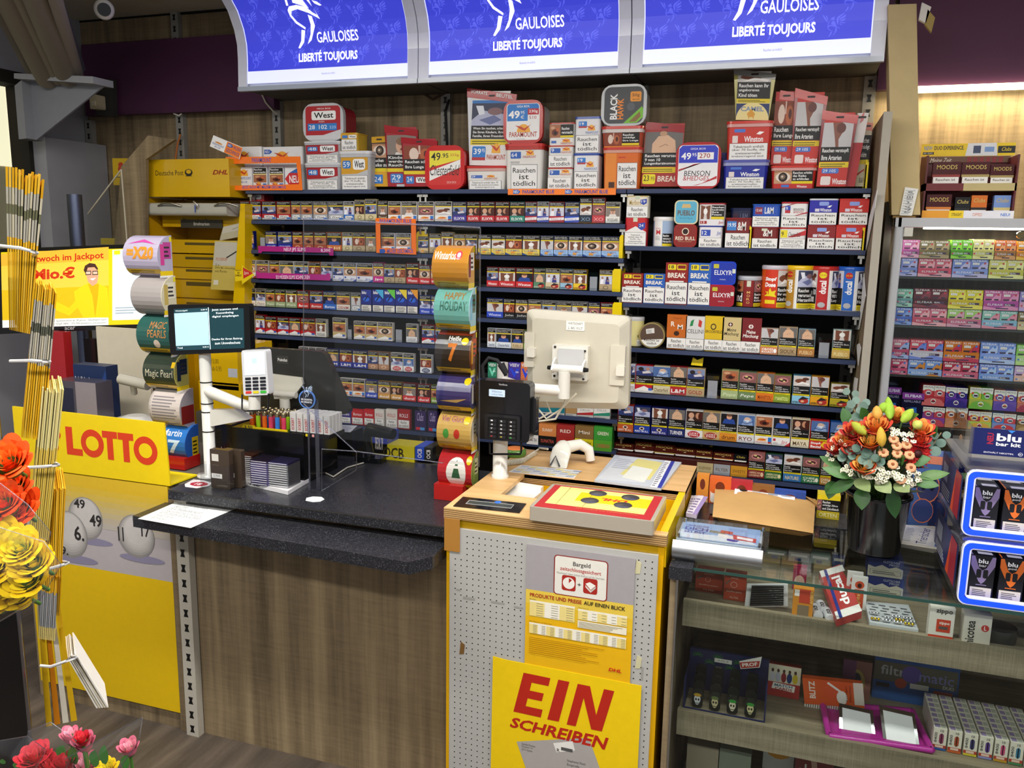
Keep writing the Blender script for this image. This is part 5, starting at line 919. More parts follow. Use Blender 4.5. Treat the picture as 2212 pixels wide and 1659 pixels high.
# LOTTO poster and sign
yb=2.2;p0,p1=(-2.6,.067),(-1.958,CZ-.004)
b=MB('d8b414','print');b.box((p0[0],yb,p0[1]),(p1[0],yb+.008,p1[1]));a=b.front(p0[0],p1[0],yb-.0004,p0[1],p1[1])
a.rect(0,0,1,1,'e3bc10');v_=a.q([(385,1260)])[0][1];a.poly([(0,v_),(1,v_),(1,1),(0,1)],'b6afb2')
for i in range(8):a.poly([(0,.94-i*.022),(1,.93-i*.022),(1,1-i*.0),(0,1-i*.0)]if i== 0 else [(0,.95-i*.024),(1,.94-i*.024),(1,.965-i*.024),(0,.975-i*.024)],['dcb62a','d8b63c','d4b650','cdb464','c8b478','c2b28a','bcb09a','b8b0a6'][i])
def ball(cx,cy,rx,ry,nums):
 u0,v0,u1,v1=a.qr(cx-rx,cy-ry,cx+rx,cy+ry);a.ell((u0+u1)/2+.03,v0-.002,(u1-u0)*.62,(v1-v0)*.09,'8a86a0',20)
 cu,cv,ru,rv=(u0+u1)/2,(v0+v1)/2,(u1-u0)/2,(v1-v0)/2
 for k in range(6):a.ell(cu+ru*.03*k*.5,cv+rv*.05*k,ru*(1-.07*k),rv*(1-.07*k),['8d8988','a09c9a','aeaaa8','b9b5b3','c2bebc','c9c5c3'][k],28)
 for t_,x0,y0,x1,y1 in nums:a.txt(t_,*a.qr(x0,y0,x1,y1),'2e2a2a',.025)
ball(185,1120,37,46,[('49',160,1078,184,1098),('49',194,1112,220,1138)])
ball(150,1154,39,50,[('6.',161,1136,182,1168),('9.',133,1180,148,1198)])
ball(295,1158,39,46,[('11',256,1138,268,1168),('17',306,1138,324,1160)])
one('ball_poster',b,'yellow and grey poster with numbered lottery balls on the counter front','poster')
t=thing('lottery_sign','yellow lottery sign with large red letters standing on the counter','sign',(-2.2,2.21,CZ))
x0=-2.62;q=[(x0,CZ),(-1.945,CZ),(-1.955,W(358,914,y=2.2).z),(x0,W(100,885,y=2.2).z)]
b=MB('efcf0c','print');b.prism(q,'y',2.198,2.204);a=b.front(x0,-1.945,2.1976,CZ,CZ+.225)
for s_,bx in (('L',(143,923,177,983)),('O',(175,928,224,988)),('T',(222,932,254,993)),('T',(256,936,289,998)),('O',(289,943,340,1004))):
 u0,v0,u1,v1=a.qr(*bx)
 if s_== 'O':a.ell((u0+u1)/2,(v0+v1)/2,(u1-u0)/2,(v1-v0)/2,'d8401c',28);a.ell((u0+u1)/2,(v0+v1)/2,(u1-u0)*.28,(v1-v0)*.26,'efcf0c',24)
 elif s_== 'L':a.poly([(u0,v0),(u1,v0),(u1,v0+(v1-v0)*.24),(u0+(u1-u0)*.42,v0+(v1-v0)*.24),(u0+(u1-u0)*.42,v1),(u0,v1)],'d8401c')
 else:m_=(u0+u1)/2;w=(u1-u0)*.2;h=(v1-v0)*.76+v0;a.poly([(m_-w,v0),(m_+w,v0),(m_+w,h),(u1,h),(u1,v1),(u0,v1),(u0,h),(m_-w,h)],'d8401c')
for bx in ((104,926,131,950),(104,953,127,976)):u0,v0,u1,v1=a.qr(*bx);a.ell((u0+u1)/2,(v0+v1)/2,(u1-u0)/2,(v1-v0)/2,'d8401c',18)
part('board',b,t)
b=MB('f4dc10','print');b.prism([(x0,2.204),(-1.945,2.204),(-1.94,2.33),(x0,2.33)],'z',CZ+.0005,CZ+.006);part('foot',b,t)

# ================================================================ post desk
DZ=.98;DX0,DX1,DY0,DY1=-.911,-.275,2.12,2.85
t=thing('post_desk','yellow post counter desk with plywood top and perforated grey front','desk',(-.6,2.48,0))
b=MB('eab208','gloss');b.box((DX0+.004,DY0+.012,0),(DX0+.02,DY1,DZ-.028));b.box((DX1-.02,DY0+.012,0),(DX1-.004,DY1-.1,DZ-.028));b.box((DX0+.02,DY1-.02,0),(DX1-.02,DY1,DZ-.028))
b.box((DX0+.02,DY0+.012,0),(DX1-.02,DY0+.026,DZ-.028),'c9a010');part('body',b,t)
X0,X1=W(970,1400,y=DY0).x,W(1412,1400,y=DY0).x;zt=W(990,1134,y=DY0).z-.012
b=MB('b5b5b2','gloss');b.box((X0,DY0+.002,0),(X1,DY0+.012,zt));a=b.front(X0,X1,DY0+.0016,0,zt);a.k[1]=0
for r in range(46):
 for c_ in range(32):
  u,z=.03+c_*.0305,zt-.02-r*.0181
  if z >.01 and not (r <4 and c_ <2)and u <.985:a.ell(u,z/zt,.0035,.0035*(X1-X0)/zt,'16140f',6)
a.k[1]=1;a.k[0]+= 1
for (x,y,w,h)in ((1000,1290,26,6),(985,1272,10,4),(1060,1300,30,4),(1110,1310,20,4),(1300,1170,60,2),(1385,1440,4,30)):
 a.rect(*a.qr(x,y,x+w,y+h),'9d9d98')
part('perforated_panel',b,t)
for i,(px,py)in enumerate(((1378,1225),(1379,1430),(998,1400))):
 b=MB('cdc7a0' if i <2 else '7a5a30','print');q=W(px,py,y=DY0+.0015);b.prism([(q.x-.008,q.z-.02),(q.x+.006,q.z-.018),(q.x+.009,q.z+.012),(q.x-.004,q.z+.02)],'y',DY0+.0008,DY0+.0019);part('torn_sticker' if i <2 else 'scratch',b,t)
# plywood top: a rim with a sunken tray
zr=DZ;b=MB('888','plywood')
cutY=W(1110,1022,z=DZ).y                      # front edge of the rear work top
b.box((DX0,DY0,DZ-.03),(DX1+.003,DY0+.026,DZ-.0005));b.box((DX0,DY0+.026,DZ-.03),(DX0+.02,DY1,DZ-.0005));b.box((DX0+.02,cutY,DZ-.03),(DX1,cutY+.012,DZ-.0005));b.box((DX1-.012,cutY,DZ-.03),(DX1,DY1,DZ-.0005));part('plywood_edge',b,t)
b=MB('888','beech');R_=W(1062,1075,z=DZ);xr=R_.x
b.box((DX0,DY0,DZ-.0005),(DX1+.003,DY0+.03,DZ+.0005));b.box((DX0,DY0+.03,DZ-.012),(-.80,DY1,DZ+.0005));b.box((-.80,cutY,DZ-.012),(DX1,DY1,DZ+.0005));b.box((-.80,DY0+.03,DZ-.012),(-.62,2.3,DZ+.0004));part('wooden_top',b,t)
b=MB('e0a90a','gloss');b.box((-.80,2.302,DZ-.11),(DX1-.02,cutY-.002,DZ-.1));b.box((-.62,DY0+.03,DZ-.11),(DX1-.02,2.302,DZ-.1));b.box((-.8,cutY-.006,DZ-.1),(DX1-.02,cutY-.001,DZ-.03));part('tray_floor',b,t)
b=MB('f4cf10','gloss');b.box((DX1-.02,DY0+.03,DZ-.1),(DX1,cutY,DZ-.002));part('side_rim',b,t)
b=MB('a87a3a','film');q0,q1=W(960,1122,y=DY0),W(993,1193,y=DY0);b.box((q0.x,DY0-.001,q1.z),(q1.x,DY0+.0015,q0.z+.005),'b07c38','gloss');one('packing_tape',b,'strip of brown packing tape at the upper left corner of the desk front','tape')
# posters on the desk front
yq=DY0-.0006
b=MB('a49fa4','print');x0,x1=W(1137,1250,y=yq).x,W(1371,1250,y=yq).x;z1,z0=W(1250,1190,y=yq).z,.5;b.box((x0,yq-.001,z0),(x1,yq+.001,z1));a=b.front(x0,x1,yq-.0014,z0,z1)
us=lambda*r:a.qr(*r)
vm=us(1137,1290,1371,1300)[3];a.rect(0,0,1,vm,'e8b414');a.rect(0,vm-.1,1,vm,'e4c64c');a.rect(0,vm-.2,1,vm-.1,'e6bd2c')
u0,v0,u1,v1=us(1196,1205,1313,1292);a.rr(u0,v0,u1,v1,.025,'8c2a24');a.rr(u0+.01,v0+.007,u1-.01,v1-.007,.02,'e6e4dc')
a.txt('Bargeld',.44,v1-.075,.6,v1-.035,'2a2624',.015);a.txt('zeitschlossgesichert',.32,v1-.115,.7,v1-.08,'b03028',.015);a.txt('Mitarbeiter haben keinen Einfluss auf die Sperrzeit',.29,v1-.14,.73,v1-.12,'8a8884')
for k,u in enumerate((.34,.54)):a.rr(u,v0+.04,u+.13,v0+.15,.015,'a82a22')
a.circ(.405,v0+.095,.042,'eeeae4');a.poly([(.405,v0+.095),(.405,v0+.132),(.435,v0+.12)],'a82a22');a.txt('+',.485,v0+.085,.52,v0+.105,'333',.01);a.poly([(.56,v0+.11),(.6,v0+.125),(.655,v0+.105),(.61,v0+.07)],'f2efe8');a.poly([(.56,v0+.1),(.61,v0+.065),(.61,v0+.05),(.56,v0+.085)],'d8d4cc');a.poly([(.61,v0+.065),(.655,v0+.1),(.655,v0+.085),(.61,v0+.05)],'c8c4bc')
a.txt('PRODUKTE UND PREISE',.04,vm-.05,.53,vm-.022,'a82a20',.02);a.txt('AUF EINEN BLICK',.55,vm-.05,.93,vm-.022,'2a2420',.02)
def table(u0,v0,u1,v1,nc,nr):
 a.rect(u0,v0,u1,v1,'f2eee0');a.k[1]=0
 for c_ in range(nc):
  if c_ % 2== 0:a.rect(u0+(u1-u0)*c_/nc,v0,u0+(u1-u0)*(c_+1)/nc,v1-.012,'ecd98c')
 a.k[1]=1;a.k[0]+= 1;a.k[1]=0
 for r in range(nr):
  for c_ in range(nc):y=v1-.012-(v1-v0-.012)*(r+.6)/nr;a.rect(u0+(u1-u0)*(c_+.45)/nc,y,u0+(u1-u0)*(c_+.9)/nc,y+.004,'8a8468')
 a.k[1]=1;a.k[0]+= 1
table(.04,vm-.19,.47,vm-.075,3,6);table(.5,vm-.16,.95,vm-.085,5,3);a.rect(.5,vm-.22,.95,vm-.168,'eee8d4');a.bars(.51,vm-.215,.94,vm-.172,5,'8a8468');table(.04,vm-.32,.95,vm-.24,11,6)
a.txt('Briefe',.04,vm-.071,.1,vm-.063,'6a5a20');a.txt('DHL Express',.5,vm-.081,.6,vm-.072,'6a5a20');a.txt('DHL Päckchen und DHL Paket',.04,vm-.236,.26,vm-.226,'6a5a20')
a.bars(.04,vm-.47,.8,vm-.34,9,'b8860a',.3);a.txt('DHL',.8,vm-.5,.92,vm-.475,'c8281c',.03,.2)
one('price_poster',b,'grey and yellow price list poster headed PRODUKTE UND PREISE','poster')
y2=yq-.002;b=MB('f0cc14','paper');P=[W(*p,y=y2)for p in ((1065,1417),(1094,1425),(1386,1481),(1372,1780),(1058,1780))];b.prism([(p.x,p.z)for p in P],'y',y2-.0012,y2)
x0,x1,z0,z1=P[0].x,P[2].x,P[4].z,P[0].z;a=b.front(x0,x1,y2-.0016,z0,z1,'paper')
for s_,qd in (('E',[(1131,1453),(1189,1465),(1168,1550),(1109,1537)]),('I',[(1206,1468),(1230,1473),(1207,1559),(1182,1554)]),('N',[(1248,1477),(1327,1493),(1300,1580),(1224,1565)])):
 tl,tr,br,bl=a.q(qd);L=lambda u,v:((bl[0]+(br[0]-bl[0])*u)*(1-v)+(tl[0]+(tr[0]-tl[0])*u)*v,(bl[1]+(br[1]-bl[1])*u)*(1-v)+(tl[1]+(tr[1]-tl[1])*u)*v)
 pl={'E':[(0,0),(1,0),(1,.2),(.38,.2),(.38,.4),(.9,.4),(.9,.6),(.38,.6),(.38,.8),(1,.8),(1,1),(0,1)],'I':[(0,0),(1,0),(1,1),(0,1)],'N':[(0,0),(.26,0),(.26,.7),(.7,0),(1,0),(1,1),(.72,1),(.72,.36),(.34,1),(0,1)]}[s_]
 a.poly([L(u,v)for u,v in pl],'b82a1c')
tl,tr,br,bl=a.q([(1108,1549),(1315,1594),(1306,1620),(1100,1570)]);vs,fs,_=glyphs('SCHREIBEN',.03,0)
b.add([a.P((bl[0]+(br[0]-bl[0])*u)*(1-v)+(tl[0]+(tr[0]-tl[0])*u)*v,(bl[1]+(br[1]-bl[1])*u)*(1-v)+(tl[1]+(tr[1]-tl[1])*u)*v)for u,v in vs],fs,'b82a1c','paper')
a.k[0]-= 2;a.poly(a.q([(1116,1602),(1272,1594),(1310,1700),(1150,1700)]),'aca7a4');a.k[0]+= 2;a.poly(a.q([(1195,1605),(1237,1601),(1242,1621),(1202,1625)]),'e8e6e2');a.txt('R',*a.qr(1203,1617,1209,1624),'222',.02);a.rect(*a.qr(1212,1616,1237,1623),'555')
a.lines(['Aurelia Florken','Postplatz 18','53113 Aachen'],*a.qr(1127,1607,1156,1623),'555');a.lines(['Stephanie Pauls','Burgstraße'],*a.qr(1225,1644,1265,1659),'555')
one('registered_mail_poster',b,'yellow poster reading EIN SCHREIBEN in red on the desk front','poster')
# scale platform
t=thing('parcel_scale','steel parcel scale with red and yellow printed platform on the desk','scale',(-.5,2.3,DZ-.05))
SZ=1.02;c4=[W(*p,z=SZ)for p in ((1206,1043),(1440,1076),(1410,1129),(1135,1091))];xa,xb=(c4[3].x+c4[0].x)/2,(c4[1].x+c4[2].x)/2;ya,yb_=(c4[2].y+c4[3].y)/2,(c4[0].y+c4[1].y)/2
b=MB('aaa294','gloss');b.rbox((xa,ya,DZ+.001),(xb,yb_,SZ),.006,'z');a=b.top(xa,xb,ya,yb_,SZ+.0002);a.rect(.03,.03,.97,.97,'b4262c')
a.rect(.09,.2,.9,.93,'efe488');a.rect(.3,.42,.9,.78,'f2c80c');a.k[1]=0
for v in (.36,.86):a.rect(.09,v,.9,v+.006,'6a3a1c')
for u in (.18,.4):a.rect(u,.2,u+.004,.93,'6a3a1c')
a.k[1]=1;a.k[0]+= 1;A2=Art(b,a.P(.78,.62),-a.U,-a.V,'print');A2.txt('DHL',.06,-.02,.28,.08,'c8281c',.04,.2)
for r in range(3):A2.txt('Versandmarke für Pakete bis',.0-.08,.36+r*.05,.42,.385+r*.05,'d8a050')
for u,v in ((.44,.8),(.72,.78),(.42,.48),(.7,.45)):
 p=a.P(u,v);b.lathe([(.026,.0004),(.024,.0018),(.012,.0038),(.002,.0045)],(p.x,p.y,p.z),20,'8c8c8e','metal')
part('platform',b,t)
b=MB('8a8680','metal');b.box((xa+.05,ya+.05,DZ-.1),(xb-.05,yb_-.05,DZ+.001));part('base',b,t)
q=[W(*p,z=DZ+.001)for p in ((979,1094),(1000,1074),(1137,1089),(1122,1109))];b=MB('16161a','gloss');b.prism([(p.x,p.y)for p in q],'z',DZ+.0006,DZ+.003)
a=Art(b,q[0]+Vector((0,0,.0022)),q[3]-q[0],q[1]-q[0]);a.rect(.14,.3,.84,.72,'9a9c9c');a.rect(.155,.36,.83,.66,'3c4240');a.ell(.58,.78,.05,.14,'2f6fd0')
one('scale_display',b,'black scale display with blue button let into the desk top','display')
q=[W(*p,z=DZ-.02)for p in ((1064,1068),(1100,1043),(1174,1055),(1146,1079))];t=thing('label_printer','white label printer sunk into the desk tray','printer',(q[0].x,q[0].y,DZ-.1))
b=MB('e4e4e0','gloss');b.prism([(p.x,p.y)for p in q],'z',DZ-.098,DZ-.025);part('housing',b,t)
b=MB('f2f2ee','gloss');m1,m2=q[0].lerp(q[1],.8),q[3].lerp(q[2],.8);b.prism([(p.x,p.y)for p in (m1,q[1],q[2],m2)],'z',DZ-.025,DZ-.012);part('lid',b,t)

# ---- things on the post desk
t=thing('card_terminal','black card payment terminal on white pole above the desk','card terminal',W(1080,1034,z=DZ))
P0=W(1080,1031,z=DZ);yy=P0.y-.03;b=MB('e2e0da','gloss');pt=W(1080,950,y=P0.y)
b.lathe([(.028,0),(.028,.01),(.024,.012),(.024,pt.z-DZ)],(P0.x,P0.y,DZ+.0005),24);part('pole',b,t)
q=[W(*p,y=yy)for p in ((1034,818),(1150,815),(1150,955),(1036,955))];x0,x1,z1,z0=q[0].x,q[1].x,q[0].z,q[2].z
b=MB('101014','gloss');b.rbox((x0,yy-.02,z0),(x1,yy+.03,z1),.015,'y');a=b.front(x0,x1,yy-.0204,z0,z1)
a.txt('Verifone',.42,.935,.58,.965,'c8c8cc',.01);a.rr(.24,.74,.54,.86,.01,'cfe4fa');a.txt('Willkommen',.29,.81,.48,.84,'4a6a9a');a.txt('in Ihrer Filiale',.29,.765,.5,.79,'4a6a9a')
part('housing',b,t)
b=MB('1c1c20','gloss');b.rbox((x0+.032,yy-.03,z0+.004),(x1-.028,yy-.019,z0+.085),.008,'y');a=b.front(x0+.032,x1-.028,yy-.0304,z0+.004,z0+.085);a.rr(.1,.06,.92,.9,.06,'0a0a0c')
for r in range(5):
 for c_ in range(3):
  u,v=.14+c_*.27,.7-r*.155;a.rr(u,v,u+.2,v+.11,.03,'26262a');k='123456789*0#'[r*3+c_]if r <4 else 'X<O'[c_];a.txt(k,u+.04,v+.03,u+.1,v+.085,'e8e8e8' if r <4 else ['d83a34','e8d83c','4ad04a'][c_],.02)
part('keypad',b,t)
b=MB('141416','matte');w=[W(*p,y=yy-.015)for p in ((1058,955),(1058,980),(1064,981),(1124,981),(1126,976),(1126,955))];b.tube(w,.0035,8);part('wire_guard',b,t)
b=MB('18181c','gloss');b.rbox((x0-.028,yy,z0+.1),(x0-.002,yy+.025,z0+.17),.006,'y');b.cyl(W(1028,850,y=yy-.005),W(1029,765,y=yy),.004,.003,10);part('stylus',b,t)
b=MB('1a1a1c','gloss');b.rbox((x1,yy,z0+.03),(x1+.014,yy+.03,z0+.14),.005,'y');part('side_grip',b,t)
b=MB('2a2a2c','matte');b.tube([W(*p,y=yy+.02)for p in ((1045,820),(1042,790),(1056,773),(1074,778),(1086,795),(1093,812))],.006,8);b.cyl(W(1082,786,y=yy+.02),W(1094,808,y=yy+.02),.012,.009,10);part('cable',b,t)
# beige monitor, back to the room
t=thing('beige_monitor','beige monitor seen from behind on a white arm above the desk','monitor',W(1250,900,y=2.75))
ym=2.72;q=[W(*p,y=ym)for p in ((1138,667),(1361,684),(1357,884),(1140,880))]
def quadbox(b,q,y0,y1,shrink=.0,col=None,mat=None):
 c=sum(q,Vector())/len(q);b.loft([[Vector((c.x+(p.x-c.x)*(1-shrink),y0,c.z+(p.z-c.z)*(1-shrink)))for p in q],[Vector((p.x,y1,p.z))for p in q]],col,mat,False)
def rq(q,k=.06,n=4):                              # rounded quad
 r=[]
 for i in range(4):
  p,a_,b_=q[i],q[i-1],q[(i+1)% 4];s_,e_=p.lerp(a_,k),p.lerp(b_,k)
  for j in range(n+1):f=j/n;r.append((s_.lerp(p,f)).lerp(p.lerp(e_,f),f))
 return r
b=MB('cbc6b6','gloss');Q=rq(q);quadbox(b,Q,ym,ym+.02,.015);quadbox(b,Q,ym-.03,ym,.16);b.loft([[Vector((p.x,ym+.02,p.z))for p in Q],[Vector((p.x,ym+.035,p.z))for p in Q]],None,None,False);part('housing',b,t)
for x,y,yb2 in ((1146,715,790),(1338,743,830)):
 b=MB('d2cdbe','gloss');p0,p1=W(x-6 if x <1200 else x-14,y,y=ym-.0),W(x+14,yb2,y=ym);b.rbox((p0.x,ym-.036,p1.z),(p1.x,ym-.0,p0.z),.004,'y');m_=W(x+4,yb2-30,y=ym-.03);b.rbox((m_.x-.014,ym-.05,m_.z-.016),(m_.x+.014,ym-.028,m_.z+.016),.004,'y','e4e0d4');part('cable_cover',b,t)
b=MB('e6e3da','gloss');p0,p1=W(1197,742,y=ym-.04),W(1271,822,y=ym-.04);b.rbox((p0.x,ym-.06,p1.z),(p1.x,ym-.03,p0.z),.004,'y')
for u,v in ((.08,.93),(.92,.86),(.08,.1),(.9,.06)):x,z=p0.x+(p1.x-p0.x)*u,p1.z+(p0.z-p1.z)*v;b.cyl((x,ym-.0635,z),(x,ym-.058,z),.004,n=10,col='2a2826')
part('mounting_plate',b,t)
b=MB('c9cacb','gloss');p0,p1=W(1206,752,y=ym-.065),W(1260,815,y=ym-.065);b.rbox((p0.x,ym-.068,p1.z),(p1.x,ym-.06,p0.z),.003,'y');part('steel_plate',b,t)
b=MB('e9e8e2','gloss');hz=W(1230,797,y=ym-.1).z;xl,xr_=W(1194,797,y=ym-.1).x,W(1259,797,y=ym-.1).x
for x in (xl,xr_):b.prism([(ym-.07,hz+.03),(ym-.1,hz+.018),(ym-.118,hz-.004),(ym-.1,hz-.018),(ym-.07,hz-.01)],'x',x-.003,x+.003)
b.cyl((xl,ym-.1,hz),(xr_,ym-.1,hz),.013,n=16);part('hinge',b,t)
for x,s_ in ((xl,-1),(xr_,1)):b=MB('1c1c1c','matte');b.cyl((x,ym-.1,hz),(x+s_*.018,ym-.1,hz),.009,.006,12);part('knob',b,t)
b=MB('e6e4de','gloss');nx=W(1219,815,y=ym-.1).x;b.cyl((nx,ym-.1,hz-.01),(nx,ym-.1,W(1219,860,y=ym-.1).z),.02,n=20);part('swivel',b,t)
b=MB('eceae4','gloss');za=W(1190,842,y=ym-.1).z;b.cyl((W(1140,842,y=ym-.1).x-.04,ym-.1,za),(nx,ym-.1,za),.018,n=18);b.cyl((W(1090,842,y=ym).x,ym,za),(W(1130,842,y=ym-.1).x,ym-.1,za),.017,n=16);part('arm',b,t)
b=MB('e2e0da','gloss');xq=W(1083,842,y=ym+.02).x;b.cyl((xq,ym+.03,DZ),(xq,ym+.03,za+.06),.02,n=18);part('post',b,t)
for pts in (((1165,858),(1160,880),(1180,905),(1210,885),(1245,850)),((1180,868),(1190,890),(1165,905),(1150,890),(1120,920)),((1225,845),(1220,870),(1200,905),(1150,912),(1120,905))):
 b=MB('dcd8c8','matte');b.tube([W(x,y,y=ym-.06)for x,y in pts],.0035,8);part('cable',b,t)
b=MB('f0efe8','print');p=W(1240,695,y=ym-.033); 
for px,py,s_ in ((1241,699,'WIRTSCHAFT'),(1241,709,'2. BIS 10 LT')):
 p0,p1=W(px-18,py+4,y=ym-.0315),W(px+22,py-4,y=ym-.0315);bb=MB('f4f4ee','print');bb.box((p0.x,ym-.0322,p0.z),(p1.x,ym-.0302,p1.z));aa=bb.front(p0.x,p1.x,ym-.0324,p0.z,p1.z);aa.txt(s_,.1,.25,.9,.75,'5a5a5a');part('paper_label',bb,t)
# hand scanner, cord, coin dish, papers
t=thing('hand_scanner','white hand scanner with dark chevron lying on the desk','scanner',W(1205,1016,z=DZ));p=W(1206,1012,z=DZ)
b=MB('eceae2','gloss');rings=[]
for f,w,h in ((0,.03,.004),(.015,.034,.05),(.05,.034,.075),(.08,.028,.085),(.11,.014,.08)):
 rings.append([(p.x+w*math.cos(t_),p.y+f*.7,DZ+.001+max(0,h*(.5+.5*math.sin(t_))**.6))for t_ in [2*math.pi*j/16 for j in range(16)]])
b.loft(rings);part('head',b,t)
b=MB('eceae2','gloss');b.tube([(p.x+.015,p.y+.06,DZ+.062),(p.x+.05,p.y+.09,DZ+.068),(p.x+.08,p.y+.1,DZ+.05),(p.x+.088,p.y+.1,DZ+.012)],[.022,.019,.018,.016],12);part('handle',b,t)
b=MB('4a4a52','gloss');b.tube([W(*q_,y=p.y-.004)for q_ in ((1189,1005),(1200,985),(1209,1008))],.003,6);part('chevron',b,t)
pts=[W(1183,970,z=DZ+.03),W(1165,968,z=DZ+.01),W(1155,980,z=DZ+.005)];P2=[W(1158,985,z=DZ),W(1130,1003,z=DZ),W(1095,1008,z=DZ)]
b=MB('d8d4c4','matte');b.tube(pts+[P2[0]+Vector((0,0,.012))],.004,8);co=[]
for i in range(160):
 f=i/159;c0=P2[0].lerp(P2[1],f*2)if f <.5 else P2[1].lerp(P2[2],f*2-1);a_=f*2*math.pi*22;co.append(c0+Vector((.002*math.cos(a_),.009*math.sin(a_),.013+.009*math.cos(a_))))
b.tube(co,.0026,5);one('coiled_cord',b,'beige coiled cord of the white hand scanner','cord')
t=thing('coin_dish','green round coin dish with orange top behind the pole','dish',W(1110,990,z=DZ));p=W(1112,984,z=DZ)
b=MB('5a8a3c','gloss');b.lathe([(.038,0),(.042,.006),(.04,.022),(.034,.026)],(p.x,p.y,DZ+.001),28);part('bowl',b,t)
b=MB('e8884a','matte');b.lathe([(.001,.0275),(.03,.0275),(.033,.026)],(p.x,p.y,DZ+.001),28);part('pad',b,t)
def sheet(name,label,pts,z,col='f0f0f0',n=8,cat='paper',th=.0012,mat='print'):
 q=[W(*p,z=z)for p in pts];b=MB(col,mat);b.prism([(p.x,p.y)for p in q],'z',z+.0004,z+th)
 a=Art(b,q[3]+Vector((0,0,th)),q[2]-q[3],q[0]-q[3])
 if n:a.bars(.06,.08,.94,.92,n,'a9b0c4',.5,.3)
 return b,a,lambda:one(name,b,label,cat)
b,a,f=sheet('price_list','white laminated list under the hand scanner on the desk',((1125,1005),(1253,1017),(1240,1034),(1098,1020)),DZ,n=0)
for i in range(7):
 for j in range(4):a.rect(.04+i*.135,.08+j*.23,.16+i*.135,.24+j*.23,['b9c4dc','e4dca4','dfe4ee'][(i+j)% 3])
f()
b,a,f=sheet('document_folder','clear plastic folder of letters with blue spine on the desk',((1328,987),(1472,1003),(1428,1060),(1284,1042)),DZ,'c3cad4',n=0,th=.008,cat='folder')
a.poly([(.02,.04),(.7,.1),(.72,.95),(.1,.98)],'d4d9e0');a.poly([(.3,.3),(.78,.22),(.82,.9),(.4,.95)],'e2d98a');a.poly([(.36,.2),(.72,.12),(.74,.6),(.4,.66)],'e8ebe4');a.bars(.1,.5,.4,.9,6,'aab0bc');a.rect(.84,.0,.94,1,'eef0f4');a.bars(.85,.05,.92,.95,14,'6a6a78');a.rect(.94,0,1,1,'2f3aa0');f()
# ================================================================ glass counter case
t=thing('glass_counter','glass fronted counter case with wooden shelves right of the post desk','display case',(.5,2.4,0))
XE=1.35
b=MB('888','oak');b.box((-.258,2.12,0),(-.242,2.72,.87));part('end_panel',b,t)
b=MB('b9b9b6','metal');b.box((-.2415,2.118,0),(-.236,2.13,.87));part('edge_strip',b,t)
b=MB('888','oak_shelf');b.box((-.24,2.7,0),(XE,2.72,.87));part('back_panel',b,t)
for z,zb,l in ((.775,.715,'upper'),(.45,.39,'lower')):
 b=MB('888','oak_shelf');b.box((-.225,2.182,zb),(XE,2.7,z));part('shelf_floor',b,t)
 b=MB('888','oak_shelf');b.box((-.225,2.166,zb),(XE,2.182,z+.014));part('shelf_front',b,t)
b=MB('888','oak_shelf');b.box((-.225,2.16,0),(XE,2.7,.1));part('plinth',b,t)
b=MB('fff','glass');b.box((-.235,2.1235,.02),(XE,2.1275,.893));part('front_glass',b,t)
b=MB('fff','glass');b.box((-.2,2.12,.8955),(XE,2.578,.9025));part('top_glass',b,t)
b=MB('2c4a44','gloss');b.box((-.2,2.1175,.8953),(XE,2.1198,.9027));part('glass_edge',b,t)
b=MB('888','counter_black');b.box((-.26,2.1,.87),(-.2,2.578,.905));b.box((-.26,2.578,.87),(XE,2.73,.905));part('black_edge',b,t)
ZS={'A':.776,'B':.451,'C':.101,'T':.904}
def ybase(px0,px1,pyb,z):return W((px0+px1)/2,pyb,z=z).y
def stand(l,px0,px1,pyt,pyb,s_,d,c,ops,name='boxed_goods',cat='box',g=None,mat='print',y=None,rz=0.0):
 z=ZS[s_];y=y or ybase(px0,px1,pyb,z);A,B,z1=span(px0,px1,pyt,y,z)
 if s_== 'A':z1=min(z1,.868)
 b=MB(c,mat)
 if rz:b.M=Matrix.Translation(((A+B)/2,y,z))@ Matrix.Rotation(rz,4,'Y')@ Matrix.Translation((-(A+B)/2,-y,-z))
 b.box((A,y,z),(B,y+d,z1));a=b.front(A,B,y-.0005,z,z1); 
 if rz:M=b.M;b.M=None;a.O=M @ a.O;R3=M.to_3x3();a.U=R3 @ a.U;a.V=R3 @ a.V
 D(a,ops);return one(name,b,l,cat,g)
def lay(l,pts,z,th,c,ops,name='boxed_goods',cat='box',g=None,mat='print',tilt=0.0):
 q=[W(*p,z=z+th)for p in pts];b=MB(c,mat)
 up=[Vector((p.x,p.y,p.z+(tilt if i <2 else 0)))for i,p in enumerate(q)]
 b.loft([[Vector((p.x,p.y,p.z-th))for p in up],up],None,None,False);a=Art(b,up[3]+Vector((0,0,.0004)),up[2]-up[3],up[0]-up[3]);D(a,ops);return one(name,b,l,cat,g)
RX=[('r',0,0,1,1,'a8432c'),('c',.45,.66,.13,'d0a090'),('c',.45,.66,.11,'a8432c'),('y',[(.06,.7),(.28,.88),(.28,.8),(.06,.6)],'6a5a50'),('t','XtraPert junior',.12,.32,.84,.4,'e8d0b8',0,.2),('t','FILTER',.3,.08,.7,.16,'d8b8a0'),('b',.3,.92,.7,.98,2,'d8b8a0')]
stand('red filter box with round seal, at left end of upper glass shelf',1503,1562,1238,1310,'A',.05,'a03e2a',RX,y=2.27)
stand('second red filter box, partly behind the black blister pack',1564,1611,1246,1318,'A',.05,'a03e2a',RX,y=2.24)
t=thing('blister_pack','clear blister pack of black cigarette holders on upper glass shelf','blister pack',W(1655,1312,z=.74))
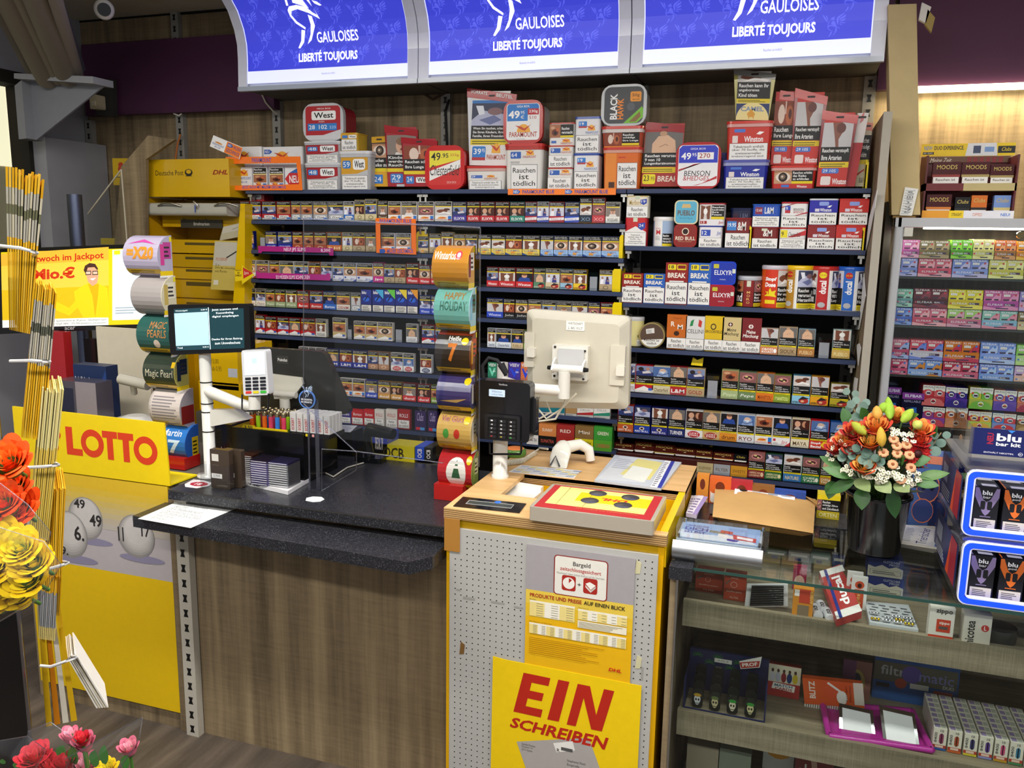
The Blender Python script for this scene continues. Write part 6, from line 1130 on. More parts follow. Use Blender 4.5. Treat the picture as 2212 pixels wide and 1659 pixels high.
q=[W(*p,y=2.215)for p in ((1614,1262),(1702,1262),(1702,1310),(1608,1312))];b=MB('d8d8da','gloss');b.loft([q,[p+Vector((0,.006,0))for p in q]],None,None,False);part('backing',b,t)
for i in range(9):
 b=MB('1a1a1c','gloss');f=(i+.8)/10.2;L,R2=q[0].lerp(q[3],f),q[1].lerp(q[2],f);b.cyl(L.lerp(R2,.12)+Vector((0,-.004,0)),L.lerp(R2,.9)+Vector((0,-.004,0)),.0032,n=8);part('holder',b,t)
stand('orange lighter gas box with pale label beside the blister pack',1712,1756,1272,1340,'A',.03,'c8822a',[('r',.3,.55,.85,.98,'b8402c'),('r',.06,.75,.3,.95,'e8e4dc'),('r',.25,.08,.8,.48,'7a6a54'),('T','AMBER',.82,.55,.98,.95,'e8c070')])
for i,(x,y)in enumerate(((1762,1330),(1776,1322),(1790,1338))):
 p=W(x,y,z=.79);b=MB('c8c8cc','gloss');b.cyl((p.x-.004,p.y+.05,.79),(p.x+.006,p.y,.79),.013,n=14);a=Art(b,Vector((p.x-.006,p.y+.002,.8032)),(.016,0,0),(-.006,.045,0));a.vtxt('OCB',.2,.1,.8,.7,'222',.03)
 one('filter_tube',b,'small white tube of filters, %s of three beside the orange box' % ORD[i],'tube','white tubes of filters')
lay('red and white box with upright lettering leaning across the upper glass shelf',((1768,1256),(1812,1240),(1862,1320),(1808,1338)),.79,.02,'b03a38',[('y',[(.55,0),(1,.25),(1,.65),(.2,1),(0,.8),(0,.5)],'b8403c'),('r',0,0,1,.14,'eeeae6'),('r',.0,.86,1,1,'eeeae6'),('T','ducal',.36,.2,.72,.8,'fff',.03),('y',[(.1,0),(.22,0),(.3,1),(.18,1)],'2a3a8a')],tilt=.03)
for i,(x0,x1,yt,yb_,nm)in enumerate(((1828,1862,1208,1290,'front'),(1838,1872,1222,1305,'rear'))):
 stand('white hanging card with orange face emblem, %s of two in the case' % nm,x0,x1,yt,yb_,'A',.012,'e2e0dc',[('r',.2,.05,.8,.62,'c8502c'),('e',.5,.76,.3,.12,'c8502c'),('e',.5,.74,.14,.07,'3a1c14'),('T','lighter',.32,.1,.66,.56,'f0d080',0)],y=2.33-i*.03)
for i,(yt,yb_)in enumerate(((1208,1262),(1262,1300))):
 z0=.777 if i else .832;A,B,z1=span(1876,1952,yt,2.42,z0);b=MB('2a3370','print');b.box((A,2.42,z0),(B,2.5,min(z1,.89)if not i else .831));a=b.front(A,B,2.4195,z0,min(z1,.89)if not i else .831);a.poly([(0,0),(1,0),(1,.5),(.8,.62),(.6,.5),(.4,.66),(.2,.5),(0,.6)],'c9c4b4');a.txt('GLETSCHER',.42,.78,.9,.9,'b8bcd0',.01);a.txt('PRISE',.6,.64,.88,.75,'b8bcd0',.01);a.rect(.06,.12,.94,.38,'222');a.rect(.07,.13,.93,.37,'c9c4b4');a.bars(.14,.16,.86,.35,2,'555555')
 one('snuff_carton',b,'blue snuff carton with white mountains, %s of the pair' %['upper','lower'][i],'carton')
q=[W(*p,z=.79)for p in ((1868,1300),(1962,1308),(1984,1362),(1878,1345))];t=thing('jewel_tray','grey foam tray with shiny metal studs on upper glass shelf','tray',q[3])
b=MB('c4c8cc','gloss');b.prism([(p.x,p.y)for p in q],'z',.777,.792);a=Art(b,Vector((q[3].x,q[3].y,.7922)),q[2]-q[3],q[0]-q[3])
for i in range(7):
 for j in range(4):u,v=.06+j*.23+(i % 2)*.06,.08+i*.13;a.rect(u,v,u+.14,v+.035,'50545a')
part('foam',b,t)
for i in range(3):
 for j in range(4):
  if (i*4+j)% 5== 4:continue
  b=MB('e0c040' if (i+j)% 3== 0 else 'e8ecf0','chrome');p=a.P(.06+j*.23+(i % 2)*.06+.07,.1+i*.13)
  for k in range(3):b.ball((p.x+(k-1)*.008,p.y,p.z+.004),.004,n=6)
  part('stud',b,t)
stand('white hanging box with a red window panel',2006,2060,1308,1388,'A',.03,'e4ded2',[('t','zippo',.24,.8,.9,.96,'333',.02),('r',.3,.3,.86,.66,'c8442c'),('t','zippo',.4,.5,.82,.6,'f4ece4',.02),('r',.4,.38,.76,.46,'5a5450'),('r',0,0,1,.2,'c8442c')])
stand('white box with upward black lettering and round red mark',2080,2140,1328,1400,'A',.04,'dcd4c4',[('T','nicotea',.1,.1,.42,.8,'333',.02),('c',.78,.62,.1,'c03a34'),('t','L',.74,.56,.82,.68,'fff',.02)])
stand('white box behind the upright lettered box, red bars on top',2084,2138,1315,1380,'A',.03,'d8c8c0',[('r',0,.7,1,.8,'b03a34')],y=2.42)
b=MB('3a3a38','gloss');p=W(2165,1400,z=.777);b.lathe([(.04,0),(.042,.02),(.04,.035)],(p.x,p.y+.05,.777),24);one('grinder',b,'dark round grinder tin at right of upper glass shelf','tin')
stand('orange boxes far back at right end of upper glass shelf',2150,2212,1330,1400,'A',.05,'a8482c',[('r',0,.4,1,.6,'7a7468')],y=2.45)
for i,(x0,x1,c)in enumerate(((1655,1700,'5a6a44'),(1705,1750,'a8a498'),(1752,1795,'8a9a90'),(1800,1826,'3a4a7c'))):
 stand('%s pack standing at the back of the upper glass shelf' %['olive','grey','grey-green','blue'][i],x0,x1,1190+i*4,1250,'A',.03,c,[('r',.1,.55,.9,.8,'e0dcd0'),('r',.3,.1,.6,.4,'2a4a8a')],y=2.6)
stand('red tobacco pouch standing upright in the middle of the case',1713,1742,1222,1290,'A',.01,'9a2a4a',[('e',.5,.3,.4,.3,'d8b0a0')],y=2.38)
# lower glass shelf
z=ZS['B'];y0=2.2;A,B,z1=span(1486,1657,1420,2.3,z)
t=thing('lighter_display','navy display box of black skull lighters on lower glass shelf','display box',((A+B)/2,2.25,z))
b=MB('1f2550','print');b.box((A,2.32,z),(B,2.33,z1));b.box((A,2.2,z),(A+.004,2.32,z+.09));b.box((B-.004,2.2,z),(B,2.32,z1-.02));b.box((A,2.195,z),(B,2.2,z+.008));a=b.front(A,B,2.3195,z,z1)
for u,v in ((.1,.86),(.36,.88),(.26,.72),(.52,.66),(.62,.82)):
 for k in range(7):th=math.radians(90+(k-3)*38);a.line([(u,v),(u+.07*math.cos(th),v+.09*math.sin(th))],.018,'2f6a34')
a.rect(.32,.76,.54,.86,'e4e0d4');a.txt('4,95 €',.36,.79,.5,.83,'444');part('box',b,t)
q=[W(*p,y=2.3)for p in ((1597,1428),(1646,1418),(1641,1441),(1600,1444))];b=MB('e8e4dc','print');b.prism([(p.x,p.z)for p in q],'y',2.297,2.3);a=Art(b,q[3]+Vector((0,-.0034,0)),q[2]-q[3],q[0]-q[3]);a.poly([(.04,.08),(.97,.1),(1.08,.88),(0,.9)],'b03a30');a.txt('PROF',.12,.25,.92,.75,'f4ece4',.03);part('sign',b,t)
for i in range(4):
 for j in range(4):
  x=A+.022+i*(B-A-.03)/4;y=2.215+j*.026;zz=z+.002+j*.012;h=.052
  b=MB('20221f','gloss');b.rbox((x,y,zz),(x+.03,y+.011,zz+h),.01,'y')
  if j== 0:
   a=b.front(x,x+.03,y-.0004,zz,zz+h);c=['d0d0d4','c0b48a','d4ccb0','c8c090'][i];a.ell(.5,.5,.3,.26,c);a.ell(.5,.3,.18,.14,c);a.ell(.38,.48,.08,.07,'141414');a.ell(.62,.48,.08,.07,'141414');a.rect(.36,.24,.64,.28,'141414')
   a.ell(.5,.74,.34,.1,['b8902c','5a6a3a','2f8a34','3a8a3a'][i])
  one('lighter',b,'black skull lighter, %s column, %s row in navy display box' %(['first','second','third','fourth'][i],['front','second','third','back'][j]),'lighter','skull lighters in the navy display')
stand('pack of trading cards with football players, white over red',1656,1728,1438,1535,'B',.02,'a83430',[('r',0,.45,1,1,'d8d0b8'),('r',0,0,1,.45,'a83430')]+[('e',.16+i*.17,.62,.08,.16,c)for i,c in enumerate(('c8c8d0','b8b8c8','8a2a30','2a3a6a','c8b030'))]+[('e',.16+i*.17,.82,.04,.06,'4a3428')for i in range(5)]+[('y',[(.16,.24),(.2,.44),(.86,.4),(.84,.2)],'f0ece4'),('t','MATCH',.24,.32,.78,.4,'4a6a84',.03),('t','CARDS',.26,.22,.78,.3,'a83430',.03)],y=2.36)
t=thing('pipe_cleaner_pack','orange pack of pipe cleaners with white pipe drawing','pack',W(1800,1530,z=z))
q=[W(*p,y=2.33)for p in ((1733,1464),(1862,1478),(1868,1530),(1738,1520))];b=MB('d85a24','gloss');b.loft([q,[p+Vector((0,.02,0))for p in q]],None,None,False);a=Art(b,q[3]+Vector((0,-.0006,0)),q[2]-q[3],q[0]-q[3])
a.vtxt('BLITZ',.1,.24,.2,.9,'f4e4d4',.03);a.line([(.42,.88),(.6,.6),(.66,.5)],.08,'f0ece4');a.ell(.64,.34,.09,.26,'f0ece4');a.rect(.84,.1,1,.94,'e4d8cc');a.vtxt('Pfeifen',.76,.2,.8,.8,'7a2a14');a.vtxt('Reiniger',.7,.2,.74,.8,'7a2a14');part('wrapper',b,t)
b=MB('dcd4cc','matte')
for i in range(26):p=q[3].lerp(q[2],i/26);b.box((p.x,2.332,p.z-.014),(p.x+.004,2.345,p.z))
part('cleaner_tips',b,t)
stand('wide blue and grey box lettered in silver with DUO at the end',1885,2068,1430,1520,'B',.05,'2a5a9c',[('r',0,.45,.98,.9,'6a6654'),('t','filtr',.08,.6,.38,.82,'b8b8b8',.01),('c',.45,.68,.2,'6a5aa8'),('t','matic',.54,.56,.94,.78,'8a8ac0',.01),('t','DUO',.82,.46,.95,.54,'d8d8d4',.02),('c',.33,.44,.12,'b8503a'),('r',.44,.36,.66,.48,'e0dcd0'),('r',.04,.3,.2,.4,'2a3038'),('r',.72,.28,.94,.4,'b8503a')],y=2.45)
stand('small tarot coloured card pack leaning at the back of lower glass shelf',1818,1880,1428,1480,'B',.01,'9a6a5c',[('e',.5,.45,.3,.34,'b8a05a'),('e',.5,.5,.16,.2,'3a3a4a'),('r',0,.5,.45,1,'7a4a6a')],y=2.42)
t=thing('plastic_tray','magenta plastic tray under the two shiny cigarette cases','tray',W(1890,1610,z=z));q=[W(*p,z=z)for p in ((1776,1528),(1970,1545),(2012,1630),(1790,1598))]
b=MB('b02a90','gloss');b.prism([(p.x,p.y)for p in q],'z',z+.001,z+.006);part('base',b,t)
for i in range(4):
 b=MB('b8309a','gloss');b.tube([q[i]+Vector((0,0,.012)),q[(i+1)% 4]+Vector((0,0,.012))],.009,6);part('rim',b,t)
for i,qp in enumerate((((1814,1535),(1888,1552),(1892,1610),(1812,1592)),((1902,1540),(1980,1558),(1986,1622),(1908,1606)))):
 q=[W(*p,y=2.25)for p in qp];q[0].y=q[1].y=2.29;q[2].y=q[3].y=2.2
 t=thing('cigarette_case','shiny metal cigarette case, %s of two leaning on the magenta tray' %['left','right'][i],'cigarette case',(q[3].x,2.22,z+.01),'metal cigarette cases in the magenta tray')
 n_=(q[1]-q[0]).cross(q[3]-q[0]).normalized();n_=-n_ if n_.y >0 else n_
 b=MB('d8dade','chrome');b.loft([[p-n_*.012 for p in q],q],None,None,False);part('shell',b,t)
 b=MB('f2f4f6','print');c=sum(q,Vector())/4;r4=[c+(p-c)*.82+n_*.001 for p in q];b.face(r4);part('label_plate',b,t)
# rows of white vape boxes
xs=[2000,2033,2067,2100,2133,2166,2199];cs=['8a3a5c','a84a2c','3a3a6a','5a3a8a','c84a7a','3a7a9a','4a4a5c'];nb=['blue','orange','yellow','lilac','amber','green','grey']
bc=['2a5aa8','c8602c','d8c83c','8a90c8','c8962c','4a8a5a','888888']
for i,px in enumerate(xs):
 pyb=1618+i*6.5;y=W(px+14,pyb,z=z).y;A,B=Xp(px+17,y,z+.05),Xp(px+46,y,z+.05)
 for j in range(7):
  yy=y+j*.026;zz=z+.0045*j*0;b=MB('e2dccc','print');h=.062;b.box((A,yy,z+.001),(B,yy+.0245,z+h));a2=b.top(A,B,yy,yy+.0245,z+h+.0003)
  a2.rect(.1,.15,.5,.85,'9a8ab4');a2.rect(.58,.15,.9,.85,'b8bcae')
  if j== 0:D(b.front(A,B,yy-.0004,z+.001,z+h),[('T','8400',.08,.34,.3,.8,'555',.01),('R',.45,.3,.78,.78,.1,cs[i]),('t','10',.5,.84,.74,.95,'333',.01),('r',0,.1,1,.24,'b0402c'),('r',.2,.12,.8,.22,'e8c8b8'),('r',0,0,1,.1,bc[i])])
  one('vape_box',b,'white vape box with purple squares on top, %s in %s-based row' %(ORD[j],nb[i]),'vape box','white vape boxes on the lower glass shelf')
# bottom of the case
for i,(x0,x1,c)in enumerate(((1478,1545,'9a907c'),(1547,1614,'7c8676'))):
 stand('%s carton at the bottom left of the glass case' %['beige','grey-green'][i],x0,x1,1612+i*10,1700,'C',.12,c,[('r',0,0,1,.62,'5a665e')],y=2.24)
stand('white box with yellow arc at the bottom of the glass case',1642,1708,1612,1700,'C',.1,'c8c8c4',[('e',.5,1,.5,.2,'d8962c'),('r',0,0,1,.62,'2a2c30')],y=2.34)
stand('dark red box with white letters at the bottom of the glass case',1710,1790,1625,1720,'C',.1,'7a2a30',[('t','al',.08,.62,.3,.82,'e8e4e0',.02),('y',[(.4,.9),(.55,.9),(.7,.5),(.55,.5)],'c8a08c')],y=2.3)

# ================================================================ on the glass top
t=thing('filter_dispenser','clear dispenser tray with curved aluminium front on the glass top','dispenser',(-.14,2.2,.905));zt=.905
q=[W(*p,y=2.16)for p in ((1457,1165),(1648,1186),(1645,1238),(1452,1212))];xa,xb=q[3].x,q[2].x;zb_,zu=zt+.002,(q[0].z+q[1].z)/2
b=MB('c3c5c8','metal');n=8;rings=[[(x,2.165-.028*math.sin(math.pi*(.15+.7*i/n)),zb_+(zu-zb_)*i/n)for i in range(n+1)]for x in (xa,xb)];b.loft(rings,None,None,True,(0,0),False);b.face([(xb,p[1],p[2])for p in rings[1]]+[(xb,2.165,zb_)]);part('front_cover',b,t)
b=MB('b8c4d0','gloss');q=[W(*p,y=2.2)for p in ((1478,1120),(1655,1140),(1650,1190),(1462,1165))];z2=zu+.002;y1=2.31
b.box((xa+.006,2.17,zt+.001),(xb-.006,y1,z2-.004));part('body',b,t)
b=MB('9fb8d8','print');b.box((xa+.012,2.176,z2-.003),(xb-.012,y1-.004,z2));a=b.top(xa+.012,xb-.012,2.176,y1-.004,z2+.0003);a.rect(0,0,1,1,'8fb0dc');a.poly([(0,.0),(1,.0),(.8,.4),(.3,.3),(0,.5)],'d4e0ec');a.txt('ÜBERZEUGE',.04,.72,.34,.84,'2a3a9c',.03);a.txt('DICH',.04,.48,.34,.68,'2a3a9c',.04);a.txt('SELBST',.04,.3,.32,.44,'2a3a9c',.03)
a.poly([(.36,.62),(.56,.58),(.56,.42),(.36,.48)],'8a8678');a.poly([(.5,.7),(.66,.66),(.66,.48),(.5,.52)],'b8483c');a.poly([(.48,.46),(.68,.4),(.68,.2),(.48,.26)],'eeeae8');a.poly([(.66,.5),(.96,.4),(.96,.16),(.68,.22)],'c03a34');a.poly([(.72,.42),(.92,.36),(.92,.22),(.72,.28)],'f0eeee');a.poly([(.6,.2),(.76,.18),(.72,.06),(.6,.1)],'3a3a9c');part('printed_card',b,t)
b=MB('fff','acrylic');b.box((xa-.004,2.155,z2+.004),(xb+.012,y1+.01,z2+.007));part('clear_cover',b,t)
for x,y in ((xa+.012,2.175),(xb-.01,2.17),(xa+.015,y1-.008),(xb-.005,y1-.008)):b=MB('c8c8c8','chrome');b.cyl((x,y,z2),(x,y,z2+.01),.004,n=10);part('bolt',b,t)
for i in range(3):
 lay('slim cigarette box with bands, %s of three behind the aluminium dispenser' % ORD[i],((1494+i*7,1070),(1520,1070),(1505,1112),(1482,1108)),.906+i*.0125,.012,'b8b0cc',[('r',0,0,.6,1,'dcdae4'),('b',.05,.05,.55,.9,6,'7a6a9a'),('r',.62,0,1,1,'9a8ac0')],'slim_box','cigarette box','slim boxes behind the dispenser')
t=thing('padded_envelope','brown padded envelope parcel with white labels lying on the counter','parcel',W(1650,1130,z=.907))
q=[W(*p,z=z_)for p,z_ in (((1545,1052),.955),((1762,1078),.945),((1757,1152),.93),((1539,1116),.935))]
def puff(b,q,th,n=10,col=None,mat=None):
 g=[[None]*(n+1)for _ in range(n+1)]
 for i in range(n+1):
  for j in range(n+1):
   u,v=i/n,j/n;p=q[3].lerp(q[2],u).lerp(q[0].lerp(q[1],u),v);f=(1-(2*u-1)**4)*(1-(2*v-1)**4);g[j][i]=p+Vector((0,0,th*f+.003*math.sin(u*9+v*5)*f))
 pts=[p for r in g for p in r];N=n+1;fs=[(j*N+i,j*N+i+1,(j+1)*N+i+1,(j+1)*N+i)for j in range(n)for i in range(n)]
 b.add(pts,fs,col,mat,True);b.add([Vector((p.x,p.y,.9065))if 0<k % N <n and 0<k//N <n else p-Vector((0,0,.002))for k,p in enumerate(pts)],[f[::-1]for f in fs],col,mat,True)
b=MB('c19a63','carton');puff(b,q,.014);part('envelope',b,t)
b=MB('b58e58','carton');p0,p1=q[0],q[1];b.loft([[p0+Vector((-.02,.0,.006)),p0+Vector((.0,-.02,.012)),p0+Vector((.05,0,.004))],[p0+Vector((-.012,.012,.0)),p0+Vector((.0,.02,.0)),p0+Vector((.05,.012,.0))]],None,None,False);b.loft([[p1+Vector((-.04,-.01,.012)),p1+Vector((.02,-.03,.0)),p1+Vector((0,-.07,.004))],[p1+Vector((-.03,.01,0)),p1+Vector((.022,-.02,-.01)),p1+Vector((0.004,-.07,-.008))]],None,None,False);part('folded_corner',b,t)
b=MB('eef0f4','print');lq=[q[0].lerp(q[1],.2),q[0].lerp(q[1],.8),q[3].lerp(q[2],.8).lerp(q[0].lerp(q[1],.8),.8),q[3].lerp(q[2],.2).lerp(q[0].lerp(q[1],.2),.74)];off=Vector((0,0,.0105));b.loft([[p+off*.8 for p in lq],[p+off for p in lq]],None,None,False);a=Art(b,lq[3]+off*1.05,lq[2]-lq[3],lq[0]-lq[3]);a.ell(.15,.6,.07,.22,'222');a.rect(.3,.2,.44,.7,'b8bcc8');a.rect(.56,.25,.72,.75,'9aa0b0');a.rect(.78,.25,.94,.75,'a8aebc');part('address_label',b,t)
stand('yellow and black tobacco carton behind the envelope',1765,1814,1070,1112,'T',.05,'c8b428',[('r',0,.8,1,1,'e8d020'),('k',.2,.34,1,.8,'Rauchen|schädigt Zähne|und Zahnfleisch'),('p',0,.34,.2,.8,'o'),('t','ORTEN',.1,.08,.9,.26,'e8e0a0',.02)],y=2.66)
for i,(x0,x1,yt,c)in enumerate(((1504,1530,1026,'d88a34'),(1532,1578,1033,'d8642a'),(1578,1624,1040,'b02a34'),(1624,1672,1050,'8a5a2c'),(1672,1740,1062,'2a4a9a'))):
 stand('%s box standing behind the brown envelope' %['pale orange','orange and white','dark red','brown','blue'][i],x0,x1,yt,1085,'T',.03,c,[('R',.06,.04,.94,.96,.1,'e8e0d8')if i in (1,2)else ('r',0,0,1,.1,'d8b08a'),('R',.06,.4,.94,.96,.1,c),('e',.5,.66,.22,.2,'6a2a14')],y=2.69)
# newspapers
for i in range(5):
 q=[W(*p,z=.905+.006*i)for p in ((1952,1136),(2036,1140),(2030+i*2,1196-i*2),(1940-i,1180-i*2))];b=MB('dcd8cc','paper');b.prism([(p.x+(.004*math.sin(i*2.3)),p.y)for p in q],'z',.9035+.006*i,.9088+.006*i)
 if i== 4:
  a=Art(b,Vector((q[3].x,q[3].y,.9334)),q[2]-q[3],q[0]-q[3],'paper');a.rect(0,0,1,1,'eef0f0');a.vtxt('Trierischer',.4,.06,.62,.96,'2a3a84',0);a.rect(.8,.02,.9,.98,'7a94cc');a.bars(.1,.1,.3,.9,9,'b8bcc8')
 one('newspaper',b,['lowest newspaper of the small stack beside the bucket','second newspaper from the bottom of the small stack','middle newspaper of the small stack','fourth newspaper from the bottom of the small stack','topmost newspaper with blue lettering beside the bucket'][i],'newspaper')
stand('blue cardboard display box with orange line drawing behind the bucket',1962,2032,985,1120,'T',.08,'3a5a94',[('r',0,0,1,1,'4a6aa8'),('r',.6,0,1,.7,'1c2a58'),('e',.5,.6,.36,.2,'d87a54'),('e',.5,.6,.33,.18,'3a3f6a'),('e',.36,.66,.1,.1,'16182a'),('e',.62,.66,.1,.1,'16182a'),('e',.4,.3,.34,.16,'d87a54'),('e',.4,.3,.32,.145,'3a4a84'),('r',0,.9,1,1,'d8866a')],'display_box','display box',y=2.62)
stand('black tobacco pouch with pale hand picture right of the blue box',2034,2078,930,1110,'T',.02,'16161a',[('p',.1,.6,.9,.95,'d'),('p',.1,.1,.9,.45,'d'),('r',0,.46,.3,.58,'8a8a90')],'tobacco_pouch','tobacco pouch',y=2.66)
# blue lit vape display
XL,XR=.42,.86
t=thing('vape_display','clear tiered vape display with glowing blue frames at the right edge','display stand',(.62,2.3,.904))
def tier(y,z0,z1,yb_):
 b=MB('fff','acrylic');b.box((XL,y,z0),(XL+.004,yb_,z1));part('side_pane',b,t);b=MB('fff','acrylic');b.box((XR-.004,y,z0),(XR,yb_,z1));part('side_pane',b,t)
 b=MB('c8ccd8','acrylic_edge');b.box((XL,y,z0),(XR,yb_,z0+.006));part('floor_pane',b,t)
 b=MB('c8ccd8','acrylic_edge');b.box((XL,y+.004,z1-.006),(XR,yb_,z1));part('roof_pane',b,t)
 def ring(i0,i1,c,m,y0,y1):
  o=rrect(XL+i0,z0+i0,XR-i0,z1-i0,.02-i0*.5);i_=rrect(XL+i1,z0+i1,XR-i1,z1-i1,max(.004,.02-i1));n=len(o);b=MB(c,m)
  for k in range(n):
   j=(k+1)% n;b.add([(o[k][0],y0,o[k][1]),(o[j][0],y0,o[j][1]),(i_[j][0],y0,i_[j][1]),(i_[k][0],y0,i_[k][1])],[(0,1,2,3)]);b.add([(o[k][0],y0,o[k][1]),(o[j][0],y0,o[j][1]),(o[j][0],y1,o[j][1]),(o[k][0],y1,o[k][1])],[(0,1,2,3)]);b.add([(i_[k][0],y0,i_[k][1]),(i_[j][0],y0,i_[j][1]),(i_[j][0],y1,i_[j][1]),(i_[k][0],y1,i_[k][1])],[(0,1,2,3)])
  return b
 part('light_frame',ring(.003,.0155,'1442ff','sign_light',y-.004,y+.008),t);part('white_rim',ring(0,.003,'f0f4ff','gloss',y-.003,y+.01),t);part('inner_rim',ring(.0155,.0195,'f4f6ff','gloss',y-.002,y+.01),t)
 b=MB('1c2460','print');b.box((XL+.02,yb_-.004,z0+.006),(XR-.02,yb_-.001,z1-.006));part('back_card',b,t)
 b=MB('2a3060','print');b.box((XL-.0006,y+.04,z0+.02),(XL-.0002,yb_-.02,z1-.03));a=Art(b,(XL-.001,yb_-.02,z0+.02),(0,-(yb_-y-.06),0),(0,0,z1-z0-.05));a.rect(.72,0,.96,1,'a02a3a');a.rect(.1,.4,.34,.8,'9aa4b8');a.bars(.1,.05,.6,.32,4,'c8ccdc');a.poly([(.6,0),(.72,0),(.72,1)],'d8502c');part('side_print',b,t)
tier(2.12,.905,1.062,2.5);tier(2.16,1.063,1.225,2.5)
b=MB('16205c','print');b.box((XL+.025,2.3,1.232),(XR,2.303,1.3));a=b.front(XL+.025,XR,2.2995,1.232,1.3);a.txt('blu',.14,.56,.27,.84,'fff',.03);a.txt('bar kit',.14,.38,.27,.52,'fff',.03);a.poly([(.195,.98),(.235,.98),(.215,.88)],'3a8ae0');a.vtxt('NEU',.09,.42,.125,.84,'a02a4a',.05);a.txt('ENTHÄLT NIKOTIN.',.08,.08,.24,.15,'e8e8f4',.02);a.circ(.275,.12,.07,'e8e8f4');a.circ(.275,.12,.058,'16205c');a.txt('18+',.262,.09,.288,.15,'e8e8f4');part('header_card',b,t)
b=MB('fff','acrylic');b.box((XL+.018,2.24,1.228),(XL+.021,2.5,1.31));part('side_pane',b,t)
for k,(y,z0)in enumerate(((2.15,.912),(2.19,1.07))):
 for i in range(6):
  c=['8f7fa8','e0702c','3f9a74','d85a34','4a8ad0','8a4aa0'][i];x=XL+.028+i*.062
  for j in range(3):
   y_=y+j*.055;b=MB('17171c','print');b.box((x,y_,z0),(x+.052,y_+.05,z0+.108));a=b.front(x,x+.052,y_-.0004,z0,z0+.108)
   a3=b.top(x,x+.052,y_,y_+.05,z0+.1083);a3.rect(.3,.2,.9,.6,'d8d4cc');a3.rect(0,0,.06,1,c)
   if j== 0:D(a,[('y',[(0,.98),(.14,.98),(.34,.72),(.5,.66),(.66,.72),(.86,.98),(1,.98),(1,.78),(.62,.4),(.5,.34),(.38,.4),(0,.78)],c),('t','blu',.3,.82,.7,.92,'f4f4f4',.03),('t','bar' if i== 0 else 'pod',.34,.74,.66,.8,'e0e0e0',.02),('R',.26,.48,.46,.68,.03,'1c1c22'),('R',.54,.48,.74,.68,.03,'1c1c22'),('r',.28,.31,.72,.33,c),('r',.06,.0,.94,.26,'dcd4c4'),('b',.16,.03,.84,.23,5,'55504a')])
   one('vape_box',b,'%s vape box, %s row of the %s blue-framed tier' %(['purple','orange','green','red','blue','violet'][i],['front','second','third'][j],['lower','upper'][k]),'vape box','vape boxes in the blue-framed display')

# ================================================================ bouquet in a bucket
BX,BY=.262,2.44
t=thing('flower_bucket','black plastic bucket holding the bouquet on the glass top','bucket',(BX,BY,.9036))
b=MB('131315','gloss');b.lathe([(.066,0),(.068,.004),(.083,.155),(.088,.158),(.089,.166),(.085,.168),(.08,.16),(.066,.01)],(BX,BY,.9036),40,caps=(1,0));part('bucket',b,t)
b=MB('1c1c1e','gloss');b.cyl((BX-.05,BY-.055,.915),(BX-.058,BY-.063,1.05),.002,n=6);part('seam',b,t)
b=MB('2a2a1c','matte');b.lathe([(.001,.12),(.074,.12)],(BX,BY,.9036),24,caps=(0,0));part('water',b,t)
bq=thing('bouquet','bouquet of orange roses, lily buds and eucalyptus in the black bucket','flower bouquet',(BX,BY,1.05))
CB=Vector((BX,BY,1.06))
def frame(ax):
 ax=Vector(ax).normalized();u=ax.cross(Vector((0,0,1))if abs(ax.z)<.95 else Vector((1,0,0))).normalized();return u,ax.cross(u),ax
def rose(b,c,ax,r,cols,h=1.5,open_=.5,nl=4,seed=0,edge=True):
 rnd=random.Random(seed);u,v,a=frame(ax);c=Vector(c)
 for L in range(nl):
  f=(L+.6)/nl;n=3+L;r0=r*.95*f;hh=r*h*(1-.18*f)
  for k in range(n):
   th=2*math.pi*(k+L*.37)/n+rnd.uniform(-.15,.15);w=1.2*math.pi/n+.3;pr,ph=rnd.uniform(.88,1.1),rnd.uniform(.86,1.08);pts=[];m_=5
   for j in range(m_+1):
    vv=j/m_;rad=r0*(.45+.62*vv**.7)+r*open_*f*max(0,vv-.65)**1.5*3;z=hh*vv-r*.55*open_*f*max(0,vv-.7)*2.2
    for i in range(7):
     q_=-1+2*i/6;ang=th+q_*w*(.55+.45*math.sin(math.pi*min(1,vv*1.15)));rr=rad*pr*(1-.16*q_*q_*vv);zz=z*ph-hh*.2*q_*q_*vv
     pts.append(c+u*(rr*math.cos(ang))+v*(rr*math.sin(ang))+a*(zz-hh*.45))
   fs=[(j*7+i,j*7+i+1,(j+1)*7+i+1,(j+1)*7+i)for j in range(m_)for i in range(6)]
   low=[f_ for f_ in fs if f_[0]<7*(m_-1)];hi=[f_ for f_ in fs if f_[0]>= 7*(m_-1)]
   cc=cols[min(len(cols)-1,L*len(cols)//nl)];b.add(pts,low,cc,None,True);b.add(pts,hi,cols[0]if edge and L <nl-1 else cc,None,True)
 b.ball(c-a*(r*.35),r*.55,'3f6a2c','leaf',8)
def leaf(b,p,d,up,L,w,col='3a6a2a',droop=.3,n=6,fold=.15):
 p=Vector(p);d=Vector(d).normalized();s_=d.cross(Vector(up)).normalized();nrm=s_.cross(d);pts=[]
 for i in range(n+1):
  f=i/n;ww=w*math.sin(math.pi*min(1,f*.93+.07))**.8*(1-.25*f);c=p+d*(L*f)-Vector((0,0,droop*L*f*f))
  pts+=[c-s_*ww+nrm*(fold*ww),c,c+s_*ww+nrm*(fold*ww)]
 b.add(pts,[x for i in range(n)for x in ((3*i,3*i+1,3*i+4,3*i+3),(3*i+1,3*i+2,3*i+5,3*i+4))],col,'leaf',True)
def bpos(px,py,r=.155):                           # on the dome of flowers
 d=_ray(px,py);o=Vector((0,0,EYE));cc=Vector((BX,BY,1.17));d.normalize();k=(cc-o).dot(d);m_=o+d*k;e=(m_-cc).length
 return m_-d*math.sqrt(max(0,r*r-e*e))
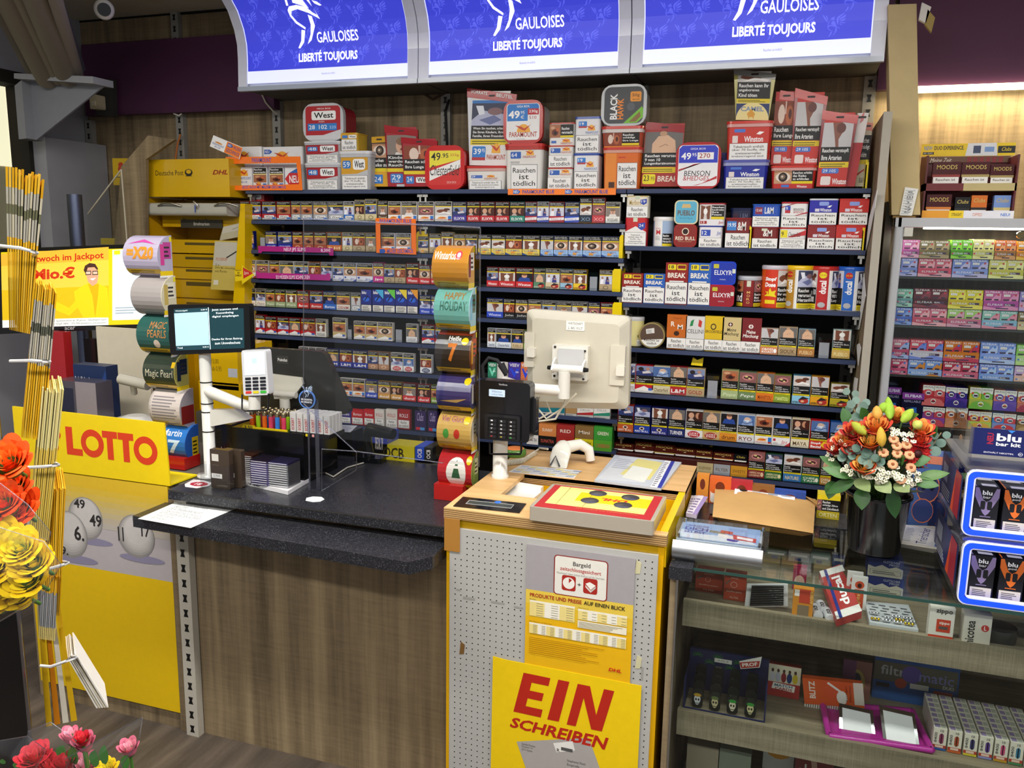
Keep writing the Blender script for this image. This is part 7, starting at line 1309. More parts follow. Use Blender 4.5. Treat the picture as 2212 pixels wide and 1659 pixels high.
def stem(b,p,col='4a6a34',r=.0025):b.tube([p,p.lerp(CB,.5)+Vector((0,0,-.01)),Vector((BX+(p.x-BX)*.2,BY+(p.y-BY)*.2,1.0))],r,5,col,'leaf')
OR=['f0a050','e06c34','cc4634'];RD=['dc603c','c43c38','aa2c32'];YO=['f0b45a','e89a3c','c8502c']
for i,(x,y,r,cl)in enumerate(((1893,925,.036,OR),(1935,900,.026,YO),(1880,958,.03,YO),(1867,1010,.031,YO),(1826,955,.03,OR),(1848,935,.034,RD),(1808,972,.03,RD),(1988,932,.032,OR),(1840,975,.027,RD),(1985,955,.028,RD))):
 p=bpos(x,y);ax=(p-CB).normalized()*.5+Vector((-.03,-.42,.7));b=MB('d05a34','petal');rose(b,p,ax,r*.95,cl,1.75,.38,5,i);stem(b,p);part('rose',b,bq)
for x,y,x2,y2,c in ((1923,905,1918,858,'8fb53a'),(1897,905,1893,877,'d8a04a'),(1948,912,1972,884,'9ab53c'),(1872,938,1840,912,'a4ac3a'),(1905,965,1902,922,'c8a03a'),(1975,925,1990,910,'b8c060'),(1905,890,1912,870,'8fb53a')):
 p0,p1=bpos(x,y,.175),bpos(x2,y2,.185);d=p1-p0;b=MB(c,'petal');b.tube([p0+d*f for f in (0,.12,.35,.6,.85,1)],[.003,.009,.0135,.0125,.008,.002],6);stem(b,p0);part('lily_bud',b,bq)
p=bpos(1980,980);ax=Vector((.25,-.9,.2)).normalized();u,v,a_=frame(ax);b=MB('c81f22','petal')
for L,(n,r,dz)in enumerate(((22,.042,0),(18,.033,.004),(14,.022,.007))):
 for k in range(n):
  th=2*math.pi*(k+.3*L)/n;d=u*math.cos(th)+v*math.sin(th);s_=a_.cross(d);pts=[p+a_*dz+d*(.006),p+a_*(dz+.003)+d*(r*.6)+s_*.0048,p+a_*dz+d*r,p+a_*(dz+.003)+d*(r*.6)-s_*.0048];b.face(pts,['c01c20','d02a26','a8181c'][L])
b.ball(p+a_*.006,.011,'3a1418','petal',8);stem(b,p);part('gerbera',b,bq)
for x,y in ((1930,950),(1937,964),(1958,962),(1908,979),(1938,981),(1964,984),(1928,1004),(1967,1011),(1815,940),(1803,951),(1822,934),(1945,1036)):
 p=bpos(x,y,.16);ax=(p-CB).normalized()+Vector((0,-.5,.3));u,v,a_=frame(ax);b=MB('d8a078','petal');b.loft([[p+(u*math.cos(t_)+v*math.sin(t_))*(r*(1+.06*math.cos(9*t_)))+a_*h for t_ in [2*math.pi*j/18 for j in range(18)]]for r,h in ((.005,-.006),(.012,-.002),(.0135,.003),(.011,.006),(.005,.0045))]);b.ball(p+a_*.003,.005,'9a5a34','petal',6);stem(b,p,r=.0015);part('button_flower',b,bq)
rw=random.Random(3)
for ci,(x,y,n,sp)in enumerate(((1810,962,16,16),(1826,1016,12,14),(1885,1022,18,20),(1922,1022,20,20),(1948,1030,14,16),(1976,1028,16,16),(1968,1044,12,14),(1937,934,12,13),(1966,945,12,15),(1800,985,10,14),(1905,1036,10,12))):
 b=MB('e8e4cc','petal')
 for k in range(n):
  p=bpos(x+rw.uniform(-sp,sp),y+rw.uniform(-sp*.7,sp*.7),.165+rw.uniform(-.006,.006));ax=(p-CB).normalized()+Vector((rw.uniform(-.4,.4),-.5,rw.uniform(0,.6)));u,v,a_=frame(ax)
  for q_ in range(5):
   th=2*math.pi*q_/5;d=u*math.cos(th)+v*math.sin(th);s_=a_.cross(d);b.face([p+a_*.001,p+d*.004+s_*.0026,p+d*.0062,p+d*.004-s_*.0026],'eae6d0')
  b.ball(p+a_*.001,.0018,'7a8a4a','petal',4);b.tube([p,p.lerp(bpos(x,y+12,.14),.8)],.0007,4,'5a7a3a','leaf')
 part('waxflower_sprig',b,bq)
for (x,y,x2,y2,n)in ((1860,925,1832,850,8),(2005,975,2033,935,7),(1890,990,1835,970,7),(1865,985,1900,1000,5),(1880,900,1850,855,5),(1830,1000,1822,965,4)):
 p0,p1=bpos(x,y,.16),bpos(x2,y2,.17);b=MB('7a9a8c','leaf');b.tube([p0,p1],.0015,5,'8a7a5a','leaf')
 for k in range(n):
  f=(k+.5)/n;c=p0.lerp(p1,f);th=k*2.1;d=Vector((math.cos(th),-.5,math.sin(th)));u,v,a_=frame(Vector((.4*math.sin(k*1.7),-1,.5)));c2=c+d*.014;r=.014-.004*f;b.add([c2+(u*math.cos(t_)+v*math.sin(t_))*r for t_ in [2*math.pi*j/12 for j in range(12)]],[tuple(range(12))],['56756a','4c685c','678578'][k % 3],'leaf')
 part('eucalyptus_sprig',b,bq)
for i,(x,y,x2,y2,w,c,dr)in enumerate(((1862,1055,1862,1098,.024,'2f5a24',.1),(1925,1058,1935,1115,.022,'2a5222',.1),(1845,1040,1785,1060,.02,'35622a',.1),(1840,1030,1775,1010,.018,'4a7a3a',.0),(1975,1040,2030,1045,.018,'3a6e2a',.1),(1985,1030,2052,1022,.016,'5a8a3a',.0),(1895,1040,1925,1062,.024,'8a9a6c',.1),(1935,1042,1965,1060,.024,'7f9060',.1),(1850,1035,1880,1058,.022,'7a8c5c',.1),(1815,1010,1770,985,.014,'55804a',.0),(1970,1000,2012,990,.018,'4a7448',0),(1800,1040,1790,1075,.02,'2f5a26',.1),(1835,920,1820,880,.018,'35602a',0),(1870,905,1860,880,.016,'3a662c',0),(1960,905,1985,895,.012,'5a8434',0),(2005,945,2025,920,.014,'47743a',0),(1945,1000,1955,985,.014,'3f6c30',0),(1905,1000,1900,985,.014,'47742f',0))):
 p0,p1=bpos(x,y,.15),bpos(x2,y2,.19);d=p1-p0;b=MB(c,'leaf');leaf(b,p0,d,(0,-.8,.6),d.length,w,c,dr);part('leaf',b,bq)
b=MB('2f4a22','leaf')
for k in range(70):
 th=rw.uniform(0,6.28);f=rw.uniform(.2,1);p=Vector((BX+.07*f*math.cos(th),BY+.07*f*math.sin(th),1.06+rw.uniform(0,.09)));leaf(b,p,(math.cos(th),math.sin(th),rw.uniform(.2,1.2)),(0,0,1),.06,.016,['2f4f22','3a5f2a','274420'][k % 3],.2,4)
part('foliage',b,bq)
# ================================================================ glass cabinet of vape boxes at right
KX0,KX1,KY=.325,1.5,3.3
t=thing('glass_cabinet','tall aluminium framed glass cabinet full of vape boxes at right','cabinet',(.9,3.45,0))
b=MB('b9bbc0','gloss');b.rbox((KX0,KY,0),(KX0+.03,KY+.05,1.84),.01,'z');part('corner_post',b,t)
b=MB('b9bbc0','gloss');b.box((KX0,KY,1.808),(KX1,KY+.38,1.84));part('top_frame',b,t)
b=MB('4a473f','matte');b.box((KX0-.025,KY+.1,0),(KX0-.001,3.68,1.9));a=b.front(KX0-.025,KX0-.001,KY+.0996,.9,1.85);part('side_wall',b,t)
b=MB('888','oak');b.box((KX0,3.66,.7),(KX1,3.68,1.808));part('back_wall',b,t)
KZ=[1.633,1.456,1.275,1.087]
for z in KZ:
 b=MB('9fb5ac','gloss');b.box((KX0+.032,KY+.03,z-.008),(KX1,3.655,z-.001),'3a403e','gloss');part('glass_shelf',b,t)
b=MB('fff','glass');b.box((KX0+.03,KY+.008,.7),(KX0+.56,KY+.012,1.806));part('glass_door',b,t)
b=MB('c8c4b8','metal');b.box((KX0+.032,KY+.002,1.775),(KX0+.06,KY+.02,1.806));part('door_clamp',b,t)
b=MB('8f7f5a','chrome');b.cyl((.72,KY-.005,1.785),(.72,KY+.01,1.785),.012);part('lock',b,t)
area('cabinet_light',(.8,3.36,1.80),.9,.04,4.5,(1,.96,.88));b=MB('fff8e8','lamp');b.box((KX0+.1,KY+.05,1.802),(1.4,KY+.07,1.807));part('strip_light',b,t)
def elf(l,px0,px1,pyt,pyb,z0,c1,c2,c3,name='ELFBAR',y=3.345,st=0,off=(1660,400),g='vape display boxes in the glass cabinet'):
 A,B=Xp(off[0]+px0/3.95,y,z0+.04),Xp(off[0]+px1/3.95,y,z0+.04)
 if A <KX0+.034:A=KX0+.034
 h=Zp(off[1]+pyt/3.95,A,y)-Zp(off[1]+pyb/3.95,A,y);z1=z0+h;zm=z0+h*.46;full=Xp(off[0]+px0/3.95,y,z0+.04);m_=(full+B)/2
 t=thing('vape_display_box',l,'display box',((A+B)/2,y+.05,z0),g)
 b=MB(c3,'gloss');b.box((A,y,z0),(B-.001,y+.12,zm));a=b.front(A,B-.001,y-.0004,z0,zm)
 a.poly([(0,0),(1,0),(1,.35),(.7,.55),(.4,.2),(0,.4)],c2)
 if st== 0:a.txt(name,.12,.5,.56,.72,'e8e4f0',0);a.rect(.6,.5,.9,.74,'4a3050');a.txt('ELFA',.62,.56,.78,.68,'fff',.02);a.circ(.07,.6,.1,'c84a5a' if z0 >1.4 else '3a7ad0');a.rect(.36,.14,.72,.26,'3a3050')
 else:a.ell(.5,.45,.42,.4,c2);a.circ(.5,.52,.26,'f0ece8');a.circ(.5,.52,.17,c1);a.rect(.4,.4,.6,.5,'2a2030')
 part('tray',b,t)
 for x0,x1,c in ((A,m_,c1),(m_,B-.001,c2 if st else c1)):
  if x1-x0 <.01:continue
  b=MB(c,'gloss');b.box((x0+.0006,y+.006,zm-.004),(x1-.0006,y+.11,z1));a=b.front(x0+.0006,x1-.0006,y+.0056,zm,z1);wv=(x1-x0)/(B-m_)
  if st== 0:a.poly([(.35,0),(1,.1),(1,.75),(.7,.6)],c2);a.txt(name,.08,.76,.92,.92,'f4f0f8',.0);a.rect(.12,.44,.5,.66,'f0ecec');a.txt('2 x 2',.18,.48,.44,.62,'9a4a5a');a.circ(.82,.6,.1,'c83a4a' if z0 >1.4 else '3a7ad8');a.rect(.1,.06,.46,.2,'3a2c40');a.rect(.6,.06,.86,.2,'3a2c40')
  else:a.rect(0,.5,1,1,'ece8e4');a.txt(name,.08,.74,.92,.92,'4a3a50',.01);a.ell(.5,.34,.36,.3,c2);a.ell(.52,.3,.24,.2,'e8e4f0');a.rect(.36,.2,.7,.36,'3a2434');a.ell(.25,.5,.1,.1,'d83a3a')
  part('pack',b,t)
N=lambda*r:[elf(*x)for x in r]
e=lambda i,s_,r,w:'%s vape display box, %s from left, %s layer, cabinet shelf %s' %(w,ORD[i],s_,r)
K1=KZ[0];dz=.075
def stack(row,z0,lower,upper,off=(1660,400),st=0,nm='ELFBAR'):
 zt=z0
 for i,(x0,x1,yt,yb_,c1,c2,c3,w)in enumerate(lower):
  elf(e(i,'lower',row,w),x0,x1,yt,yb_,z0+.0005,c1,c2,c3,nm,st=st,off=off);A=Xp(off[0]+x0/3.95,3.345,z0+.04);zt=max(zt,z0+Zp(off[1]+yt/3.95,A,3.345)-Zp(off[1]+yb_/3.95,A,3.345))
 for i,(x0,x1,yt,yb_,c1,c2,c3,w)in enumerate(upper):elf(e(i,'upper',row,w),x0,x1,yt,yb_,zt+.001,c1,c2,c3,nm if w[-1]!= '.' else '',st=st,off=off)
stack('one',KZ[0],[(990,1276,628,780,'8a94d8','b8b4e4','7a8ad0','lavender blue'),(1280,1568,632,785,'d0647c','e8a4b4','d0506c','rose red'),(1572,1880,638,795,'7a8cd4','c0b8e4','8a9ce0','sky blue'),(1884,2185,640,800,'d8d070','ece8a4','c8c050','pale yellow'),(2190,2480,645,805,'d8d070','e8c0a0','c8b050','straw yellow')],
      [(1000,1293,470,622,'c870a4','e4a8c4','b45a9c','pink'),(1292,1550,475,625,'8a7a58','b09a78','84744c','brown'),(1563,1748,470,630,'7ac03a','9ad84a','5aa028','bright green'),(1750,1932,465,635,'d8d090','e8e0a0','d0c878','cream yellow'),(1936,2118,470,635,'d87a3c','e0a06a','a8743c','orange'),(2122,2400,475,635,'e8a02c','f0c04a','d88a1c','amber')])
stack('two',KZ[1],[(940,1230,1050,1195,'5a7ad0','8aa4e4','4a6ac8','blue'),(1232,1526,1055,1205,'d8708c','ecacb8','c8506c','coral pink'),(1528,1822,1060,1215,'a4cc6c','d8a0b8','c86c8c','green and pink'),(1826,2128,1070,1222,'8ac0b8','e090a8','8ab8d8','aqua'),(2132,2430,1080,1230,'8a7448','d8c89c','c8b890','beige')],
      [(945,1236,895,1045,'7ab8a4','a8d4c4','6a9aa0','teal'),(1240,1536,895,1055,'6a2434','8a3a4a','4a1a24','dark maroon'),(1538,1836,905,1065,'e0d028','f0e060','d0b820','bright yellow'),(1840,2142,915,1080,'c8609c','e090bc','b04aa0','magenta'),(2146,2440,920,1085,'9a8ad0','c0a8e0','d8a0c0','lilac')])
stack('three',KZ[2]-.012,[(900,1190,1475,1625,'c84a6c','e890a8','d05a80','raspberry'),(1192,1484,1480,1635,'7a9ae0','d88a3c','9ab4e8','blue and orange'),(1488,1796,1500,1655,'b83a50','e8a0b0','d8708c','red'),(1800,2096,1510,1660,'7a90e0','b0c8f0','8aa8e8','cornflower blue'),(2100,2400,1520,1670,'c8a8d8','f0c0b8','e8b8a8','pale lilac')],
      [(910,1204,1315,1475,'d87a94','a8b8e8','c85a7c','pink and blue'),(1206,1494,1320,1485,'d85a6c','7a8ce0','d0c8d8','red and blue'),(1498,1804,1330,1500,'d87a34','c83a54','d8802c','orange and red'),(1808,2112,1335,1510,'7a94e0','b8c8f4','8ca4ec','periwinkle'),(2116,2420,1340,1510,'8ac85a','c0e090','b8d890','light green')])
stack('four',KZ[3],[(1315,1508,465,622,'8a4a94','c84a5a','8a4aa0','purple'),(1510,1702,470,642,'c8703c','d8906a','d08a6a','peach'),(1706,1908,490,640,'b83a5a','e8b04a','c0d060','red and lime'),(1912,2116,500,650,'3a8ad0','d83a44','8a94d0','red and blue'),(2120,2330,510,655,'6a4a34','c8a070','a8804a','brown')],
      [(1315,1510,290,460,'c83a44','d86a6c','b83a44','red'),(1512,1702,300,465,'7a4aa8','3a2a84','5a3aa0','violet'),(1716,1918,312,490,'d8c84a','7ab84a','b8c04a','lime and orange'),(1924,2122,330,500,'e07a5c','5a3aa8','6a4ab0','purple and orange'),(2126,2330,335,505,'d88a4c','a82a4a','c86a5c','terracotta')],(1660,760),1,'HELFLIQ')
for i,(x0,x1,yt)in enumerate(((965,1124,310),(1128,1312,345))):
 A,B=max(Xp(1660+x0/3.95,3.345,1.12),KX0+.034),Xp(1660+x1/3.95,3.345,1.12);z1=Zp(760+yt/3.95,A,3.345);b=MB('1c1a34','gloss');b.box((A,3.345+(1-i)*.03,KZ[3]),(B,3.4+(1-i)*.03,z1));a=b.front(A,B,3.3446+(1-i)*.03,KZ[3],z1);D(a,[('r',0,.8,1,1,'8a3a9c'),('t','ELFBAR',.12,.86,.9,.95,'f0e8ff',.02),('t','REFILLABLE',.1,.7,.86,.77,'a8a0c8',.01),('e',.45,.35,.3,.2,'2a4a9c'),('r',.2,.1,.4,.55,'1a2440'),('r',.5,.1,.7,.55,'2a6ac8'),('b',.1,.02,.8,.1,2,'6a6a90')]);one('vape_display_box',b,'dark purple refillable vape box, %s of two behind the lily buds' %['left','right'][i],'display box')
# things on the cabinet
zc=1.8402
t=thing('cigarillo_display','dark red two-tier cigarillo display with yellow header on the cabinet','display stand',(.52,3.45,zc));x0,x1=W(1993,440,y=3.36).x,W(2192,440,y=3.36).x
z=lambda py,y=3.36:Zp(py,.5,y)
b=MB('5a1a20','print');b.box((x0,3.36,zc),(x1,3.5,zc+.008));b.box((x0,3.36,zc),(x0+.006,3.52,z(335)));b.box((x1-.006,3.36,zc),(x1,3.52,z(335)));b.box((x0,3.515,zc),(x1,3.52,z(330)));part('carcass',b,t)
b=MB('6a1e24','print');b.box((x0,3.36,z(412)),((x0+x1)*.5-.02,3.45,z(396)));b.box(((x0+x1)*.5-.02,3.36,z(412)),(x1,3.45,z(396)),'bfae78');part('upper_tray',b,t)
b=MB('e8a02c','print');b.box((x0,3.354,zc),(x1,3.36,z(455)));a=b.front(x0,x1,3.3536,zc,z(455));a.rect(.3,0,.46,1,'f0d020');a.rect(.46,0,1,1,'e8e8f0');a.txt('STRAIGHT',.33,.3,.44,.7,'3a3010',.01);a.txt('DIPPED',.56,.3,.66,.7,'d87a3c');a.txt('NEU!',.86,.3,.96,.7,'3a7ad0',.02);part('front_strip',b,t)
q=W(1998,325,y=3.5);b=MB('f0d018','print');b.box((x0-.004,3.505,z(337,3.5)),(x1+.012,3.51,z(310,3.5)));a=b.front(x0-.004,x1+.012,3.5045,z(337,3.5),z(310,3.5));a.txt('NEW',.03,.5,.12,.82,'8aa0c8',.02);a.txt('DUO EXPERIENCE.',.14,.5,.46,.82,'222',.02);a.rect(.02,.14,.14,.34,'16161a');a.txt('MY WAY.',.03,.18,.13,.3,'f0f0f0');a.poly([(.48,0),(.82,0),(.8,1),(.5,1)],'e4e8ee');a.rect(.56,.2,.64,.8,'3a4a6a');a.rect(.68,.3,.78,.7,'7aa0d8');a.rect(.82,.2,1,.75,'16161a');a.txt('Clubs',.86,.35,.96,.65,'e8d020',0,.3);part('header_card',b,t)
b=MB('6a4a34','print');b.box((x0+.002,3.507,z(352,3.5)),(x1,3.512,z(338,3.5)));a=b.front(x0,x1,3.5065,z(352,3.5),z(338,3.5));a.txt('Meine Zeit.',.1,.1,.35,.8,'f0e8dc',0,.3)
for i in range(6):a.rect(.52+i*.07,.0,.57+i*.07,.9,'8a2a30')
part('printed_backing',b,t)
for i,(px0,px1,pt,pb,c,c2,lt)in enumerate(((2014,2074,350,393,'4a1618','8a2a24','MOODS'),(2077,2137,350,393,'4a1618','a89458','MOODS'),(2139,2190,355,393,'4a1618','a89458','MOODS'),(2000,2054,420,456,'4a1618','d8802c','MOODS'),(2062,2095,426,456,'1a1a1c','1a1a1c','Clubs'),(2097,2131,422,456,'d8742c','1a1a1c','Clubs'),(2146,2182,422,456,'7a9ad8','d8c880','Clubs'))):
 zz=z(396)+.0005 if i <3 else zc+.009;A,B=Xp(px0,3.38,zz+.03),Xp(px1,3.38,zz+.03);z1=Zp(pt,A,3.38);b=MB(c,'gloss');b.box((A,3.38,zz),(B,3.41,z1));D(b.front(A,B,3.3796,zz,z1),[('r',0,.3,1,.42,c2),('t',lt,.14,.66,.88,.86,'c8b060',.01,.2 if lt[0]== 'C' else 0),('r',.04,0,.96,.3,'eceae6'),('t','Rauchen ist',.14,.12,.84,.24,'222',.01)])
 one('cigarillo_box',b,['dark red cigarillo box at left of the upper display tier','dark red cigarillo box in the middle of the upper display tier','dark red cigarillo box at right of the upper display tier','dark red cigarillo box at left of the lower display tier','black cigarillo box in the lower display tier','orange and black cigarillo box in the lower display tier','blue cigarillo box in the lower display tier'][i],'cigarillo box')
b=MB('c4b083','carton');q=[W(*p,y=3.32)for p in ((1918,10),(1980,8),(1988,464),(1926,464))];b.loft([q,[p+Vector((0,.1,0))for p in q]],None,None,False);one('cardboard_box',b,'tall narrow cardboard carton standing between rack and cabinet','carton')
b=MB('e8e8e4','paper');q=[W(*p,y=3.31)for p in ((1955,404),(1984,408),(1970,466),(1943,465))];b.loft([[p+Vector((0,.002,0))for p in q],q],None,None,False);a=Art(b,q[3]+Vector((0,-.0006,0)),q[2]-q[3],q[0]-q[3]);a.vtxt('NAMIBIA',.3,.1,.8,.9,'5a5a60');a.bars(.1,.05,.9,.95,10,'b8bcc0',.3);one('handwritten_note',b,'folded handwritten white note leaning on the cardboard carton','paper note')
b=MB('d8d4cc','paper');q=[W(*p,y=3.3)for p in ((1992,5),(2012,15),(2000,50),(1985,42))];b.loft([[p+Vector((0,.02,0))for p in q],q],None,None,False);q=[W(*p,y=3.3)for p in ((2004,20),(2020,38),(2012,70),(1998,52))];b.loft([[p+Vector((0,.02,0))for p in q],q],'a08a54','carton',False);one('torn_carton_flap',b,'torn white and brown flap on the upper edge of the tall carton','carton flap')
for i,pts in enumerate((((1897,410),(1880,470),(1868,560),(1878,520),(1892,450)),((1868,590),(1862,660),(1845,712),(1858,712),(1872,640)),((1852,745),(1856,790),(1862,752),(1858,742)),((1848,815),(1838,880),(1848,875),(1855,818)))):
 q=[W(*p,x=.2475)for p in pts];b=MB('e0e0dc','paper');b.prism([(p.y,p.z)for p in q],'x',.2435,.2458);one('paper_strip',b,'white paper strip taped on the wooden side panel, %s from top' % ORD[i],'paper')
# ================================================================ left side behind the counter
PY=3.35
t=thing('post_cabinet','yellow post cabinet with open shutter and black lettering behind the counter','cabinet',(-2.72,3.5,0))
x0,x1=-2.992,-2.525;b=MB('d8ac14','gloss');b.box((x0,PY,1.914),(x1,3.66,2.088));a=b.front(x0,x1,PY-.0004,1.914,2.088)
a.txt('Deutsche Post',*a.qr(336,368,396,379),'26221a');u0,v0,u1,v1=a.qr(399,365,416,380);a.ell((u0+u1)/2,(v0+v1)/2,(u1-u0)/2,(v1-v0)/2,'26221a');a.ell((u0+u1)/2,(v0+v1)/2+.02,(u1-u0)*.32,(v1-v0)*.3,'d8ac14');a.line([(u0+.01,v0),(u1-.01,v0)],.02,'26221a');a.txt('DHL',*a.qr(459,367,492,377),'9a2a1c',.03,.3);part('header',b,t)
b=MB('cfa010','gloss');b.box((x0-.03,PY,0),(x0-.005,3.66,1.91));b.box((x0-.005,3.62,0),(x1,3.66,1.91));part('body',b,t)
b=MB('e0b80c','gloss');q=[W(*p,y=PY)for p in ((519,440),(529,440),(528,700),(500,700))];b.loft([q,[p+Vector((0,.2,0))for p in q]],None,None,False);part('side_upright',b,t)
b=MB('b5b3a6','gloss');b.rbox((x0,PY-.03,1.825),(x1,PY+.1,1.885),.02,'x');part('shutter',b,t)
for px in (366,488):b=MB('a8a69c','metal');b.tube([W(px-24,445,y=PY-.03),W(px-14,439,y=PY-.05),W(px+8,440,y=PY-.05),W(px+26,446,y=PY-.03)],.005,8);part('handle',b,t)
b=MB('c8c8c8','metal');b.tube([W(418,435,y=PY-.035),W(427,443,y=PY-.045),W(424,450,y=PY-.04)],.004,6);b.box(W(420,443,y=PY-.04),W(423,459,y=PY-.036),'2a4ab4','gloss');part('key',b,t)
for i,(pa,pb,c,lab)in enumerate(((460,490,'c49a10','Deutsche Post'),(520,545,'d0a414',''),(552,575,'c49a10',''),(580,600,'d0a414',''),(604,640,'c49a10',''),(645,700,'c89c10',''))):
 p0,p1=W(350 if i else 380,pb,y=PY+.06+i*.01),W(518,pa,y=PY+.06+i*.01);b=MB(c,'gloss');b.box((x0+.02,p0.y,p0.z),(x1,3.6,p1.z));a=b.front(p0.x,x1,p0.y-.0004,p0.z,p1.z)
 if lab:a.txt(lab,.12,.25,.62,.6,'4a3a10')
 else:a.rect(.3,.6,.8,.8,'5a4c1c')
 part('drawer',b,t)
b=MB('3a372e','print');q=W(391,492,y=PY+.05);q2=W(479,475,y=PY+.05);b.box((q.x,PY+.05,q.z),(q2.x,PY+.058,q2.z));b.front(q.x,q2.x,PY+.0496,q.z,q2.z).txt('Briefmarken',.32,.3,.7,.72,'c8c4b8');part('label_strip',b,t)
for i,qp in enumerate((((482,490),(516,482),(515,512),(474,520)),((464,520),(513,520),(506,628),(455,625)))):
 q=[W(*p,y=PY+.03-i*.01)for p in qp];b=MB('c9b458' if i else 'b8b094','print');b.loft([[p+Vector((0,.002,0))for p in q],q],None,None,False);a=Art(b,q[3]+Vector((0,-.0005,0)),q[2]-q[3],q[0]-q[3]);a.rect(.02,.5,.95,.98,'c4bfae');a.line([(.55,.66),(.95,.8)],.03,'3a3834')
 if i:a.txt('PLUSBRIEF',.12,.6,.6,.66,'b8603a');a.lines(['5 x','DIN B6 Umschlag','mit Porto'],.12,.36,.95,.54,'55502c');a.rect(.1,.1,.3,.2,'ddd8c4')
 one('stamp_sleeve',b,['pale postal sleeve hanging at upper right of the yellow cabinet','clear sleeve with yellow envelope hanging in front of the yellow drawers'][i],'sleeve')
for i,(xa,xb,ya,yb_)in enumerate(((446,512,750,838),(432,520,830,885))):
 p0,p1=W(xa,yb_,y=2.95),W(xb,ya,y=2.95);b=MB('e8bc10','gloss');b.box((p0.x,2.95,p0.z),(p1.x,3.2,p1.z));a=b.front(p0.x,p1.x,2.9496,p0.z,p1.z);a.rect(.7,.3,.98,.5,'c8ccd8');a.rect(.04,.9,.96,.94,'b8920c');a.lines(['15,00','ab 0,95'],.2,.4,.5,.7,'8a7010');one('post_box',b,'%s yellow post tray standing behind the white pole' %['upper','lower'][i],'box')
b=MB('5a564c','matte');p0,p1=W(430,886,y=2.95),W(522,886,y=2.95);b.box((p0.x,2.93,0),(p1.x,3.22,p0.z-.001));one('side_stand',b,'grey stand under the two yellow post trays','stand')
b=MB('e8cc18','print');q=[W(*p,y=3.3)for p in ((507,582),(523,582),(523,573),(550,594),(523,615),(523,606),(509,608))];b.prism([(p.x,p.z)for p in q],'y',3.298,3.3);a=b.front(q[0].x,q[3].x,3.2976,q[5].z,q[2].z);a.poly([(.44,.12),(.94,.5),(.44,.88)],'c8302a');a.txt('Jps',.48,.38,.72,.62,'f4e8d8');a.lines(['QUALITÄT','DIE','SCHMECKT'],.03,.26,.36,.74,'6a3a10',.02,.3,False);one('arrow_sign',b,'yellow and red arrow sign at left end of the cigarette shelves','sign')
q=[W(*p,y=3.3)for p in ((265,360),(323,293),(380,302),(318,345),(318,530),(250,532))];b=MB('888','oak');b.prism([(p.x,p.z)for p in q],'y',3.29,3.31);t=thing('divider_screen','grey acrylic divider with painted wood reflection and clear slanted wing left of the yellow cabinet','divider',(-3.1,3.3,1.7));part('wood_reflection_panel',b,t)  # oak material paints the reflection of wood into the acrylic panel
b=MB('fff','acrylic');q=[W(*p,y=3.2)for p in ((190,462),(262,366),(275,530),(190,530))];b.prism([(p.x,p.z)for p in q],'y',3.198,3.202);b.tube([q[0],q[1]],.004,6,'b8b09a','gloss');b.tube([q[1],q[2]],.004,6,'b8b09a','gloss');part('clear_wing',b,t)
b=MB('d0aa10','print');q=[W(*p,y=3.5)for p in ((243,342),(282,342),(282,400),(246,400))];b.prism([(p.x,p.z)for p in q],'y',3.498,3.5);a=b.front(q[0].x,q[1].x,3.4976,q[3].z,q[0].z);a.ell(.45,.75,.14,.1,'b8341c');a.ell(.4,.6,.12,.09,'b8341c');a.rect(.1,.28,.9,.32,'4a3a14');one('wall_notice',b,'small yellow notice on the wall behind the grey divider','notice')
for i,(xa,xb,ya,yb_,c)in enumerate(((218,256,515,528,'c8b03a'),(257,275,400,526,'4a3a2c'))):p0,p1=W(xa,yb_,y=3.45),W(xb,ya,y=3.45);b=MB(c,'print');b.box((p0.x,3.45,p0.z),(p1.x,3.47,p1.z));one('brochure',b,['yellow label strip behind the glass screen','dark brochure behind the glass screen'][i],'brochure')
p0,p1=W(155,700,y=3.05),W(187,420,y=3.05);b=MB('636a80','metal');b.cyl(((p0.x+p1.x)/2,3.05,.9),((p0.x+p1.x)/2,3.05,p1.z),.032,n=24);one('steel_column',b,'blue-grey steel column behind the monitor','column')
# monitor
MY=2.72;t=thing('lottery_monitor','wide black monitor with yellow lottery picture behind the envelopes','monitor',W(200,860,y=MY))
q=[W(*p,y=MY)for p in ((-8,538),(297,527),(322,708),(-4,722))];b=MB('121214','gloss');b.loft([[p+Vector((0,.03,0))for p in q],q],None,None,False);a=Art(b,q[3]+Vector((0,-.0004,0)),q[2]-q[3],q[0]-q[3]);a.txt('acer',.46,.015,.53,.05,'b8b8bc',.02);part('housing',b,t)
q=[W(*p,y=MY-.001)for p in ((2,545),(293,536),(319,700),(6,708))];b=MB('f0d010','screen');b.loft([[p+Vector((0,.0005,0))for p in q],q],None,None,False);a=Art(b,q[3]+Vector((0,-.0006,0)),q[2]-q[3],q[0]-q[3],'screen')
a.rect(0,.82,.745,.98,'f0b83a');a.rect(0,.1,.745,.5,'e8c010');a.rect(0,.5,.745,.82,'f0d048');a.txt('Mittwoch im Jackpot',*a.qr(52,549,224,567),'c83018',.02);a.txt('Mio.€',*a.qr(72,578,162,603),'d03a18',.04)
a.rect(.77,.06,.99,.94,'e4eef4');a.rect(.77,.86,.99,.94,'d0dade');a.rect(.78,.88,.82,.93,'f0e020');a.bars(.79,.14,.96,.24,3,'a8b4bc');a.rect(0,0,.745,.1,'f0f4ee');a.lines(['GGL 2025, Spielteilnahme ab 18 Jahren. Glücksspiel kann','Hotline der BZgA: 0800 1 372 700 (kostenlos und anonym)'],.3,.015,.73,.085,'4a5450')
Pq=lambda pts,c:a.poly(a.q(pts),c)
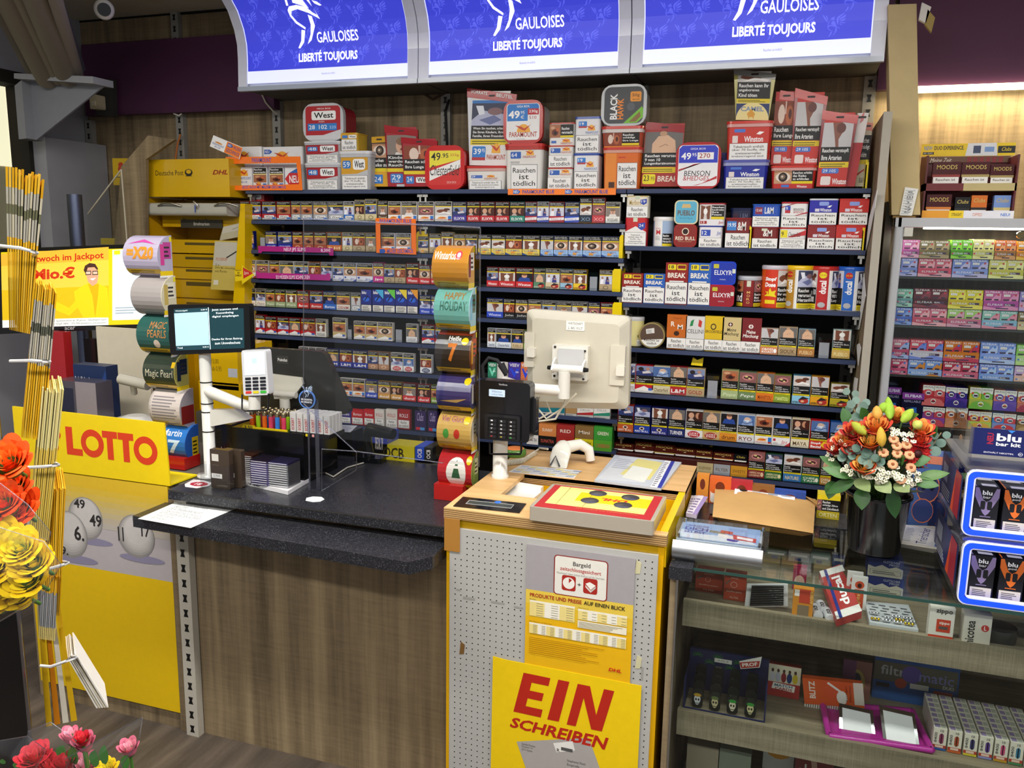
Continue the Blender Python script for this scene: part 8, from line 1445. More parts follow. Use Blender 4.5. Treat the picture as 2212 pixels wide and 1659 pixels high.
Pq([(122,652),(150,665),(163,650),(160,630),(178,618),(190,612),(212,612),(232,622),(238,686),(180,686),(168,665),(150,682),(120,670)],'f4d414');Pq([(190,612),(200,640),(206,686),(212,640),(214,612),(202,616)],'dcb408');Pq([(186,590),(190,608),(200,618),(210,612),(213,596),(210,580),(196,576),(187,580)],'e0a888');Pq([(181,584),(184,574),(194,568),(206,570),(212,580),(211,584),(204,577),(190,578),(186,592)],'4a3028')
for x in (185,200):u0,v0,u1,v1=a.qr(x,585,x+12,594);a.rect(u0,v0,u1,v1,'2a2220');a.rect(u0+.004,v0+.01,u1-.004,v1-.01,'e8c4ac')
Pq([(194,602),(208,600),(201,606)],'f4ece8');part('screen',b,t)
b=MB('1c1c1e','gloss');p=W(200,730,y=MY+.05);b.box((p.x-.03,MY+.03,CZ),(p.x+.03,MY+.06,p.z));part('stand',b,t)
def pbox(l,name,cat,xa,ya,xb,yb_,y,d,c,ops=(),mat='gloss',r=0,zb=None):
 p0,p1=W(xa,yb_,y=y),W(xb,ya,y=y);z0=p0.z if zb is None else zb;b=MB(c,mat)
 b.rbox((p0.x,y,z0),(p1.x,y+d,p1.z),r,'y')if r else b.box((p0.x,y,z0),(p1.x,y+d,p1.z));D(b.front(p0.x,p1.x,y-.0004,z0,p1.z),ops);return one(name,b,l,cat)
CB_=CZ+.0008
pbox('beige board standing behind the ticket tower','board','board',214,712,318,806,2.69,.012,'d2c9b4',[],'matte',0,CB_)
pbox('red stand with white bird emblem below the lottery monitor','counter_stand','stand',98,718,136,782,2.66,.04,'a82028',[('t','ston',.3,.1,.95,.35,'f0e8e8',.02)],'gloss',0,CB_)
pbox('navy brochure box reading Starke Kinder gehen keinen ins Netz','brochure_box','brochure box',163,792,228,862,2.5,.06,'1a2c52',[('t','Starke Kinder gehen',.04,.74,.56,.86,'e8ecf4',.02),('t','keinen ins Netz!',.06,.56,.52,.68,'e8ecf4',.02),('y',[(.6,0),(1,0),(1,.96),(.7,.7)],'24407a')],'print',0,CB_)
pbox('dark printed donation box with clear top behind the yellow sign','collection_box','box',124,828,206,892,2.42,.08,'4a4650',[('r',.5,0,1,1,'8a8288'),('r',.06,.5,.44,.9,'23263a'),('e',.25,.3,.14,.2,'8a3a2a'),('c',.8,.3,.16,'9a7a3a')],'gloss',0,CB_)
t=thing('ticket_terminal','grey lottery ticket terminal with rounded lid beside the ticket tower','terminal',W(280,900,y=2.55));p=W(285,880,y=2.5);b=MB('c9c9c4','gloss');b.loft([[(p.x+.13*math.cos(t_)*k,2.52+.1*math.sin(t_)*k,z)for t_ in [2*math.pi*j/28 for j in range(28)]]for k,z in ((1,CB_),(1,CZ+.05),(.9,CZ+.1),(.6,CZ+.135),(.3,CZ+.145))]);part('body',b,t)
b=MB('b5b1a4','gloss');b.cyl(W(260,818,y=2.5),W(320,832,y=2.5),.02,n=16);b.cyl(W(287,825,y=2.5),W(290,850,y=2.52),.012,n=12);part('arm',b,t)
# ticket towers
def tower(l,drums,base,yf,dep):
 t=thing('ticket_tower',l,'ticket dispenser',(Xp(drums[-1][0]+40,yf,CZ),yf+.03,CB_))
 pz=None
 for i,(xa,xm,pt,pb,c,cc,ops,cops)in enumerate(drums):
  A,B=Xp(xa,yf+.02,1.1),Xp(xm,yf,1.1);z1,z0=Zp(pt,A,yf),Zp(pb,A,yf);R=(z1-z0)/2;zc_=(z0+z1)/2;yc=yf+R
  prof=[(yc-R*math.sin(th),zc_-R*math.cos(th))for th in [math.pi*k/14 for k in range(15)]]+[(yf+dep,z1),(yf+dep,z0)]
  b=MB(c,'gloss');b.prism(prof,'x',A,B);a=Art(b,(A,yf,z0),(B-A,0,0),(0,0,z1-z0),'gloss')
  a.P=lambda u,v,a=a,A=A,B=B,yc=yc,zc_=zc_,R=R:Vector((A+(B-A)*u,yc-(R+.0006+a.k[0]*.0001)*math.sin(math.pi*v),zc_-(R+.0006+a.k[0]*.0001)*math.cos(math.pi*v)))
  a.slc=(1,16);D(a,list(ops)+[('r',0,.2,1,.3,'e0b820'),('b',.1,.21,.9,.29,2,'7a6010')]if ops else []);part('drum',b,t)
  b=MB(cc,'gloss');b.prism([(y,zc_+(z-zc_)*1.03)for y,z in prof],'x',B,B+.002);a=Art(b,(B+.0024,yf,z0),(0,dep,0),(0,0,z1-z0),'gloss');D(a,cops);part('side_cover',b,t)
 p0,p1=W(base[0],base[3],y=yf),W(base[2],base[1],y=yf);b=MB('b8221e','gloss');b.box((p0.x,yf-.01,CB_),(p1.x,yf+dep,p1.z));part('base',b,t)
cap=lambda c,c2:[('r',.4,.45,.9,.85,c2),('r',.2,.3,.45,.8,c),('b',.46,.5,.85,.8,3,'3a3a3a'),('r',.14,.04,.98,.16,'f0d020'),('r',.1,0,.98,.05,'f0f0f0'),('r',.84,.86,.98,.98,'e8d820')]
y1=W(380,1012,z=CZ).y
tower('left tower of six ticket drums beside the white display pole',[(295,358,508,598,'b4acc4','b8b4cc',[('t','=X20',.12,.46,.9,.66,'d89030',.05),('y',[(.1,.7),(.5,.8),(.9,.7),(.5,.74)],'c84aa0')],cap('d84a9a','c04a9a')),(306,362,596,682,'a39d9c','d8d2b4',[],cap('c8b060','e8e4cc')),(313,372,680,768,'2c5a54','3a6a60',[('t','MAGIC',.4,.62,.9,.74,'c8884a'),('t','PEARLS',.36,.48,.94,.6,'c8884a'),('e',.62,.38,.1,.07,'d8c8b8')],cap('c8a860','3a6a60')),(322,380,762,845,'2f3a30','b8b060',[('t','Magic Pearl',.08,.4,.96,.56,'c8c4a8',0,.1),('r',.9,.6,1,.7,'e0b820')],cap('24324a','1c2a44')),(330,388,840,925,'b4aca8','a09aa0',[('r',.06,.3,1,.8,'c9c0bc'),('b',.1,.35,.9,.75,8,'8a8488')],[('r',.1,.15,.98,.6,'7a2420')]),(352,395,920,1000,'2f74c4','2a5ab0',[('t','Martin',.0,.66,.8,.78,'e8f0f8',.01),('t','7',.3,.36,.8,.6,'c8e0f4',.03)],[('r',.5,.2,.95,.7,'d8b820'),('b',.55,.25,.9,.65,4,'3a3410'),('r',.1,.04,.98,.14,'f0d020')])],(362,990,402,1020),y1,.075)
y2=W(970,1080,z=CZ).y
tower('right tower of six ticket drums standing left of the post desk',[(938,1006,530,625,'c8872c','d8a048',[('t','Winterlos',.04,.62,.66,.76,'f4ecd8',.02),('c',.74,.7,.08,'d8485a'),('c',.74,.7,.045,'f0dcd8')]+[('r',.1+i*.22,.02,.12+i*.22,.2,'a8681c')for i in range(4)],cap('8a2a4a','e8e4dc')),(942,1010,620,718,'6fb0a4','a8d0dc',[('t','HAPPY',.28,.66,.86,.78,'a8783a',.01),('t','HOLIDAY',.18,.5,.94,.63,'2f6a5c',.01)],cap('7ac0e0','2a6a5a')),(944,1012,715,812,'2c2420','7a3a24',[('r',0,.8,1,.95,'7a2a1a'),('t','Heiße',.36,.7,.72,.78,'f4f0e8',.02),('t','7',.38,.4,.64,.66,'d87a2c',.04),('e',.84,.7,.1,.06,'f0d020')],cap('e8a030','c8401c')),(947,1014,810,893,'3a3468','4a4a7a',[('e',.88,.76,.1,.08,'f0d020'),('y',[(.1,.4),(.9,.46),(.6,.38)],'c8a060')],cap('e8e4d8','6a4a9a')),(948,1015,893,975,'d0a858','d8c088',[('c',.28,.5,.08,'4a9a3a'),('c',.6,.5,.08,'c8302a'),('t','Viel Glück',.1,.7,.8,.82,'a84a7a'),('e',.86,.74,.1,.08,'f0d020')],cap('e8e4d8','d8c8a0')),(950,1018,975,1060,'b8242a','7a8a4a',[('c',.55,.5,.26,'e4e0d8'),('y',[(.42,.42),(.68,.42),(.55,.72)],'2f5a3a'),('e',.9,.72,.08,.08,'f0d020')],cap('8aa04a','c8c8a0'))],(940,1050,1002,1082),y2,.06)
# customer display, pole, arms, payment terminal
PP=W(455,1028,z=CZ);py=PP.y;px_=lambda x,yv=py:Xp(x,yv,1.2)
t=thing('customer_display','customer display showing a till screen on white pole','customer display',(PP.x,py,CB_))
b=MB('d8d8d2','gloss');zt=Zp(765,PP.x,py);b.lathe([(.045,0),(.045,.006),(.02,.008),(.02,zt-CZ)],(PP.x,py,CB_),24);part('pole',b,t)
for yy_ in (826,872,890,932):b=MB('1c1c1c','matte');z=Zp(yy_,PP.x,py);b.lathe([(.0205,0),(.0215,.001),(.0215,.003),(.0205,.004)],(PP.x,py,z),24);part('ring',b,t)
q=[W(*p,y=py-.03)for p in ((362,658),(538,656),(542,760),(368,767))];b=MB('0e0e10','gloss');Q=rq(q,.05);b.loft([[p+Vector((0,.025,0))for p in Q],Q],None,None,False);part('housing',b,t)
q=[W(*p,y=py-.0306)for p in ((376,668),(526,666),(528,752),(381,757))];b=MB('16363e','screen');b.loft([[p+Vector((0,.0004,0))for p in q],q],None,None,False);a=Art(b,q[3]+Vector((0,-.0008,0)),q[2]-q[3],q[0]-q[3],'screen');a.rect(0,0,.52,1,'1c3c46');a.rect(0,.11,.5,.9,'a8d4e8');a.rect(.505,0,.515,1,'e0f0f4')
for s_,r in (('Wechselgeld',(.02,.93,.2,.97)),('0,00 €',(.4,.93,.49,.97)),('Total',(.02,.04,.1,.08)),('0,00 €',(.4,.04,.49,.08)),('Jetzt scannen und',(.56,.9,.93,.96)),('Kassenbeleg',(.62,.82,.87,.88)),('digital empfangen',(.56,.74,.94,.8)),('Danke für Ihren Beitrag',(.54,.2,.98,.26)),('zum Umweltschutz',(.58,.11,.95,.17))):a.txt(s_,*r,'e8f4f8',.01)
part('screen',b,t)
t=thing('payment_terminal','white card reader with lit screen on the arm of the pole','card terminal',W(552,890,y=py-.03));q=[W(*p,y=py-.05)for p in ((521,757),(574,756),(581,853),(526,855))];b=MB('d4d6da','gloss');Q=rq(q,.08);b.loft([[p+Vector((0,.03,0))for p in Q],Q],None,None,False);a=Art(b,q[3]+Vector((0,-.0006,0)),q[2]-q[3],q[0]-q[3],'gloss')
for r in range(5):
 for c_ in range(3):u,v=.1+c_*.29,.345-r*.075;a.rr(u,v,u+.23,v+.055,.015,'23262c' if r <4 else ['d83a34','e0d02c','3ab83a'][c_])
part('housing',b,t);b=MB('dcecfa','screen');a=Art(b,q[3]+Vector((0,-.0012,0)),q[2]-q[3],q[0]-q[3],'screen');a.rect(.1,.45,.9,.95,'dcecfa');a.rect(.4,.7,.6,.82,'b4c8dc');a.txt('TeleCash',.25,.5,.75,.56,'a8c0d8');part('screen',b,t)
b=MB('18181a','gloss');b.tube([W(x,y,y=py-.06)for x,y in ((523,852),(523,884),(530,888),(576,886),(580,880),(580,850))],.003,6);part('wire_guard',b,t)
b=MB('dcdbd4','gloss');zz=Zp(858,PP.x,py);b.tube([(PP.x,py,zz+.025),(PP.x+.03,py-.01,zz+.02),W(512,870,y=py-.02),W(545,880,y=py-.03)],[.017,.02,.019,.018],12);b.cyl(W(550,884,y=py-.03),W(550,856,y=py-.03),.02,n=16);part('arm',b,t)
b=MB('d4d3cc','gloss');q0,q1=W(465,890,y=py),W(505,888,y=py);b.prism([(PP.x,Zp(885,PP.x,py)),(W(510,883,y=py).x,W(510,883,y=py).z),(W(540,905,y=py).x,W(540,905,y=py).z),(PP.x,Zp(922,PP.x,py))],'y',py-.01,py+.02);b.cyl(W(500,892,y=py+.1),W(640,895,y=py+.1),.012,n=10);part('lower_arm',b,t)
# till monitor from behind
y3=2.62;t=thing('till_monitor','dark grey till monitor seen from behind on a white bracket','monitor',W(615,960,y=y3));q=[W(*p,y=y3)for p in ((548,750),(700,760),(757,895),(540,895))];b=MB('2c2d2a','gloss');Q=rq(q,.08);b.loft([[p+Vector((0,.03,0))for p in Q],Q],None,None,False);a=Art(b,W(598,785,y=y3-.0006),(.05,0,0),(0,0,.03));a.rect(0,0,1,1,'3a3b38');a.txt('Poindus',.1,.3,.9,.7,'d8d8d4',.02);part('housing',b,t)
b=MB('c8c6ba','gloss');q=[W(*p,y=y3-.02)for p in ((586,808),(650,816),(654,830),(630,862),(592,862),(588,822))];b.loft([[p+Vector((0,.012,0))for p in q],q],None,None,False);part('mounting_plate',b,t)
b=MB('d8d6cc','gloss');b.cyl(W(594,850,y=y3-.05),W(640,854,y=y3-.05),.012,n=14);p=W(615,862,y=y3-.05);b.cyl(p,(p.x,p.y,CZ),.019,n=18);part('post',b,t)
b=MB('d8388a','paper');q=[W(*p,y=2.68)for p in ((508,872),(560,866),(735,915),(720,935),(508,935))];b.prism([(p.x,p.z)for p in q],'y',2.68,2.684);one('pink_poster',b,'bright pink sheet standing behind the till monitor','paper sheet')
# things on the counter top
pbox('black till drawer box under the lighters','cash_box','cash box',505,938,655,1030,2.38,.22,'0f0f11',[],'gloss',0,CB_)
pbox('black receipt printer left of the lighters','receipt_printer','printer',466,918,502,960,2.5,.14,'161618',[('t','Bixolon',.3,.3,.6,.42,'9a9a9c')],'gloss',.01,CB_)
TZ=W(580,938,y=2.38).z+.001;TY=2.39;p0,p1=W(524,945,y=TY),W(622,952,y=TY)
t=thing('lighter_tray','yellow tray holding coloured lighters on the black till box','tray',((p0.x+p1.x)/2,TY+.04,TZ));b=MB('f0d410','print');b.box((p0.x,TY,TZ),(p1.x,TY+.1,TZ+.006));b.box((p0.x,TY-.002,TZ),(p1.x,TY,TZ+.018));a=b.front(p0.x,p1.x,TY-.0025,TZ,TZ+.018);a.rect(.03,.2,.3,1.3,'f0d410');a.txt('3,50',.06,.4,.24,1.1,'222',.03);a.poly([(.4,.2),(.5,.2),(.45,.8)],'c8502c');part('tray',b,t)
lc=['f0641c','a8e020','f0701c','e84a6a','3a8ae8','e8486a'];xw=(p1.x-p0.x-.03)/6;px0=p0.x+.028
for j in range(4):
 for i in range(6):
  x,y=px0+i*xw+.004,TY+.014+j*.023;t=thing('lighter','%s lighter, %s from left in %s row of the yellow tray' %(['orange','lime green','tangerine','pink','blue','rose'][(i+j*2)% 6],ORD[i],['front','second','third','back'][j]),'lighter',(x,y,TZ+.0065),'coloured lighters in the yellow tray')
  b=MB(lc[(i+j*2)% 6],'gloss');b.lathe([(.0078,0),(.0082,.002),(.008,.05)],(x,y,TZ+.0065),12);part('body',b,t);b=MB('a89878','chrome');b.lathe([(.0082,.05),(.0082,.062),(.006,.066)],(x,y,TZ+.0065),12);part('metal_cap',b,t)
p0,p1=W(625,950,y=TY),W(712,955,y=TY);b=MB('17171a','print');b.box((p0.x,TY,TZ),(p1.x,TY+.1,TZ+.014));a=b.front(p0.x,p1.x,TY-.0004,TZ,TZ+.014)
for i in range(4):a.circ(.12+i*.16,.5,.36,'e8d020' if i % 2== 0 else 'e8a0a0')
one('lighter_tray',b,'black tray with warning signs holding white lighters','tray')
xw=(p1.x-p0.x)/6
for j in range(4):
 for i in range(6):
  x,y=p0.x+i*xw,TY+.004+j*.022;b=MB('dddbd8','gloss');b.rbox((x+.001,y,TZ+.0145),(x+xw-.002,y+.02,TZ+.078),.003,'z');b.front(x+.001,x+xw-.002,y-.0003,TZ+.0145,TZ+.078).vtxt('ECKERT',.3,.1,.75,.75,'b8343c',.02);one('lighter',b,'white lighter with red upright letters, %s from left, %s row' %(ORD[i],['front','second','third','back'][j]),'lighter','white lighters in the black tray')
q=[W(*p,z=CZ+.012)for p in ((505,1035),(560,1018),(672,1032),(622,1062))];b=MB('e4e4e8','gloss');b.prism([(p.x,p.y)for p in q],'z',CB_,CZ+.014);a=Art(b,(q[0].x,q[0].y-.0008,CZ+.001),(q[3].x-q[0].x,q[3].y-q[0].y,0),(0,0,.013));a.txt('3,95€',.18,.2,.5,.9,'222');one('display_tray',b,'white tray with handwritten price carrying the metal case stacks','tray')
for k,(xa,xb,ya,yb_,c,c2,y)in enumerate(((516,545,985,1030,'b9b9bd','b0705a',.05),(560,590,990,1030,'3a3a40','4a4a50',.075),(540,578,996,1048,'8a80b8','5a4a6a',.02),(578,622,1000,1052,'b4b6ba','6a64a0',.0))):
 yq_=W((xa+xb)/2,yb_,z=CZ+.015).y;A,B=Xp(xa,yq_,CZ+.05),Xp(xb,yq_,CZ+.05);z1=Zp(ya-4,A,yq_);n=11;h=(z1-CZ-.016)/n
 for i in range(n):z=CZ+.0155+i*h;b=MB(c,'metal');b.rbox((A,yq_,z),(B,yq_+.075,z+h*.92),.003,'z',c2 if i== n-1 else c);b.box((A+.004,yq_-.0003,z+h*.3),(B-.004,yq_,z+h*.5),'f0f0f4' if k != 1 else '55555a','gloss');one('cigarette_case',b,'%s metal case, %s from the bottom of its stack on the white tray' %(['silver','black','violet','grey'][k],ORD[i]),'cigarette case','stacked metal cases on the white tray')
t=thing('case_holder','clear holder with dark brown metal cases beside the white pole','holder',W(480,1050,z=CZ));p0,p1=W(433,1050,y=2.21),W(490,1008,y=2.21);b=MB('fff','acrylic');b.box((p0.x,2.21,CB_),(p1.x,2.213,p1.z));b.box((p0.x,2.21,CB_),(p0.x+.003,2.3,p1.z));b.box((p1.x-.003,2.21,CB_),(p1.x,2.3,p1.z));part('front_pane',b,t)
for i in range(2):
 p0,p1=W(456+i*28,1042,y=2.235+i*.03),W(494+i*26,974,y=2.235+i*.03);b=MB('463a30','gloss');b.rbox((p0.x,2.235+i*.03,CB_),(p1.x,2.255+i*.03,p1.z),.004,'y');a=b.front(p0.x,p1.x,2.2346+i*.03,CB_,p1.z);a.rect(.1,.7,.45,.88,'d8d4cc');a.rect(.05,.26,.6,.38,'f0eee8');a.txt('5,95€',.15,.29,.5,.36,'444');one('cigarette_case',b,'dark brown metal case, %s in the clear holder' %['front','rear'][i],'cigarette case')
t=thing('round_sign_stand','clear stand with round dark sign and winged helmet emblem','sign stand',W(680,1050,z=CZ));y=W(680,1058,z=CZ).y;p=W(665,862,y=y);b=MB('fff','acrylic_edge');x0,x1=W(666,1000,y=y).x,W(690,1000,y=y).x;b.box((x0,y,CB_),(x0+.005,y+.004,p.z));b.box((x1-.014,y,CB_),(x1,y+.004,p.z));b.box((x0,y,CB_),(x1,y+.06,CZ+.004));part('stand',b,t)
b=MB('5a8ad8','gloss');r=.031;b.cyl((p.x,y-.002,p.z),(p.x,y-.006,p.z),r,n=32);a=b.front(p.x-r,p.x+r,y-.0063,p.z-r,p.z+r);a.circ(.5,.5,.43,'1a1c2c',28);a.txt('EINZIGARTIG.',.16,.44,.84,.54,'f4f4f8',.03);a.txt('ANDERSARTIG.',.14,.3,.82,.4,'f4f4f8',.03);helmet(a,.2,.6,.66,.66,'c8dcf8');part('sign',b,t)
t=thing('acrylic_shield','large clear acrylic shield standing on the counter before the cigarette shelves','shield',W(850,1040,z=CZ));y=2.3;q=[W(*p,y=y)for p in ((655,472),(1037,492),(1034,1009),(770,978),(678,894),(655,872))];b=MB('fff','acrylic');b.prism([(p.x,p.z)for p in q],'y',y,y+.004);part('pane',b,t)
for i,(i0,i1)in enumerate(((0,1),(1,2),(0,5),(5,4),(4,3))):b=MB('fff','acrylic_edge');b.tube([q[i0]+Vector((0,.002,0)),q[i1]+Vector((0,.002,0))],.0025,4);part('edge',b,t)
for pts in (((668,890),(668,1058)),((770,975),(957,1000)),((695,970),(695,1060)),((695,970),(770,975)),((770,978),(770,1015)),((695,1060),(770,1015))):b=MB('fff','acrylic_edge');b.tube([W(*p,y=y-.02)for p in pts],.002,4);part('edge',b,t)
t=thing('barcode_scanner','black hand scanner standing in its holder on the counter','scanner',W(800,1005,z=CZ));p=W(790,1000,z=CZ);b=MB('101214','gloss');b.rbox((p.x-.05,p.y,CB_),(p.x+.06,p.y+.06,CZ+.02),.01,'z');part('base',b,t);b=MB('16181a','gloss');b.tube([(p.x+.0,p.y+.03,CZ+.02),(p.x-.005,p.y+.03,CZ+.06),W(792,945,y=p.y+.02),W(800,928,y=p.y),W(850,938,y=p.y-.02)],[.02,.018,.02,.026,.02],12);part('gun',b,t)
b=MB('b8b4a8','matte');b.tube([W(x,y,z=CZ+.004)for x,y in ((640,1030),(690,1015),(720,1030),(750,1010),(785,1000))],.003,6);one('scanner_cord',b,'pale cord of the black scanner lying on the counter','cord')
b,a,f=sheet('instruction_sheet','white laminated notice lying on the left end of the lower ledge',((395,1079),(512,1098),(412,1141),(298,1121)),.853,'eef0f0',0);a.lines(['AUSWEISKONTROLLE BEI','ZIGARETTEN TABAKWAREN','UND LOTTO','DIE ALTERSERKENNUNG IST','OHNE AUSWEIS NICHT MÖGLICH','BITTE ZEIGEN SIE DEN AUSWEIS','DANKE FÜR IHR','VERSTÄNDNIS'],.12,.1,.88,.92,'8a9098');f()
b,a,f=sheet('age_sticker','red and white octagonal sticker with 18 on the counter',((418,1036),(440,1038),(459,1044),(452,1050),(425,1055),(400,1052),(399,1046)),CZ,'e8e4e8',0,'sticker',.001)
p=W(430,1045.5,z=CZ+.0015);a=Art(b,p-Vector((.042,.03,0)),(.084,0,0),(0,.06,0));a.ell(.5,.5,.4,.4,'b0243c',8);a.txt('18',.34,.3,.62,.68,'f0e8ec',.03);f()
b,a,f=sheet('white_sticker','torn white sticker left on the middle of the counter',((662,1076),(676,1073),(695,1074),(701,1079),(692,1084),(676,1085),(660,1082)),CZ,'e8ecec',0,'sticker',.001);f()
b,a,f=sheet('receipt','white paper slip lying on the low black box behind the shield',((727,918),(772,920),(757,934),(718,932)),CZ+.1,'e8ecf0',4);f();q=W(745,926,z=CZ+.1);b=MB('141416','gloss');b.box((q.x-.05,q.y-.03,CB_),(q.x+.05,q.y+.05,CZ+.0995));one('card_printer',b,'low black box under the white slip behind the shield','printer')
for i,(xa,ya,xb,yb_,c,l,tx)in enumerate(((802,938,836,978,'3a4ab0','blue box at the back edge of the counter behind the shield','SPECIAL TIP'),(805,966,895,992,'d8c82a','flat yellow box at the back edge of the counter behind the shield','OCB'),(897,966,916,994,'2a50c0','small blue upright paper booklet behind the shield','OCB'),(917,968,934,996,'2a2a2a','small black upright paper booklet behind the shield','OCB'))):pbox(l,'rolling_paper_box','box',xa,ya,xb,yb_,2.84,.1,c,[('T' if i >1 else 't',tx,.25,.2,.75,.85,'f0e8e0' if i != 1 else '3a3410',.02)])
b=MB('4a4640','matte');b.box((-1.5,2.8,.0),(-1.15,2.99,W(850,994,y=2.84).z-.001));one('back_ledge',b,'dark ledge behind the counter carrying the paper boxes','ledge')
# ================================================================ envelope rack and flowers in front
EY=1.15;t=thing('envelope_rack','tall black rack with white wire hoops at the left edge','rack',W(50,1600,y=EY));b=MB('101012','gloss');q=[W(*p,y=EY)for p in ((-60,560),(3,560),(26,830),(50,1080),(74,1300),(108,1659),(-60,1659))];b.prism([(p.x,p.z)for p in q],'y',EY-.036,EY-.032);part('panel',b,t)
b=MB('a8a8b0','chrome');b.tube([p+Vector((0,-.036,0))for p in q[1:6]],.004,8);part('edge_rail',b,t)
for pts in (((0,531),(45,536),(80,546),(60,560)),((22,780),(70,779),(107,781),(80,795)),((52,1010),(95,1008),(126,1004),(100,990)),((85,1235),(130,1222),(147,1216),(120,1210)),((88,1438),(110,1440),(165,1420),(145,1413))):
 b=MB('d8d8d8','gloss');b.tube([W(x,y,y=EY-.03+(.1 if k== 3 else 0))for k,(x,y)in enumerate(pts)],.003,8);part('wire_hoop',b,t)
rn=random.Random(5);G='e8b020'
def bundle(l,q,n,segs,y,dep=.16,g=''):
 P=[W(*p,y=y)for p in q]
 for i in range(n):
  f0,f1=i/n,(i+.72)/n;b=MB(G,'paper');tp=rn.uniform(-.004,.006)
  for v0,v1,c in segs:
   A0,A1=P[3].lerp(P[2],f0),P[3].lerp(P[2],f1);B0,B1=P[0].lerp(P[1],f0),P[0].lerp(P[1],f1);L=lambda a,b_,v:a.lerp(b_,v)+Vector((0,0,tp*v))
   r0,r1=[L(A0,B0,v0),L(A1,B1,v0)],[L(A0,B0,v1),L(A1,B1,v1)];bk=Vector((P[0].x,P[0].y,0)).normalized()*dep
   b.loft([[r0[0],r0[1],r0[1]+bk,r0[0]+bk],[r1[0],r1[1],r1[1]+bk,r1[0]+bk]],c[i % len(c)]if isinstance(c,list)else c,None,False)
  one('envelope',b,'%s, %s sheet from left' %(l,ORD[i]),'envelope',g or l)
Y4=[G,'f0c040','d8a018'];WG=['b8b4a8','a8a496','c8c0a8']
bundle('yellow envelope in topmost bundle of rack',[(12,362),(98,385),(66,722),(20,712)],12,[(0,.58,Y4),(.58,.72,WG),(.72,.78,'6a6a50'),(.78,.88,WG),(.88,1,Y4)],EY+.01)
bundle('yellow envelope in second bundle of rack',[(78,612),(124,632),(96,952),(46,945)],10,[(0,.5,Y4),(.5,.7,WG),(.7,.76,'5a5c50'),(.76,.9,WG),(.9,1,Y4)],EY)
bundle('pale yellow envelope in third bundle of rack',[(92,842),(140,848),(106,1168),(64,1165)],10,[(0,.62,['e0c460','d8b84a']),(.62,1,['e8dc9c','d8cc84'])],EY-.01)
bundle('golden envelope in fourth bundle of rack',[(104,1058),(144,1062),(130,1330),(100,1330)],9,[(0,1,Y4)],EY-.005)
bundle('yellow and grey envelope in fifth bundle of rack',[(92,1240),(126,1250),(120,1385),(84,1380)],9,[(0,.2,['e0cc80']),(.2,.75,['8a8c90','a8a8a8']),(.75,1,Y4)],EY-.01)
bundle('broad yellow envelope in lowest bundle of rack',[(88,1385),(140,1350),(172,1555),(100,1570)],4,[(0,1,['e8b81c','c87a14','d8d0c0','d8ac18'])],EY)
bundle('white padded envelope leaning at lowest hoop of rack',[(145,1420),(165,1418),(236,1528),(208,1530)],5,[(0,1,['ece8e0','d8d0bc'])],EY,.1)
def bunch(l,name,y,fl,film,base,lf=()):
 t=thing(name,l,'flower bouquet',W(*base,y=y))
 for i,(x,yy,r,cl,nm,ax)in enumerate(fl):
  p=W(x,yy,y=y+rn.uniform(-.02,.02));b=MB(cl[0],'petal');rose(b,p,ax,r,cl,1.5 if nm== 'rose' else 1.7,.45 if nm== 'rose' else .25,6 if nm== 'rose' else 4,i,False);b.tube([p,p+(Vector((-.02,.05,-.04))if r >.027 else Vector((-.01,.02,-.14)))],.003,6,'4a7a34','leaf');part(nm,b,t)
 for x,yy,x2,y2,w in lf:p0,p1=W(x,yy,y=y-.01),W(x2,y2,y=y-.01);b=MB('3f7a32','leaf');leaf(b,p0,p1-p0,(0,-1,.3),(p1-p0).length,w,'3f7a32',.1);part('leaf',b,t)
 for pts in film:
  q=[W(*p,y=y-.06)for p in pts];b=MB('fff','film');n=len(q);m_=sum(q,Vector())/n+Vector((0,-.03,0));b.add(q+[m_],[(i,(i+1)% n,n)for i in range(n)],None,None,True);b.tube(q,.0009,4,'ffffff','acrylic_edge');part('cellophane',b,t)
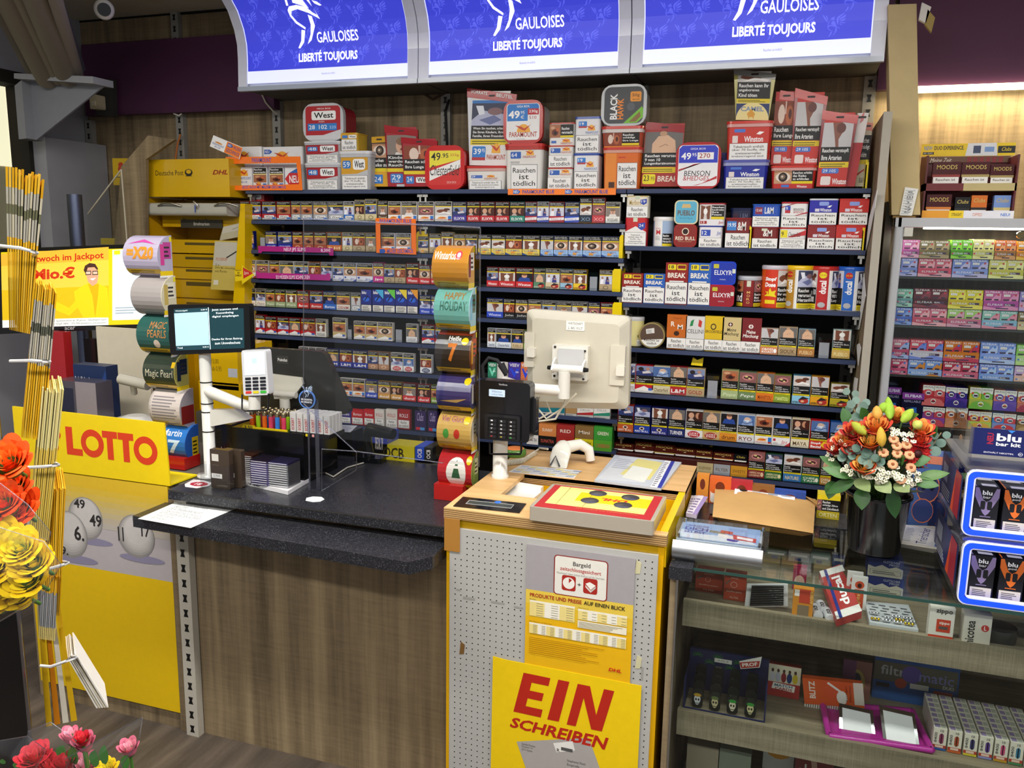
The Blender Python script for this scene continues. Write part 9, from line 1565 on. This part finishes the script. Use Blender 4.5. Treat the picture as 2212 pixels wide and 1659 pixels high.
OO=['ff8a30','ff6c1c','f85a18'];YY=['fff23c','ffe61e','fcd810'];up=(.3,-.6,.7)
bunch('bunch of orange roses in cellophane at the left edge','rose_bunch',.95,[(18,1000,.034,OO,'rose',up),(-8,1040,.034,OO,'rose',up),(28,1050,.03,OO,'rose',up),(8,1088,.032,OO,'rose',up),(36,1098,.032,OO,'rose',up),(14,1128,.03,OO,'rose',up)],[((-30,1020),(60,1090),(110,1150),(90,1230),(-30,1200))],(0,1300),((10,1120,0,1150,.015),))
bunch('bunch of yellow roses in cellophane at the left edge','rose_bunch',.9,[(8,1178,.034,YY,'rose',up),(-14,1220,.036,YY,'rose',up),(46,1186,.028,YY,'rose',up),(72,1216,.03,YY,'rose',up),(30,1226,.034,YY,'rose',up),(62,1252,.03,YY,'rose',up),(16,1268,.034,YY,'rose',up),(44,1284,.028,YY,'rose',up),(-6,1300,.03,YY,'rose',up)],[((-30,1130),(95,1170),(132,1220),(90,1290),(0,1342),(-30,1345))],(0,1420),((60,1262,92,1236,.008),(20,1240,40,1262,.006),(0,1280,34,1272,.006)))
PK=['f8b8c8','e88aa0','d8708c'];RR=['e84a54','d83040','c02434'];v=(.05,-.25,1)
bunch('pink and red carnations in clear cellophane at the lower left','carnation_bunch',1.0,[(153,1592,.018,PK,'carnation',v),(183,1608,.018,PK,'carnation',v),(280,1618,.017,PK,'carnation',v),(76,1640,.028,RR,'rose',v),(178,1598,.014,RR,'carnation',v),(185,1656,.022,PK,'carnation',v),(105,1660,.024,RR,'rose',v),(230,1664,.018,YY,'rose',v),(140,1652,.018,RR,'carnation',v)],[((60,1580),(110,1560),(165,1600),(140,1670),(40,1690)),((140,1640),(230,1590),(308,1550),(300,1600),(230,1700),(150,1700)),((0,1600),(60,1590),(100,1620),(60,1690),(-10,1690))],(150,1900),((130,1640,138,1606,.014),(160,1650,158,1608,.014),(205,1655,205,1615,.013),(225,1650,226,1604,.012),(268,1660,276,1626,.011),(35,1660,34,1645,.008),(8,1650,5,1638,.008)))
